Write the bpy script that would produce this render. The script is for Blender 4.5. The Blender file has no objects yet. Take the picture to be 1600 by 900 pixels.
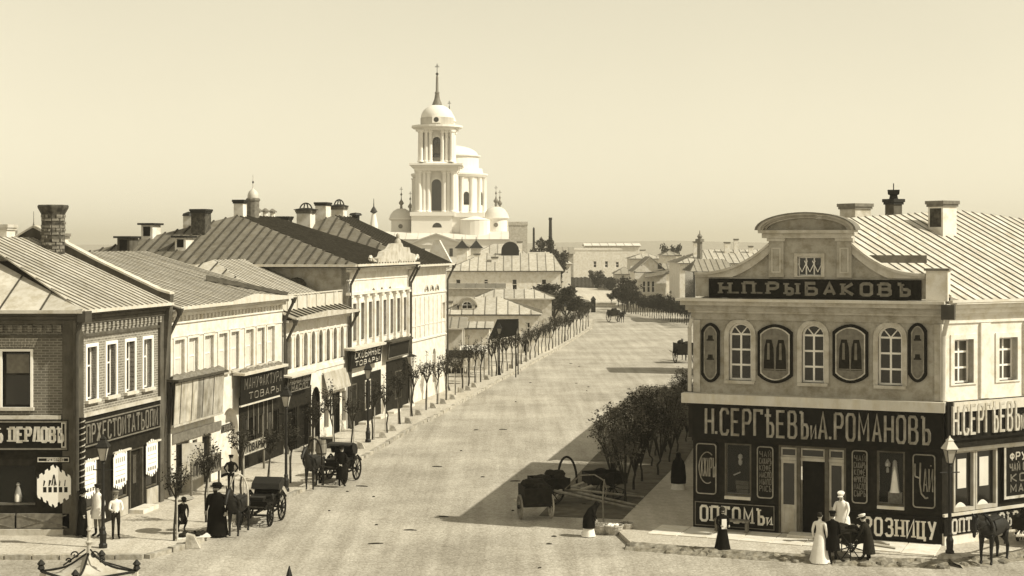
import bpy, bmesh, math, random
from mathutils import Vector, Matrix
R = math.radians
rnd = random.Random(11)
SC = bpy.context.scene
COL = SC.collection

# ------------------------------------------------------------------ camera, sky, sun, exposure
F, H, HY, CX = 2400.0, 10.8, 383.0, 800.0      # focal length in photo pixels, eye height, horizon row, centre column
cam_d = bpy.data.cameras.new('camera')
cam_d.sensor_width = 36.0
cam_d.lens = 36.0 * F / 1600.0
cam_d.shift_y = (HY - 450.0) / 1600.0
cam_d.clip_start, cam_d.clip_end = 0.5, 20000.0
cam = bpy.data.objects.new('camera', cam_d)
COL.objects.link(cam)
cam.location = (0, 0, H)
cam.rotation_euler = (R(90), 0, 0)
SC.camera = cam

SUN_EL, SUN_AZ = 43.0, 107.5                    # azimuth clockwise from the view direction (+Y)
world = bpy.data.worlds.new('World')
SC.world = world
world.use_nodes = True
nt = world.node_tree
for n in list(nt.nodes):
    nt.nodes.remove(n)
sky = nt.nodes.new('ShaderNodeTexSky')
sky.sky_type = 'NISHITA'
sky.sun_disc = False
sky.sun_elevation = R(SUN_EL)
sky.sun_rotation = R(SUN_AZ)
sky.air_density = 1.0
sky.dust_density = 0.6
sky.ozone_density = 1.0
bw = nt.nodes.new('ShaderNodeRGBToBW')          # the plate is monochrome: sky light in the print's tone only
pw = nt.nodes.new('ShaderNodeMath'); pw.operation = 'POWER'; pw.inputs[1].default_value = 0.5
cn = nt.nodes.new('ShaderNodeTexNoise'); cn.inputs['Scale'].default_value = 2.2; cn.inputs['Detail'].default_value = 7
cm = nt.nodes.new('ShaderNodeMapRange'); cm.inputs[1].default_value = .3; cm.inputs[2].default_value = .7; cm.inputs[3].default_value = .955; cm.inputs[4].default_value = 1.045
cg = nt.nodes.new('ShaderNodeTexCoord'); cs_ = nt.nodes.new('ShaderNodeMath'); cs_.operation = 'MULTIPLY'   # thin even high cloud
tint = nt.nodes.new('ShaderNodeMix'); tint.data_type = 'RGBA'; tint.blend_type = 'MULTIPLY'
tint.inputs[0].default_value = 1.0
tint.inputs[7].default_value = (1.0, 0.92, 0.69, 1)
bg = nt.nodes.new('ShaderNodeBackground')
SKY_K = 3.3
bg.inputs[1].default_value = 0.10
mul = nt.nodes.new('ShaderNodeMath'); mul.operation = 'MULTIPLY'; mul.inputs[1].default_value = SKY_K
out = nt.nodes.new('ShaderNodeOutputWorld')
L = nt.links.new
L(sky.outputs[0], bw.inputs[0]); L(bw.outputs[0], pw.inputs[0]); L(pw.outputs[0], mul.inputs[0])
L(cg.outputs['Generated'], cn.inputs['Vector']); L(cn.outputs[0], cm.inputs[0]); L(mul.outputs[0], cs_.inputs[0]); L(cm.outputs[0], cs_.inputs[1]); L(cs_.outputs[0], tint.inputs[6]); L(tint.outputs[2], bg.inputs[0]); L(bg.outputs[0], out.inputs[0])

sun_d = bpy.data.lights.new('sun', 'SUN')
sun_d.energy = 4.6
sun_d.angle = R(0.5)
sun_d.color = (1.0, 0.945, 0.78)
sun = bpy.data.objects.new('sun', sun_d)
COL.objects.link(sun)
SUN = Vector((math.sin(R(SUN_AZ)) * math.cos(R(SUN_EL)), math.cos(R(SUN_AZ)) * math.cos(R(SUN_EL)), math.sin(R(SUN_EL))))
sun.rotation_euler = SUN.to_track_quat('Z', 'Y').to_euler()
sun.location = (40, -20, 60)

vs = SC.view_settings
vs.view_transform = 'Standard'
vs.look = 'None'
vs.exposure = 0.35
vs.gamma = 1.0
vs.use_curve_mapping = False
SC.cycles.max_bounces = 5
SC.cycles.diffuse_bounces = 3
SC.cycles.volume_bounces = 0

# ------------------------------------------------------------------ materials
def S(v, warm=1.0):
    k = 1.0 - min(1.0, v) ** 0.5
    return (v, v * (0.97 - 0.09 * k * warm), v * (0.92 - 0.28 * k * warm), 1)

MATS = {}
def mat(name, v, rough=0.8, var=0.15, scale=3.0, bump=0.0, bscale=20.0, kind=None, metal=0.0, spec=0.3, v2=None, dirt=0.0, obj_rand=0.0):
    m = bpy.data.materials.new(name)
    m.use_nodes = True
    t = m.node_tree
    p = t.nodes['Principled BSDF']
    p.inputs['Roughness'].default_value = rough
    p.inputs['Metallic'].default_value = metal
    p.inputs['Specular IOR Level'].default_value = spec
    N, K = t.nodes.new, t.links.new
    co = N('ShaderNodeTexCoord')
    src = co.outputs['Object']
    noise = N('ShaderNodeTexNoise'); noise.inputs['Scale'].default_value = scale; noise.inputs['Detail'].default_value = 6
    K(src, noise.inputs['Vector'])
    ramp = N('ShaderNodeValToRGB')
    ramp.color_ramp.elements[0].position = 0.3
    ramp.color_ramp.elements[1].position = 0.7
    ramp.color_ramp.elements[0].color = S(v * (1 - var))
    ramp.color_ramp.elements[1].color = S(min(0.9, v * (1 + var)))
    K(noise.outputs[0], ramp.inputs[0])
    cur = ramp.outputs[0]
    height = None
    if kind == 'brick':
        sx = N('ShaderNodeSeparateXYZ'); K(src, sx.inputs[0])
        cx = N('ShaderNodeCombineXYZ'); K(sx.outputs[0], cx.inputs[0]); K(sx.outputs[2], cx.inputs[1])
        br = N('ShaderNodeTexBrick')
        br.inputs['Scale'].default_value = 1.0
        br.inputs['Brick Width'].default_value = 0.29
        br.inputs['Row Height'].default_value = 0.098
        br.inputs['Mortar Size'].default_value = 0.016
        br.inputs['Color1'].default_value = S(v * 0.8); br.inputs['Color2'].default_value = S(v * 1.25)
        br.inputs['Mortar'].default_value = S(v2)
        K(cx.outputs[0], br.inputs['Vector'])
        mx = N('ShaderNodeMix'); mx.data_type = 'RGBA'; mx.blend_type = 'MULTIPLY'; mx.inputs[0].default_value = 0.5
        K(br.outputs['Color'], mx.inputs[6])
        r2 = N('ShaderNodeValToRGB'); r2.color_ramp.elements[0].color = (.45, .45, .45, 1); r2.color_ramp.elements[0].position = .3; r2.color_ramp.elements[1].position = .7
        K(noise.outputs[0], r2.inputs[0]); K(r2.outputs[0], mx.inputs[7])
        cur = mx.outputs[2]
        height = br.outputs['Fac']
    if kind == 'planks':
        sx = N('ShaderNodeSeparateXYZ'); K(src, sx.inputs[0])
        cx = N('ShaderNodeCombineXYZ'); K(sx.outputs[0], cx.inputs[0])
        n2 = N('ShaderNodeTexNoise'); n2.inputs['Scale'].default_value = 9; n2.inputs['Detail'].default_value = 3
        K(cx.outputs[0], n2.inputs['Vector'])
        mx = N('ShaderNodeMix'); mx.data_type = 'RGBA'; mx.blend_type = 'MULTIPLY'; mx.inputs[0].default_value = 0.8
        r2 = N('ShaderNodeValToRGB'); r2.color_ramp.elements[0].color = (.35, .35, .35, 1); r2.color_ramp.elements[0].position = .35; r2.color_ramp.elements[1].position = .65
        K(n2.outputs[0], r2.inputs[0]); K(cur, mx.inputs[6]); K(r2.outputs[0], mx.inputs[7])
        cur = mx.outputs[2]
    if dirt:                                         # rain streaks and flaking, drawn out downwards
        mp = N('ShaderNodeMapping'); mp.inputs['Scale'].default_value = (1.3, 1.3, 1.3) if 'stucco' in name else (1.8, 1.8, 0.6)
        K(src, mp.inputs[0])
        n3 = N('ShaderNodeTexNoise'); n3.inputs['Scale'].default_value = 1.6; n3.inputs['Detail'].default_value = 8; n3.inputs['Roughness'].default_value = .7
        K(mp.outputs[0], n3.inputs['Vector'])
        r3 = N('ShaderNodeValToRGB'); r3.color_ramp.elements[0].position = .36; r3.color_ramp.elements[1].position = .56
        g = 1 - dirt
        r3.color_ramp.elements[0].color = (g, g * .96, g * .86, 1)
        K(n3.outputs[0], r3.inputs[0])
        mx = N('ShaderNodeMix'); mx.data_type = 'RGBA'; mx.blend_type = 'MULTIPLY'; mx.inputs[0].default_value = 1
        K(cur, mx.inputs[6]); K(r3.outputs[0], mx.inputs[7])
        cur = mx.outputs[2]
    if obj_rand:                                     # each sheet, plank or stone has its own tone
        oi = N('ShaderNodeObjectInfo')
        mr = N('ShaderNodeMapRange'); mr.inputs[3].default_value = 1 - obj_rand; mr.inputs[4].default_value = 1 + obj_rand
        K(oi.outputs['Random'], mr.inputs[0])
        mx = N('ShaderNodeVectorMath'); mx.operation = 'SCALE'
        K(cur, mx.inputs[0]); K(mr.outputs[0], mx.inputs[3])
        cur = mx.outputs[0]
    K(cur, p.inputs['Base Color'])
    if bump:
        bp = N('ShaderNodeBump'); bp.inputs['Strength'].default_value = bump; bp.inputs['Distance'].default_value = 0.03
        if height is None:
            bn = N('ShaderNodeTexNoise'); bn.inputs['Scale'].default_value = bscale; bn.inputs['Detail'].default_value = 5
            K(src, bn.inputs['Vector']); height = bn.outputs[0]
        else:
            bp.invert = True
        K(height, bp.inputs['Height']); K(bp.outputs[0], p.inputs['Normal'])
    MATS[name] = m
    return m

mat('white_stucco', .70, .9, .07, .7, .2, 14, dirt=.2)
mat('grey_stucco', .48, .9, .10, 1.5, .3, 12, dirt=.3)
mat('shaded_stucco', .37, .9, .12, 1.2, .3, 12, dirt=.36)  # darker copy of the white stucco, shade put into the colour
mat('church_white', .74, .85, .04, .3)
mat('church_roof', .62, .6, .08, .3)
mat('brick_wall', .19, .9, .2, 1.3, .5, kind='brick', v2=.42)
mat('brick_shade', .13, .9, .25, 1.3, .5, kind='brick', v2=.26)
mat('brick_dark', .085, .9, .3, 2, .4, 12, dirt=.3)
mat('brick_chimney', .06, .95, .7, 5, .8, 6)
mat('roof_pale', .45, .55, .12, .8, .15, 2, dirt=.26, obj_rand=.13, spec=.4)
mat('roof_bright', .58, .5, .10, .8, .15, 2, dirt=.26, obj_rand=.10, spec=.4)
mat('roof_mid', .27, .6, .1, 1.5, dirt=.16, obj_rand=.10)
mat('roof_dark', .15, .6, .15, 1.5, .2, 3, dirt=.25, obj_rand=.14)
mat('seam_dark', .06, .7, .3, 4, spec=.06)
mat('seam_mid', .17, .7, .3, 4)
mat('black_paint', .010, .7, .35, 4, .1, 20, spec=.08, dirt=.2)
mat('dark_wood', .017, .7, .4, 5, .3, 18, dirt=.2, spec=.06)
mat('grey_wood', .24, .85, .25, 2, .3, 20, kind='planks', dirt=.25)
mat('board_wood', .36, .85, .3, 2, .3, 20, dirt=.3, obj_rand=.4)
mat('pale_wood', .42, .85, .15, 3, .2, 20, dirt=.2)
mat('door_wood', .10, .7, .3, 4, .2, 15, dirt=.2, spec=.06)
mat('pale_trim', .56, .7, .08, 3, dirt=.12)
mat('white_paint', .80, .6, .05, 3)
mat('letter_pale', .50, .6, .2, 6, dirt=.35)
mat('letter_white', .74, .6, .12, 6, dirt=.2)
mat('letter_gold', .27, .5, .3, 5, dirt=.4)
mat('letter_dim', .15, .6, .3, 7)
mat('glass_dark', .012, .12, .5, 1.5, spec=.6)
mat('glass_grey', .08, .15, .6, 1.0, spec=.6)
mat('blind_pale', .60, .5, .06, 2, spec=.4)
mat('awning_canvas', .42, .9, .12, 1.5, .2, 12, dirt=.25)
mat('paper_white', .82, .9, .04, 4)
mat('iron', .011, .6, .3, 8, spec=.3)
mat('iron_grey', .15, .6, .3, 6)
mat('lantern_glass', .35, .15, .2, 3, spec=.6)
mat('gutter', .05, .6, .3, 3)
mat('pipe_pale', .5, .6, .15, 2)
mat('shade_soil', .12, .95, .3, 1.5, .8, 10, dirt=.2, spec=.06)
mat('rubble', .19, .95, .35, 5, 1.0, 9, dirt=.3, obj_rand=.3, spec=.06)
mat('stone', .36, .95, .3, 4, .8, 8, dirt=.2, obj_rand=.2)
mat('slab', .64, .9, .08, 2, .2, 10, dirt=.12, obj_rand=.06)
mat('bark', .035, .95, .3, 8, .5, 20, spec=.06)
mat('stake_wood', .40, .9, .2, 6)
mat('foliage', .040, .8, .6, 1.3, obj_rand=.25, spec=.06)
mat('foliage_pale', .13, .7, .6, 1.5, obj_rand=.25, spec=.06)
mat('foliage_far', .040, .9, .5, .5, obj_rand=.2, spec=.06)
mat('skin', .42, .6, .06, 10)
mat('cloth_black', .007, .95, .3, 6, .3, 40, spec=.06)
mat('cloth_dark', .020, .95, .3, 6, .3, 40, spec=.06)
mat('cloth_grey', .16, .95, .2, 6, .3, 40, spec=.06)
mat('cloth_white', .74, .9, .06, 6, .3, 30, spec=.06)
mat('hair', .02, .7, .3, 20, spec=.06)
mat('hide_black', .008, .55, .4, 3, spec=.3)
mat('hide_bay', .012, .55, .4, 3, spec=.3)
mat('straw', .38, .9, .25, 12, .6, 30)
mat('leather', .009, .5, .4, 6, spec=.3)
mat('metal_dome', .50, .45, .1, 2)
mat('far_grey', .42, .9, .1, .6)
mat('sugar', .70, .8, .05, 8)

gm = bpy.data.materials.new('glass_clear'); gm.use_nodes = True
_t = gm.node_tree; _p = _t.nodes['Principled BSDF']; _p.inputs['Base Color'].default_value = (.02, .02, .015, 1); _p.inputs['Roughness'].default_value = .08
_tr = _t.nodes.new('ShaderNodeBsdfTransparent'); _mx = _t.nodes.new('ShaderNodeMixShader'); _mx.inputs[0].default_value = .25
_t.links.new(_tr.outputs[0], _mx.inputs[1]); _t.links.new(_p.outputs[0], _mx.inputs[2]); _t.links.new(_mx.outputs[0], _t.nodes['Material Output'].inputs[0])
MATS['glass_clear'] = gm

# ------------------------------------------------------------------ geometry helpers
def G(px, py, z=0.0):                                # where a photo pixel meets the level z
    y = F * (H - z) / (py - HY)
    return Vector(((px - CX) / F * y, y, z))

def AT(px, py, y):                                   # a photo pixel at a known distance
    return Vector(((px - CX) / F * y, y, H - (py - HY) / F * y))

class MB:
    def __init__(s, T=None):
        s.v, s.f, s.m, s.T, s.mi = [], [], [], T, 0
    def add(s, vs_, fs):
        o = len(s.v)
        for p in vs_:
            p = Vector(p)
            s.v.append(s.T @ p if s.T else p)
        for f in fs:
            s.f.append([i + o for i in f]); s.m.append(s.mi)
        return s
    def box(s, x0, x1, y0, y1, z0, z1):
        return s.add([(x0, y0, z0), (x1, y0, z0), (x1, y1, z0), (x0, y1, z0), (x0, y0, z1), (x1, y0, z1), (x1, y1, z1), (x0, y1, z1)],
                     [(0, 3, 2, 1), (4, 5, 6, 7), (0, 1, 5, 4), (1, 2, 6, 5), (2, 3, 7, 6), (3, 0, 4, 7)])
    def prism(s, pts, y0, y1):                       # outline in x,z pushed from y0 back to y1
        n = len(pts)
        a = sum(pts[i][0] * pts[(i + 1) % n][1] - pts[(i + 1) % n][0] * pts[i][1] for i in range(n))
        if a < 0: pts = pts[::-1]
        vv = [(x, y0, z) for x, z in pts] + [(x, y1, z) for x, z in pts]
        ff = [tuple(range(n)), tuple(range(2 * n - 1, n - 1, -1))]
        ff += [(i, i + n, (i + 1) % n + n, (i + 1) % n) for i in range(n)]
        return s.add(vv, ff)
    def flat(s, pts, z0, z1):                        # outline in x,y between two levels
        n = len(pts)
        a = sum(pts[i][0] * pts[(i + 1) % n][1] - pts[(i + 1) % n][0] * pts[i][1] for i in range(n))
        if a < 0: pts = pts[::-1]
        vv = [(x, y, z1) for x, y in pts] + [(x, y, z0) for x, y in pts]
        ff = [tuple(range(n)), tuple(range(2 * n - 1, n - 1, -1))]
        ff += [(i, i + n, (i + 1) % n + n, (i + 1) % n) for i in range(n)]
        return s.add(vv, ff)
    def ring(s, o, i, y0, y1):
        n = len(o)
        vv = [(x, y0, z) for x, z in o] + [(x, y0, z) for x, z in i] + [(x, y1, z) for x, z in o] + [(x, y1, z) for x, z in i]
        ff = []
        for k in range(n):
            j = (k + 1) % n
            ff += [(k, j, n + j, n + k), (k, 2 * n + k, 2 * n + j, j), (n + k, n + j, 3 * n + j, 3 * n + k)]
        return s.add(vv, ff)
    def tube(s, p, q, r0, r1=None, n=8):
        p, q = Vector(p), Vector(q)
        r1 = r0 if r1 is None else r1
        d = q - p
        if d.length < 1e-6: return s
        d.normalize()
        a = d.orthogonal().normalized(); b = d.cross(a)
        vv = []
        for c, r in ((p, r0), (q, r1)):
            for k in range(n):
                t = 2 * math.pi * k / n
                vv.append(c + a * (r * math.cos(t)) + b * (r * math.sin(t)))
        ff = [(k, (k + 1) % n, n + (k + 1) % n, n + k) for k in range(n)] + [tuple(range(n - 1, -1, -1)), tuple(range(n, 2 * n))]
        return s.add(vv, ff)
    def path(s, pts, r, n=6, r1=None):
        m = len(pts)
        for k in range(m - 1):
            ra = r if r1 is None else r + (r1 - r) * k / (m - 1)
            rb = r if r1 is None else r + (r1 - r) * (k + 1) / (m - 1)
            s.tube(pts[k], pts[k + 1], ra, rb, n)
        return s
    def lathe(s, prof, n=16, c=(0, 0, 0), sx=1.0, sy=1.0, a0=0.0, shear=None):
        c = Vector(c); vv = []; m = len(prof)
        for r, z in prof:
            off = shear(z) if shear else (0, 0)
            for k in range(n):
                t = a0 + 2 * math.pi * k / n
                vv.append((c.x + off[0] + sx * r * math.cos(t), c.y + off[1] + sy * r * math.sin(t), c.z + z))
        ff = []
        for j in range(m - 1):
            for k in range(n):
                ff.append((j * n + k, j * n + (k + 1) % n, (j + 1) * n + (k + 1) % n, (j + 1) * n + k))
        ff.append(tuple(range(n - 1, -1, -1))); ff.append(tuple(range((m - 1) * n, m * n)))
        return s.add(vv, ff)
    def mesh(s, name, mats, smooth=False):
        me = bpy.data.meshes.new(name)
        me.from_pydata([tuple(p) for p in s.v], [], s.f)
        for m in (mats if isinstance(mats, (list, tuple)) else [mats]):
            me.materials.append(MATS[m])
        if any(s.m): me.polygons.foreach_set('material_index', s.m)
        if smooth:
            me.polygons.foreach_set('use_smooth', [True] * len(me.polygons))
            if hasattr(me, 'set_sharp_from_angle'): me.set_sharp_from_angle(angle=R(40))
        me.update()
        return me
    def build(s, name, mats, parent=None, M=None, smooth=False, kind=None, label=None):
        return link(name, s.mesh(name, mats, smooth), parent, M, kind, label)

def link(name, data, parent=None, M=None, kind=None, label=None):
    o = bpy.data.objects.new(name, data)
    COL.objects.link(o)
    if parent: o.parent = parent
    if M is not None: o.matrix_local = M
    if kind: o['kind'] = kind
    if label: o['label'] = label
    return o

def thing(name, label, cat, M=None, group=None, data=None):
    o = bpy.data.objects.new(name, data)
    COL.objects.link(o)
    if M is not None: o.matrix_local = M
    if data is None: o.empty_display_size = .3
    o['label'] = label; o['category'] = cat
    if group: o['group'] = group
    return o

def place(loc, rz=0.0, sc=1.0):
    M = Matrix.Translation(Vector(loc)) @ Matrix.Rotation(rz, 4, 'Z')
    return M @ Matrix.Scale(sc, 4) if sc != 1.0 else M

KIDS = {}
def copy_tree(o, M, label=None, group=None):
    kids = {}
    for c in COL.objects:
        if c.parent: kids.setdefault(c.parent.name, []).append(c)
    def rec(a, par):
        c = a.copy(); COL.objects.link(c)
        if par: c.parent = par
        for k in kids.get(a.name, []): rec(k, c)
        return c
    c = rec(o, None)
    c.matrix_local = M
    if label: c['label'] = label
    if group: c['group'] = group
    return c

class Fac:                                           # a wall face: x along it, y into the building, z up
    def __init__(s, p0, d):
        d = Vector((d[0], d[1], 0)).normalized()
        s.p0, s.d, s.n = Vector((p0[0], p0[1], 0)), d, Vector((-d.y, d.x, 0))
        s.M = Matrix(((d.x, s.n.x, 0, s.p0.x), (d.y, s.n.y, 0, s.p0.y), (0, 0, 1, 0), (0, 0, 0, 1)))
    def x(s, px, off=0.0):
        k = (px - CX) / F
        p = s.p0 - s.n * off
        return (k * p.y - p.x) / (s.d.x - k * s.d.y)
    def z(s, px, py, off=0.0):
        p = s.p0 - s.n * off + s.d * s.x(px, off)
        return H - (py - HY) / F * p.y
    def r(s, pxl, pxr, pyt, pyb, off=0.0):
        return s.x(pxl, off), s.x(pxr, off), s.z(pxl, pyb, off), s.z(pxl, pyt, off)
    def at(s, x, y, z=0.0):
        return s.M @ Matrix.Translation((x, y, z))

def wall(mb, x0, x1, z0, z1, ops=(), th=.35, y=0.0):
    xs = sorted({x0, x1} | {max(x0, min(x1, o[0])) for o in ops} | {max(x0, min(x1, o[1])) for o in ops})
    for a, b in zip(xs, xs[1:]):
        if b - a < 1e-4: continue
        m = (a + b) / 2
        cuts = sorted((o[2], o[3]) for o in ops if o[0] < m < o[1])
        z = z0
        for c0, c1 in cuts:
            if c0 > z + 1e-4: mb.box(a, b, y, y + th, z, c0)
            z = max(z, c1)
        if z < z1 - 1e-4: mb.box(a, b, y, y + th, z, z1)
    for o in ops:
        if len(o) > 4 and o[4]:
            r = (o[1] - o[0]) / 2; c = (o[0] + o[1]) / 2; zs = o[3] - r
            for sg in (-1, 1):
                arc = [(c + sg * r * math.cos(t * math.pi / 16), zs + r * math.sin(t * math.pi / 16)) for t in range(9)]
                mb.prism(arc + [(c + sg * r, o[3])], y + .001, y + th - .001)

def archpts(x0, x1, z0, z1, n=10):
    r = (x1 - x0) / 2; c = (x0 + x1) / 2; zs = z1 - r
    return [(x0, z0)] + [(c - r * math.cos(t * math.pi / n), zs + r * math.sin(t * math.pi / n)) for t in range(n + 1)] + [(x1, z0)]

def rectpts(x0, x1, z0, z1):
    return [(x0, z0), (x1, z0), (x1, z1), (x0, z1)]

def roundrect(x0, x1, z0, z1, r, n=4):
    o = []
    for cx, cz, a in ((x1 - r, z1 - r, 0), (x0 + r, z1 - r, 90), (x0 + r, z0 + r, 180), (x1 - r, z0 + r, 270)):
        for k in range(n + 1):
            t = R(a + 90 * k / n)
            o.append((cx + r * math.cos(t), cz + r * math.sin(t)))
    return o

def window(root, M, x0, x1, z0, z1, arch=False, frame='white_paint', pane='glass_dark', cols=1, rows=2, depth=.16,
           surround=None, sw=.09, sill=None, bar=.05, split=True, transom=None, name='window'):
    """one window: frame mesh, panes and sill under it"""
    mb = MB(); b = bar
    if arch: mb.ring(archpts(x0, x1, z0, z1), archpts(x0 + b, x1 - b, z0 + b, z1 - b), depth, depth + .07)
    else: mb.ring(rectpts(x0, x1, z0, z1), rectpts(x0 + b, x1 - b, z0 + b, z1 - b), depth, depth + .07)
    top = z1 - (x1 - x0) / 2 if arch else z1
    cw, rh = (x1 - x0) / cols, (top - z0) / rows
    rows_z = [z0 + rh * k for k in range(1, rows)] if transom is None else transom
    for k in range(1, cols):
        mb.box(x0 + cw * k - b / 2, x0 + cw * k + b / 2, depth + .004, depth + .06, z0 + b, (top if arch else z1 - b))
    for z in rows_z: mb.box(x0 + b, x1 - b, depth + .008, depth + .055, z - b / 2, z + b / 2)
    if arch:
        mb.box(x0 + b, x1 - b, depth + .008, depth + .055, top - b / 2, top + b / 2)
        c = (x0 + x1) / 2; r = (x1 - x0) / 2 - b
        for sg in (-1, 1):
            mb.tube((c, depth + .03, top), (c + sg * r * .62, depth + .03, top + r * .75), b * .4, n=4)
    w = mb.build(name, frame, root, M)
    if surround:
        q = MB()
        if arch: q.ring(archpts(x0 - sw, x1 + sw, z0, z1 + sw), archpts(x0, x1, z0, z1), -.06, depth)
        else: q.ring(rectpts(x0 - sw, x1 + sw, z0 - sw * .3, z1 + sw), rectpts(x0, x1, z0, z1), -.05, depth)
        q.build('surround', surround, w)
    if split:
        zs = [z0 + b] + [z for z in rows_z] + [top - (0 if arch else b)]
        for k in range(cols):
            for a, c in zip(zs, zs[1:]):
                MB().box(x0 + cw * k + .01, x0 + cw * (k + 1) - .01, depth + .034, depth + .042, a, c).build('pane', pane, w)
        if arch: MB().prism(archpts(x0 + .02, x1 - .02, top, z1 - .02), depth + .034, depth + .042).build('pane', pane, w)
    else:
        MB().prism(archpts(x0 + .01, x1 - .01, z0 + .01, z1 - .01) if arch else rectpts(x0 + .01, x1 - .01, z0 + .01, z1 - .01), depth + .034, depth + .042).build('pane', pane, w)
    if sill:
        MB().box(x0 - .14, x1 + .14, -.16, depth, z0 - .12, z0 - .003).build('sill', sill, w)
    return w

def slope(root, pts, spacing, mats, seam=(.05, .07), th=.05, name='roof_panel', keep=True, eave=(0, 1)):
    """a roof plane laid in standing-seam sheets; pts in the thing's own frame, pts[eave] is the lower edge"""
    P = [Vector(p) for p in pts]
    u = (P[eave[1]] - P[eave[0]]).normalized()
    nrm = None
    nrm = max(((p - P[eave[0]]).cross(u) for p in P), key=lambda c: c.length).normalized()
    if nrm.z < 0: nrm = -nrm
    v = nrm.cross(u)
    o = P[eave[0]]
    q = [((p - o).dot(u), (p - o).dot(v)) for p in P]
    if sum(b for a, b in q) < 0: v = -v; q = [(a, -b) for a, b in q]
    u0, u1 = min(a for a, b in q), max(a for a, b in q)
    def clip(poly, lim, sgn):
        res = []
        for i in range(len(poly)):
            a, b = poly[i], poly[(i + 1) % len(poly)]
            ia, ib = sgn * (a[0] - lim) >= 0, sgn * (b[0] - lim) >= 0
            if ia: res.append(a)
            if ia != ib:
                t = (lim - a[0]) / (b[0] - a[0]); res.append((lim, a[1] + t * (b[1] - a[1])))
        return res
    n = max(1, round((u1 - u0) / spacing)); st = (u1 - u0) / n
    allm = MB()
    for k in range(n):
        a, b = u0 + st * k, u0 + st * (k + 1)
        poly = clip(clip(q, a + .004, 1), b - .004, -1)
        if len(poly) < 3: continue
        mb = MB() if keep else allm
        mb.mi = 0
        m = len(poly)
        lift = rnd.uniform(-.006, .006)
        top = [o + u * x + v * y + nrm * lift for x, y in poly]; bot = [p - nrm * th for p in top]
        ar = sum(poly[i][0] * poly[(i + 1) % m][1] - poly[(i + 1) % m][0] * poly[i][1] for i in range(m))
        fl = (u.cross(v).dot(nrm) * ar) > 0
        f0 = tuple(range(m)) if fl else tuple(range(m - 1, -1, -1))
        mb.add(top + bot, [f0, tuple(i + m for i in f0[::-1])] + [(i, (i + 1) % m, (i + 1) % m + m, i + m) for i in range(m)])
        if seam and k > 0:
            ed = [y for x, y in poly if x < a + .01]
            if len(ed) >= 2 and max(ed) - min(ed) > .05:
                mb.mi = 1
                y0_, y1_ = min(ed), max(ed)
                w, h = seam
                vv = []
                for yy in (y0_, y1_):
                    for du, dn in ((-w / 2, 0), (w / 2, 0), (w / 2, h), (-w / 2, h)):
                        vv.append(o + u * (a + du) + v * yy + nrm * (dn + .007))
                mb.add(vv, [(0, 1, 2, 3), (7, 6, 5, 4), (0, 4, 5, 1), (1, 5, 6, 2), (2, 6, 7, 3), (3, 7, 4, 0)])
        if keep: mb.build(name, mats, root)
    if not keep: allm.build(name, mats, root)

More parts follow.
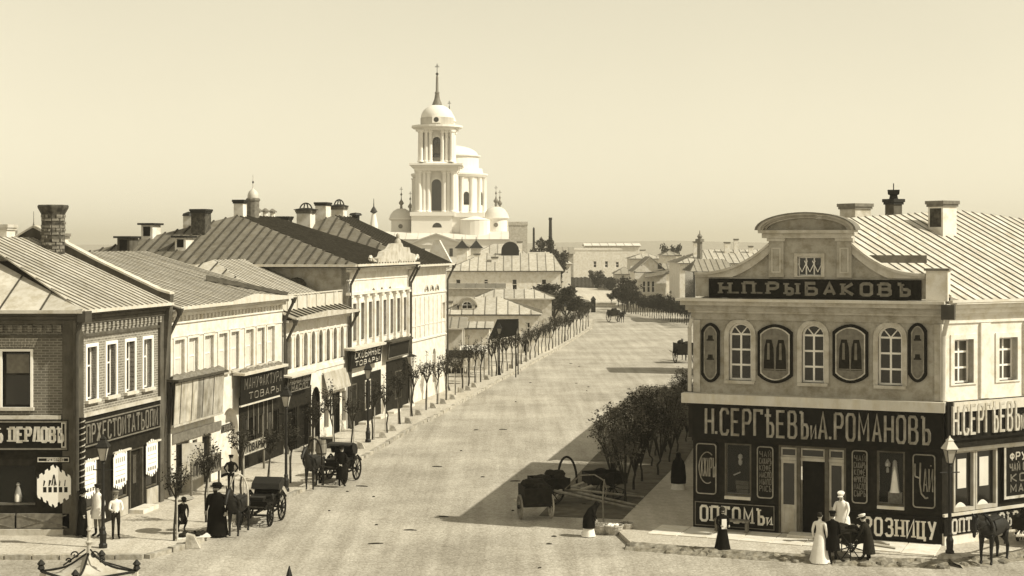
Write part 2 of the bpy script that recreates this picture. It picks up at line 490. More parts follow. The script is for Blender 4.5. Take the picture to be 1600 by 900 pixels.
# ------------------------------------------------------------------ letters: stroke alphabet
O_ = [(.22, 0), (.78, 0), (1, .13), (1, .87), (.78, 1), (.22, 1), (0, .87), (0, .13), (.22, 0)]
GL = {
 'Н': [[(0, 0), (0, 1)], [(1, 0), (1, 1)], [(0, .5), (1, .5)]],
 'П': [[(0, 0), (0, 1)], [(1, 0), (1, 1)], [(-.05, 1), (1.05, 1)]],
 'Р': [[(0, 0), (0, 1)], [(0, 1), (.75, 1), (1, .88), (1, .62), (.75, .48), (0, .48)]],
 'Ы': [[(0, 0), (0, 1)], [(0, 0), (.38, 0), (.55, .1), (.55, .4), (.38, .5), (0, .5)], [(1, 0), (1, 1)]],
 'Б': [[(.9, 1), (0, 1), (0, 0), (.78, 0), (1, .12), (1, .42), (.78, .54), (0, .54)]],
 'А': [[(0, 0), (.5, 1), (1, 0)], [(.18, .3), (.82, .3)]],
 'К': [[(0, 0), (0, 1)], [(.95, 1), (.08, .5), (1, 0)]],
 'О': [O_], 'В': [[(0, 0), (0, 1)], [(0, 1), (.7, 1), (.92, .88), (.92, .64), (.7, .53), (0, .53)], [(.7, .53), (1, .4), (1, .12), (.75, 0), (0, 0)]],
 'Ъ': [[(-.1, 1), (.25, 1)], [(.25, 1), (.25, 0), (.8, 0), (1, .12), (1, .4), (.8, .52), (.25, .52)]],
 'С': [[(1, .8), (1, .88), (.78, 1), (.22, 1), (0, .87), (0, .13), (.22, 0), (.78, 0), (1, .12), (1, .2)]],
 'Е': [[(1, 1), (0, 1), (0, 0), (1, 0)], [(0, .52), (.8, .52)]],
 'Г': [[(0, 0), (0, 1), (1, 1), (1, .85)]],
 'Ѣ': [[(.25, 1.08), (.25, 0), (.8, 0), (1, .12), (1, .4), (.8, .52), (.25, .52)], [(-.15, .82), (.7, .82)]],
 'И': [[(0, 1), (0, 0), (1, 1), (1, 0)]], 'М': [[(0, 0), (0, 1), (.5, .3), (1, 1), (1, 0)]],
 'Ч': [[(0, 1), (0, .6), (.2, .48), (1, .48)], [(1, 1), (1, 0)]], 'Й': [[(0, 1), (0, 0), (1, 1), (1, 0)], [(.3, 1.14), (.7, 1.14)]],
 'Л': [[(0, 0), (.35, 1), (1, 1), (1, 0)]], 'Т': [[(.5, 0), (.5, 1)], [(0, .86), (0, 1), (1, 1), (1, .86)]],
 'З': [[(0, .85), (.22, 1), (.75, 1), (.95, .88), (.95, .64), (.75, .53), (.35, .53)], [(.75, .53), (1, .4), (1, .12), (.75, 0), (.22, 0), (0, .15)]],
 'Ц': [[(0, 1), (0, 0), (.85, 0), (.85, 1)], [(.85, 0), (1.05, 0), (1.05, -.18)]], 'У': [[(0, 1), (.5, .42)], [(1, 1), (.35, .0), (.1, 0)]],
 'Ж': [[(.5, 0), (.5, 1)], [(0, 1), (1, 0)], [(0, 0), (1, 1)]], 'Х': [[(0, 1), (1, 0)], [(0, 0), (1, 1)]],
 'Ь': [[(.1, 1), (.1, 0), (.75, 0), (1, .12), (1, .4), (.75, .52), (.1, .52)]], 'Д': [[(.1, 0), (.3, 1), (.85, 1), (.85, 0)], [(-.1, -.12), (-.1, 0), (1.05, 0), (1.05, -.12)]], 'Я': [[(1, 0), (1, 1), (.25, 1), (0, .88), (0, .62), (.25, .5), (1, .5)], [(.45, .5), (0, 0)]],
 '.': [[(.2, 0), (.2, .1)]], 'Ф': [[(.5, 0), (.5, 1)], [(.2, .3), (.8, .3), (1, .45), (1, .65), (.8, .8), (.2, .8), (0, .65), (0, .45), (.2, .3)]],
}
WID = {'.': .35, ' ': .6, 'М': 1.2, 'Ы': 1.15, 'Ж': 1.15}
def glyph(mb, ch, x, z, w, h, t, y, d, serif=0.0):
    for si, st in enumerate(GL[ch]):
        p = [Vector((x + a * w, z + b * h)) for a, b in st]
        closed = (p[0] - p[-1]).length < 1e-6
        n = len(p)
        Lp, Rp = [], []
        for i in range(n):
            if closed: a, b = p[(i - 1) % (n - 1)], p[(i + 1) % (n - 1) if i < n - 1 else 1]
            else: a, b = p[max(0, i - 1)], p[min(n - 1, i + 1)]
            e0 = (p[i] - a); e1 = (b - p[i])
            e0 = e0.normalized() if e0.length > 1e-6 else e1.normalized()
            e1 = e1.normalized() if e1.length > 1e-6 else e0
            n0, n1 = Vector((-e0.y, e0.x)), Vector((-e1.y, e1.x))
            m = (n0 + n1)
            m = m.normalized() if m.length > .2 else n0
            k = min(1.6, 1.0 / max(.4, m.dot(n0)))
            Lp.append(p[i] + m * (t / 2 * k)); Rp.append(p[i] - m * (t / 2 * k))
        yf = y - .0012 * si
        for i in range(n - 1):
            mb.prism([tuple(Lp[i]), tuple(Lp[i + 1]), tuple(Rp[i + 1]), tuple(Rp[i])], yf - d, y)
        if serif:
            for e, o in ((0, 1), (n - 1, n - 2)):
                if not closed and abs(p[e].x - p[o].x) < .02 * w and (st[e][1] in (0, 1)):
                    s2 = 1 if st[e][1] == 0 else -1
                    za = p[e].y; zb = za + s2 * t * .55
                    mb.box(p[e].x - t * serif, p[e].x + t * serif, yf - d - .002, y, min(za, zb), max(za, zb))

def text(root, M, txt, x0, x1, z0, z1, t, mats, y=0.0, d=.03, serif=0.0, fill=.62, small=(), join=False, name='letter'):
    adv = [WID.get(c.upper(), 1.0) * (.62 if i in small else 1) for i, c in enumerate(txt)]
    k = (x1 - x0) / sum(adv)
    x = x0; jm = MB()
    for i, c in enumerate(txt):
        w = adv[i] * k
        if c != ' ':
            mb = jm if join else MB()
            hh = (z1 - z0) * (.5 if i in small else 1)
            glyph(mb, c.upper(), x + w * (1 - fill) / 2, z0, w * fill, hh, t * (.7 if i in small else 1), y, d, serif)
            if not join: mb.build(name, mats, root, M)
        x += w
    if join: jm.build('lettering', mats, root, M, kind='stuff')

# ------------------------------------------------------------------ living figures
def skin_mesh(name, nodes, edges, sub=1):
    """nodes: [(pos, radius or (rx, ry), tag)]; one continuous surface grown round the skeleton"""
    me = bpy.data.meshes.new(name + '_bones')
    me.from_pydata([tuple(n[0]) for n in nodes], edges, [])
    o = bpy.data.objects.new(name, me); COL.objects.link(o)
    o.modifiers.new('s', 'SKIN')
    if not me.skin_vertices: raise RuntimeError('no skin layer')
    for i, n in enumerate(nodes):
        sv = me.skin_vertices[0].data[i]
        r = n[1] if isinstance(n[1], tuple) else (n[1], n[1])
        sv.radius = r; sv.use_root = (i == 0)
    sb = o.modifiers.new('d', 'SUBSURF'); sb.levels = sb.render_levels = sub
    dg = bpy.context.evaluated_depsgraph_get()
    res = bpy.data.meshes.new_from_object(o.evaluated_get(dg))
    bpy.data.objects.remove(o); bpy.data.meshes.remove(me)
    res.name = name
    P = [(Vector(n[0]), (n[1] if not isinstance(n[1], tuple) else max(n[1])), n[2]) for n in nodes]
    seg = []
    for a, b in edges: seg.append((P[a], P[b]))
    idx = []
    for f in res.polygons:
        c = f.center; best = (1e9, 0)
        for a, b in seg:
            ab = b[0] - a[0]; t = max(0, min(1, (c - a[0]).dot(ab) / max(1e-9, ab.length_squared)))
            d = (c - (a[0] + ab * t)).length - (a[1] + (b[1] - a[1]) * t)
            if d < best[0]: best = (d, b[2] if t > .5 else a[2])
        idx.append(best[1])
    res.polygons.foreach_set('material_index', idx)
    res.polygons.foreach_set('use_smooth', [True] * len(idx))
    return res

def rotx(p, c, a):
    y, z = p[1] - c[1], p[2] - c[2]
    return (p[0], c[1] + y * math.cos(a) - z * math.sin(a), c[2] + y * math.sin(a) + z * math.cos(a))

SKIN_, TOP, LEGS, SHOE = 0, 1, 2, 3
def person_mesh(lean=0, arms='down', legs='stand', headturn=0.0):
    N, E = [], []
    def add(p, r, tag, par=None, up=True):
        if up and lean: p = rotx(p, (0, 0, .95), R(lean))
        N.append((p, r, tag)); i = len(N) - 1
        if par is not None: E.append((par, i))
        return i
    pel = add((0, 0, .93), (.15, .11), LEGS, None, False)
    sp = add((0, 0, 1.10), (.14, .10), TOP, pel)
    ch = add((0, 0, 1.30), (.165, .115), TOP, sp)
    nb = add((0, .005, 1.44), (.075, .065), TOP, ch)
    nk = add((0, -.005, 1.50), .05, SKIN_, nb)
    jaw = add((headturn * .02, -.025, 1.565), (.066, .075), SKIN_, nk)
    hd = add((headturn * .02, -.012, 1.635), (.078, .095), SKIN_, jaw)
    add((headturn * .02, -.005, 1.70), (.06, .07), SKIN_, hd)
    ns = add((headturn * .08, -.105, 1.60), (.010, .012), SKIN_, jaw)
    for sg in (-1, 1):
        ear = add((sg * .078, 0, 1.61), (.010, .016), SKIN_, hd)
        sh = add((sg * .185, .005, 1.39), .065, TOP, ch)
        if arms == 'down': el, wr = (sg * .25, .04, 1.12), (sg * .25, -.04, .88)
        elif arms == 'fwd': el, wr = (sg * .24, -.05, 1.13), (sg * .17, -.29, 1.10)
        elif arms == 'hips': el, wr = (sg * .32, .05, 1.15), (sg * .19, -.07, 1.00)
        elif arms == 'back': el, wr = (sg * .25, .10, 1.14), (sg * .09, .16, .98)
        elif arms == 'reach': el, wr = (sg * .25, -.14, 1.18), (sg * .20, -.36, 1.00)
        e = add(el, .047, TOP, sh); w = add(wr, .031, TOP, e)
        dv = (Vector(wr) - Vector(el)).normalized()
        if arms in ('hips', 'back'): dv = Vector((-sg * .9, -.3 if arms == 'hips' else .1, -.3)).normalized()
        side = dv.cross(Vector((sg, 0, 0)) if abs(dv.x) < .8 else Vector((0, 0, 1))).normalized()
        palm = add(tuple(Vector(wr) + dv * .06), (.033, .020), SKIN_, w)
        kn = add(tuple(Vector(wr) + dv * .095), (.034, .018), SKIN_, palm)
        curl = Vector((-sg, 0, 0)) if abs(dv.x) < .8 else Vector((0, 0, -1))
        for f_, (so, ln) in enumerate(((-.030, .062), (-.010, .074), (.010, .069), (.030, .052))):
            b0 = Vector(wr) + dv * .105 + side * so
            m_ = add(tuple(b0 + dv * ln * .5 + curl * .004), .0085, SKIN_, kn)
            add(tuple(b0 + dv * ln * .9 + curl * .022), .0075, SKIN_, m_)
        tb = add(tuple(Vector(wr) + dv * .045 + side * -.040 + curl * .008), .011, SKIN_, palm)
        add(tuple(Vector(wr) + dv * .085 + side * -.058 + curl * .018), .009, SKIN_, tb)
        if legs == 'stand': pts = [(sg * .095, .0, .86), (sg * .10, -.015, .50), (sg * .105, .02, .09), (sg * .12, -.15, .035)]
        elif legs == 'walk':
            k = sg * .17
            pts = [(sg * .095, .0, .86), (sg * .10, -k * .7 - .03, .50), (sg * .10, -k * 1.4 + .04, .10), (sg * .11, -k * 1.4 - .12, .04)]
        elif legs == 'sit': pts = [(sg * .10, -.06, .88), (sg * .13, -.45, .92), (sg * .13, -.42, .50), (sg * .14, -.57, .45)]
        elif legs == 'crouch': pts = [(sg * .11, -.05, .86), (sg * .17, -.30, .62), (sg * .14, .02, .22), (sg * .15, -.16, .12)]
        hp = add(pts[0], .088, LEGS, pel, False); k_ = add(pts[1], .060, LEGS, hp, False)
        an = add(pts[2], .044, SHOE, k_, False); add(pts[3], (.040, .034), SHOE, an, False)
    return skin_mesh('person', N, E)

PM = {}
def figure(kind):
    if kind not in PM: PM[kind] = person_mesh(*kind)
    return PM[kind]

def dress(mb, rings, lean=0, n=18, pleat=0.0):
    vv = []; ff = []
    for j, (z, rx, ry, dy) in enumerate(rings):
        for k in range(n):
            t = 2 * math.pi * k / n
            w = 1 + (pleat * (1 - j / len(rings)) * math.sin(t * 6) if pleat else 0)
            p = (rx * w * math.cos(t), dy + ry * w * math.sin(t), z)
            if z > .95 and lean: p = rotx(p, (0, 0, .95), R(lean))
            vv.append(p)
    m = len(rings)
    for j in range(m - 1):
        for k in range(n): ff.append((j * n + k, j * n + (k + 1) % n, (j + 1) * n + (k + 1) % n, (j + 1) * n + k))
    ff.append(tuple(range(n - 1, -1, -1))); ff.append(tuple(range((m - 1) * n, m * n)))
    return mb.add(vv, ff)

def person(loc, rz, label, kind=(0, 'down', 'stand', 0.0), top='cloth_dark', legs='cloth_dark', coat=None, coat_mat='cloth_dark', skirt=None,
           apron=None, hat=None, hat_mat='cloth_black', hair='hair', beard=False, shawl=None, sc=1.0, dz=0.0, fat=1.0):
    loc = Vector(loc); loc.z += dz
    t = thing('person', label, 'person', place(loc, rz, sc) @ Matrix.Diagonal((fat, fat, 1, 1)), None, figure(kind))
    if not t.data.materials:
        for m in ('skin', 'cloth_dark', 'cloth_dark', 'cloth_black'): t.data.materials.append(MATS[m])
    for i, m in enumerate(('skin', top, legs, 'cloth_black')):
        t.material_slots[i].link = 'OBJECT'; t.material_slots[i].material = MATS[m]
    lean = kind[0]
    def hp(z, y=0.0): return rotx((0, y, z), (0, 0, .95), R(lean)) if lean else (0, y, z)
    if coat is not None:
        z = coat
        dress(MB(), [(z, .26, .23, .02), (z + .25, .23, .20, .01), (.86, .205, .165, 0), (1.02, .175, .14, 0), (1.22, .195, .145, 0), (1.37, .185, .125, 0), (1.46, .085, .08, 0)], lean).build('coat', coat_mat, t, smooth=True)
    if skirt:
        dress(MB(), [(.02, .36, .34, .02), (.3, .29, .27, .015), (.65, .22, .20, .01), (.9, .175, .15, 0), (1.03, .145, .115, 0)], lean, 24, .05).build('skirt', skirt, t, smooth=True)
    if apron:
        MB().prism([(-.13, .48), (.13, .48), (.11, 1.02), (-.11, 1.02)], -.29, -.255).build('apron', apron, t)
    if shawl:
        dress(MB(), [(.40, .33, .29, 0), (.65, .34, .29, 0), (.9, .32, .26, 0), (1.2, .29, .22, 0), (1.42, .17, .15, 0), (1.56, .115, .13, -.005), (1.68, .11, .125, 0), (1.74, .05, .06, .01)], lean).build('shawl', shawl, t, smooth=True)
    T = Matrix.Translation(hp(1.66)) @ Matrix.Rotation(R(lean), 4, 'X')
    if hair and not shawl:
        MB(T).lathe([(.087, -.06), (.094, 0), (.085, .05), (.05, .085), (.01, .095)], 12, (0, .015, 0), 1, 1.12).build('hair', hair, t, smooth=True)
    if hat == 'cap':
        MB(T).lathe([(.098, .02), (.105, .05), (.125, .085), (.11, .115), (.03, .125)], 14, (0, .0, 0), 1, 1.1).box(-.08, .08, -.19, -.09, .018, .03).build('cap', hat_mat, t)
    elif hat == 'brim':
        MB(T).lathe([(.21, .03), (.21, .042), (.11, .05), (.105, .16), (.08, .175), (.01, .175)], 18).build('hat', hat_mat, t, smooth=False)
    elif hat == 'bowler':
        MB(T).lathe([(.15, .03), (.155, .045), (.105, .045), (.108, .10), (.085, .15), (.01, .165)], 16).build('hat', hat_mat, t)
    elif hat == 'kerchief':
        MB(T).lathe([(.105, -.12), (.112, -.03), (.105, .05), (.06, .10), (.01, .115)], 14, (0, .02, 0), 1, 1.1).build('kerchief', hat_mat, t, smooth=True)
    if beard:
        MB(T).lathe([(.01, -.24), (.045, -.17), (.06, -.09), (.02, -.06)], 8, (0, -.07, 0), 1, .6).build('beard', 'hair', t, smooth=True)
    if not shawl:
        q = MB(T)
        for sg in (-1, 1): q.lathe([(.004, -.008), (.010, 0), (.004, .008)], 6, (sg * .030, -.094, -.035))
        q.box(-.022, .022, -.103, -.09, -.118, -.110)
        q.build('face_features', 'hair', t)
    return t

def horse_mesh(head=0.0):
    N, E = [], []
    def add(p, r, par=None, tag=0):
        N.append((p, r, tag)); i = len(N) - 1
        if par is not None: E.append((par, i))
        return i
    def nk(p): return rotx(p, (0, -.55, 1.35), head) if head else p
    b = add((0, 0, 1.12), (.33, .36)); lo = add((0, .36, 1.18), (.30, .32), b); ru = add((0, .68, 1.20), (.31, .30), lo); add((0, .90, 1.14), (.14, .2), ru)
    ch = add((0, -.34, 1.14), (.31, .36), b); br = add((0, -.58, 1.18), (.22, .28), ch)
    n1 = add(nk((0, -.76, 1.42)), (.12, .19), br); n2 = add(nk((0, -.92, 1.64)), (.095, .15), n1); po = add(nk((0, -1.05, 1.84)), (.085, .115), n2)
    fc = add(nk((0, -1.22, 1.70)), (.085, .105), po); mz = add(nk((0, -1.38, 1.50)), (.058, .065), fc); add(nk((0, -1.44, 1.42)), (.05, .05), mz)
    for sg in (-1, 1):
        e = add(nk((sg * .07, -1.03, 1.95)), (.022, .035), po); add(nk((sg * .08, -1.05, 2.05)), .010, e)
        s = add((sg * .15, -.46, .98), (.10, .13), ch); el = add((sg * .16, -.42, .80), (.07, .09), s); kn = add((sg * .16, -.47, .46), (.05, .055), el)
        ft = add((sg * .16, -.45, .14), .036, kn); add((sg * .16, -.50, .045), (.052, .06), ft)
        h = add((sg * .15, .64, 1.00), (.13, .19), ru); st = add((sg * .17, .52, .78), (.085, .12), h); hk = add((sg * .16, .80, .50), (.05, .065), st)
        f2 = add((sg * .16, .76, .14), .038, hk); add((sg * .16, .71, .045), (.052, .06), f2)
    return skin_mesh('horse', N, E)

HM = {}
def horse(loc, rz, label, hide='hide_black', head=0.0, sc=1.0):
    if head not in HM: HM[head] = horse_mesh(head)
    t = thing('horse', label, 'horse', place(loc, rz, sc), None, HM[head])
    if not t.data.materials: t.data.materials.append(MATS[hide])
    t.material_slots[0].link = 'OBJECT'; t.material_slots[0].material = MATS[hide]
    def nk(p): return rotx(p, (0, -.55, 1.35), head) if head else p
    q = MB(); q.path([(0, .95, 1.22), (0, 1.08, 1.05), (0, 1.10, .75), (0, 1.06, .45)], .05, 7, .07).build('tail', 'hair', t, smooth=True)
    q = MB()
    for k in range(9):
        a = k / 8; p = nk((0, -.60 - .40 * a, 1.56 + .36 * a))
        q.lathe([(.02, -.16), (.055, -.06), (.05, .02), (.01, .05)], 6, (.06, p[1] + .02, p[2]), .6, 1.3)
    q.build('mane', 'hair', t, smooth=True)
    q = MB(); c = nk((0, -.62, 1.30))
    for k in range(14):
        a, b = 2 * math.pi * k / 14, 2 * math.pi * (k + 1) / 14
        q.tube((.24 * math.cos(a), c[1] - .12 * math.sin(a), c[2] + .34 * math.sin(a)), (.24 * math.cos(b), c[1] - .12 * math.sin(b), c[2] + .34 * math.sin(b)), .055, n=6)
    q.build('collar', 'leather', t, smooth=True)
    q = MB()
    for z0 in (1.56, 1.70):
        pts = [nk((.10 * math.cos(2 * math.pi * k / 8), -1.22 - (1.70 - z0) * .8 + .02, z0 + .10 * math.sin(2 * math.pi * k / 8))) for k in range(9)]
        q.path(pts, .012, 4)
    for sg in (-1, 1): q.path([nk((sg * .10, -1.25, 1.62)), (sg * .22, -.60, 1.42), (sg * .26, .1, 1.46), (sg * .2, .8, 1.42)], .012, 4)
    q.build('bridle', 'leather', t)
    return t

# ------------------------------------------------------------------ vehicles
def wheel(root, c, r, mats='black_paint', spokes=10, axis='x', w=.06, hub='iron'):
    A = Matrix.Translation(c) @ (Matrix.Rotation(R(90), 4, 'Y') if axis == 'x' else Matrix.Rotation(R(90), 4, 'X'))
    q = MB(A); n = 22
    for k in range(n):
        a, b = 2 * math.pi * k / n, 2 * math.pi * (k + 1) / n
        vv = []
        for t in (a, b):
            for rr, zz in ((r - .07, -w / 2), (r, -w / 2), (r, w / 2), (r - .07, w / 2)): vv.append((rr * math.cos(t), rr * math.sin(t), zz))
        q.add(vv, [(i, (i + 1) % 4, 4 + (i + 1) % 4, 4 + i) for i in range(4)])
    o = q.build('wheel', mats, root)
    MB(A).lathe([(.05, -.10), (.085, -.06), (.085, .06), (.05, .10)], 10).build('hub', hub, o)
    q = MB(A)
    for k in range(spokes):
        t = 2 * math.pi * k / spokes
        q.tube((.06 * math.cos(t), .06 * math.sin(t), 0), ((r - .06) * math.cos(t), (r - .06) * math.sin(t), 0), .024, .018, 5)
    q.build('spokes', mats, o)
    return o

def bow(root, y=-1.75, w=.36, h=1.15, z=1.25, mats='dark_wood', lean=0.0):
    q = MB(); pts = []
    for k in range(15):
        t = math.pi * k / 14
        pts.append((w * math.cos(t) * (1 + .12 * math.sin(t)), y + lean * math.sin(t), z + h * math.sin(t) ** .8))
    return q.path(pts, .035, 7).build('shaft_bow', mats, root, smooth=True)

def carriage(loc, rz, label, hooded=False, paint='black_paint', bowmat='dark_wood'):
    t = thing('carriage', label, 'carriage', place(loc, rz))
    prof = [(-.10, .62), (.55, .55), (.70, .62), (1.30, .62), (1.48, .80), (1.62, 1.18), (1.50, 1.20), (1.32, .92), (.80, .90), (.72, .80), (.05, .80), (-.10, .95), (-.18, .95)]
    MB(Matrix.Rotation(R(90), 4, 'Z')).prism([(a, b) for a, b in prof], -.50, .50).build('body', paint, t)
    MB().box(-.44, .44, .80, 1.34, .905, 1.02).build('seat', 'leather', t)
    MB().box(-.34, .34, -.12, .26, 1.00, 1.10).box(-.30, .30, -.05, .20, .80, 1.0).build('driver_seat', 'leather', t)
    for sg in (-1, 1):
        wheel(t, (sg * .60, -.05, .40), .40); wheel(t, (sg * .66, 1.32, .52), .52)
        MB().path([(sg * .56, -.62, .72), (sg * .60, -.30, .90), (sg * .60, .12, .86), (sg * .60, .45, .50), (sg * .62, .80, .52), (sg * .66, 1.05, 1.02), (sg * .66, 1.40, 1.12), (sg * .66, 1.85, .85)], .045, 6).build('mudguard', paint, t, smooth=True)
        MB().tube((sg * .50, .1, .66), (sg * .36, -2.30, 1.12), .032, .026, 7).build('shaft', 'dark_wood', t)
        MB().lathe([(.03, 0), (.07, .05), (.07, .20), (.02, .27)], 8, (sg * .56, .36, .92)).build('lamp', 'iron', t)
    MB().box(-.62, .62, -.09, -.01, .37, .44).box(-.66, .66, 1.28, 1.36, .49, .56).box(-.05, .05, -.05, 1.32, .44, .52).build('axle_frame', 'iron', t)
    q = MB(Matrix.Rotation(R(90), 4, 'Z'))
    if hooded:
        o = [(.62, 1.62), (.75, 1.69), (1.15, 1.73), (1.55, 1.62), (1.72, 1.38), (1.66, 1.16), (1.58, 1.16), (1.62, 1.36), (1.48, 1.55), (1.13, 1.66), (.78, 1.64)]
        q.prism(o, -.55, .55)
        for sg in (-1, 1): q.prism([(1.62, 1.17), (1.68, 1.36), (1.52, 1.57), (1.13, 1.67), (1.05, 1.5), (1.2, 1.22)], sg * .53 - .012, sg * .53 + .012)
    else:
        o = [(1.18, 1.22), (1.30, 1.42), (1.75, 1.62), (2.02, 1.55), (1.98, 1.34), (1.62, 1.12), (1.45, 1.16)]
        q.prism(o, -.56, .56)
    q.build('hood', 'leather', t)
    bow(t, -2.05, .36, 1.15, 1.12, bowmat)
    return t

def cart(loc, rz, label, box=(1.1, 1.7, .55), shaft=(2.6, -.55), load=None, wr=.55, mats='grey_wood', cat='cart', wheelm='dark_wood'):
    t = thing('cart', label, cat, place(loc, rz))
    w, l, h = box; zb = wr + .08
    MB().box(-w / 2, w / 2, -l / 2, l / 2, zb, zb + .06).build('bed', mats, t)
    for nm, b in (('side_board', (-w / 2 - .05, -w / 2 - .005)), ('side_board', (w / 2 + .005, w / 2 + .05))):
        MB().box(b[0], b[1], -l / 2, l / 2, zb + .0, zb + h).build(nm, mats, t)
    for y in (-l / 2, l / 2 - .045): MB().box(-w / 2, w / 2, y, y + .045, zb + .065, zb + h * .92).build('end_board', mats, t)
    for sg in (-1, 1):
        wheel(t, (sg * (w / 2 + .13), .1, wr), wr, wheelm, 10)
        MB().tube((sg * w * .42, -l / 2 + .05, zb - .03), (sg * w * .36, -l / 2 - shaft[0], zb + shaft[1]), .06, .045, 7).build('shaft', 'board_wood', t)
    MB().tube((-w / 2 - .2, .1, wr), (w / 2 + .2, .1, wr), .04, n=8).build('axle', 'iron', t)
    if load:
        q = MB()
        for k in range(9):
            q.lathe([(.02, 0), (.22, .05), (.26, .16), (.18, .28), (.02, .32)], 9, (rnd.uniform(-.3, .3) * w, rnd.uniform(-.36, .36) * l, zb + rnd.uniform(.15, h)), rnd.uniform(.8, 1.3), rnd.uniform(.8, 1.3))
        q.build('load', load, t, smooth=True)
    return t

# ------------------------------------------------------------------ trees
def leaf_cloud(mb, centres, n, size, rr):
    for _ in range(n):
        c, r = rr.choice(centres)
        d = Vector((rr.gauss(0, 1), rr.gauss(0, 1), rr.gauss(0, 1))); d.normalize()
        p = Vector(c) + d * (r * rr.random() ** .5)
        a = Vector((rr.gauss(0, 1), rr.gauss(0, 1), rr.gauss(0, .6))).normalized(); b = a.orthogonal().normalized()
        b = (Matrix.Rotation(rr.random() * 6.28, 3, a) @ b)
        s = size * rr.uniform(.6, 1.3)
        mb.add([p - a * s, p + b * s * .45, p + a * s, p - b * s * .45], [(0, 1, 2, 3)])

def tree_proto(seed, h, trunk_h, r, spread, limbs, leaves, lsize, clump, up=.7, foliage='foliage', stake=False, label='', cat='tree', name='young_tree', group=None):
    rr = random.Random(seed)
    t = thing(name, label, cat, None, group)
    q = MB()
    bend = [(rr.uniform(-.05, .05) * k, rr.uniform(-.05, .05) * k, trunk_h * k / 3) for k in range(4)]
    q.path(bend, r, 8, r * .75)
    cs = []
    top = Vector(bend[-1])
    for k in range(limbs):
        a = 6.283 * k / limbs + rr.uniform(-.4, .4)
        zl = trunk_h * rr.uniform(.82, 1.0) + (h - trunk_h) * rr.uniform(0, .35)
        st = Vector((top.x * .9, top.y * .9, min(zl, trunk_h)))
        ln = (h - trunk_h) * rr.uniform(.55, 1.0)
        d = Vector((math.cos(a) * spread, math.sin(a) * spread, up * ln))
        mid = st + d * .5 + Vector((rr.uniform(-.1, .1), rr.uniform(-.1, .1), .05)); end = st + d
        if end.z > h: end.z = h - rr.uniform(0, .3)
        q.path([st, mid, end], r * .5, 5, r * .16)
        for m in range(2):
            tw = mid + (end - mid) * rr.random() + Vector((rr.uniform(-.4, .4), rr.uniform(-.4, .4), rr.uniform(.1, .5))) * spread
            q.tube(mid, tw, r * .22, r * .08, 4); cs.append((tw, clump * rr.uniform(.6, 1.0)))
        for m in range(3):
            b0 = mid + (end - mid) * rr.uniform(.2, 1); q.tube(b0, b0 + Vector((rr.uniform(-.12, .12), rr.uniform(-.12, .12), rr.uniform(.25, .6))) * (1 if h < 5 else 2), r * .16, r * .05, 3)
        cs.append((end, clump * rr.uniform(.7, 1.1))); cs.append((mid, clump * rr.uniform(.5, .9)))
    q.path([top, top + Vector((rr.uniform(-.1, .1), 0, (h - trunk_h) * .9))], r * .6, 5, r * .15)
    cs.append((top + Vector((0, 0, (h - trunk_h) * .85)), clump * .8)); cs.append((top + Vector((0, 0, (h - trunk_h) * .45)), clump))
    q.build('trunk', 'bark', t, smooth=True)
    q = MB(); leaf_cloud(q, cs, leaves, lsize, rr); q.build('crown', foliage, t)
    if stake: MB().tube((.10, -.04, 0), (.11, -.03, trunk_h * 1.05), .032, .028, 6).build('stake', 'stake_wood', t)
    return t

# ------------------------------------------------------------------ street furniture
def lamp_post(loc, label, h=4.4, sc=1.0, pale=False):
    t = thing('street_lamp', label, 'street lamp', place(loc, rnd.uniform(-.2, .2), sc))
    zl = h - .95
    MB().lathe([(.15, 0), (.15, .12), (.11, .18), (.13, .50), (.085, .62), (.095, .70), (.07, .76)], 10).build('base', 'iron', t)
    MB().lathe([(.065, .70), (.055, zl - .12), (.08, zl - .08), (.04, zl)], 10).build('post', 'iron', t)
    MB().tube((-.36, 0, zl - .30), (.36, 0, zl - .30), .022, n=6).build('ladder_bar', 'iron', t)
    lt = MB()
    for k in range(4):
        a = R(45 + 90 * k); b = R(135 + 90 * k)
        lt.tube((.12 * math.cos(a), .12 * math.sin(a), zl + .02), (.24 * math.cos(a), .24 * math.sin(a), zl + .48), .016, n=4)
        lt.tube((.12 * math.cos(a), .12 * math.sin(a), zl + .02), (.12 * math.cos(b), .12 * math.sin(b), zl + .02), .014, n=4)
        lt.tube((.24 * math.cos(a), .24 * math.sin(a), zl + .48), (.24 * math.cos(b), .24 * math.sin(b), zl + .48), .018, n=4)
    ln = lt.build('lantern', 'iron', t)
    for k in range(4):
        a = R(45 + 90 * k); b = R(135 + 90 * k)
        MB().add([(.115 * math.cos(a), .115 * math.sin(a), zl + .03), (.115 * math.cos(b), .115 * math.sin(b), zl + .03), (.235 * math.cos(b), .235 * math.sin(b), zl + .47), (.235 * math.cos(a), .235 * math.sin(a), zl + .47)], [(0, 1, 2, 3)]).build('pane', 'lantern_glass', ln)
    MB().lathe([(.30, zl + .49), (.31, zl + .52), (.16, zl + .72), (.13, zl + .76), (.15, zl + .80), (.05, zl + .88), (.02, zl + .95)], 4, a0=R(45)).build('lantern_roof', 'pale_trim' if pale else 'iron', ln)  # pale version has sunlight put into the roof colour
    return t

def barrel(loc, label, m='grey_wood', h=.8, r=.28):
    t = thing('barrel', label, 'barrel', place(loc))
    MB().lathe([(r * .82, 0), (r, h * .35), (r, h * .65), (r * .82, h), (r * .74, h), (r * .74, h - .04)], 14).build('staves', m, t)
    for z in (.15, .75): MB().lathe([(r * .93, h * z - .03), (r * .95, h * z + .03)], 14).build('hoop', 'iron', t)
    return t

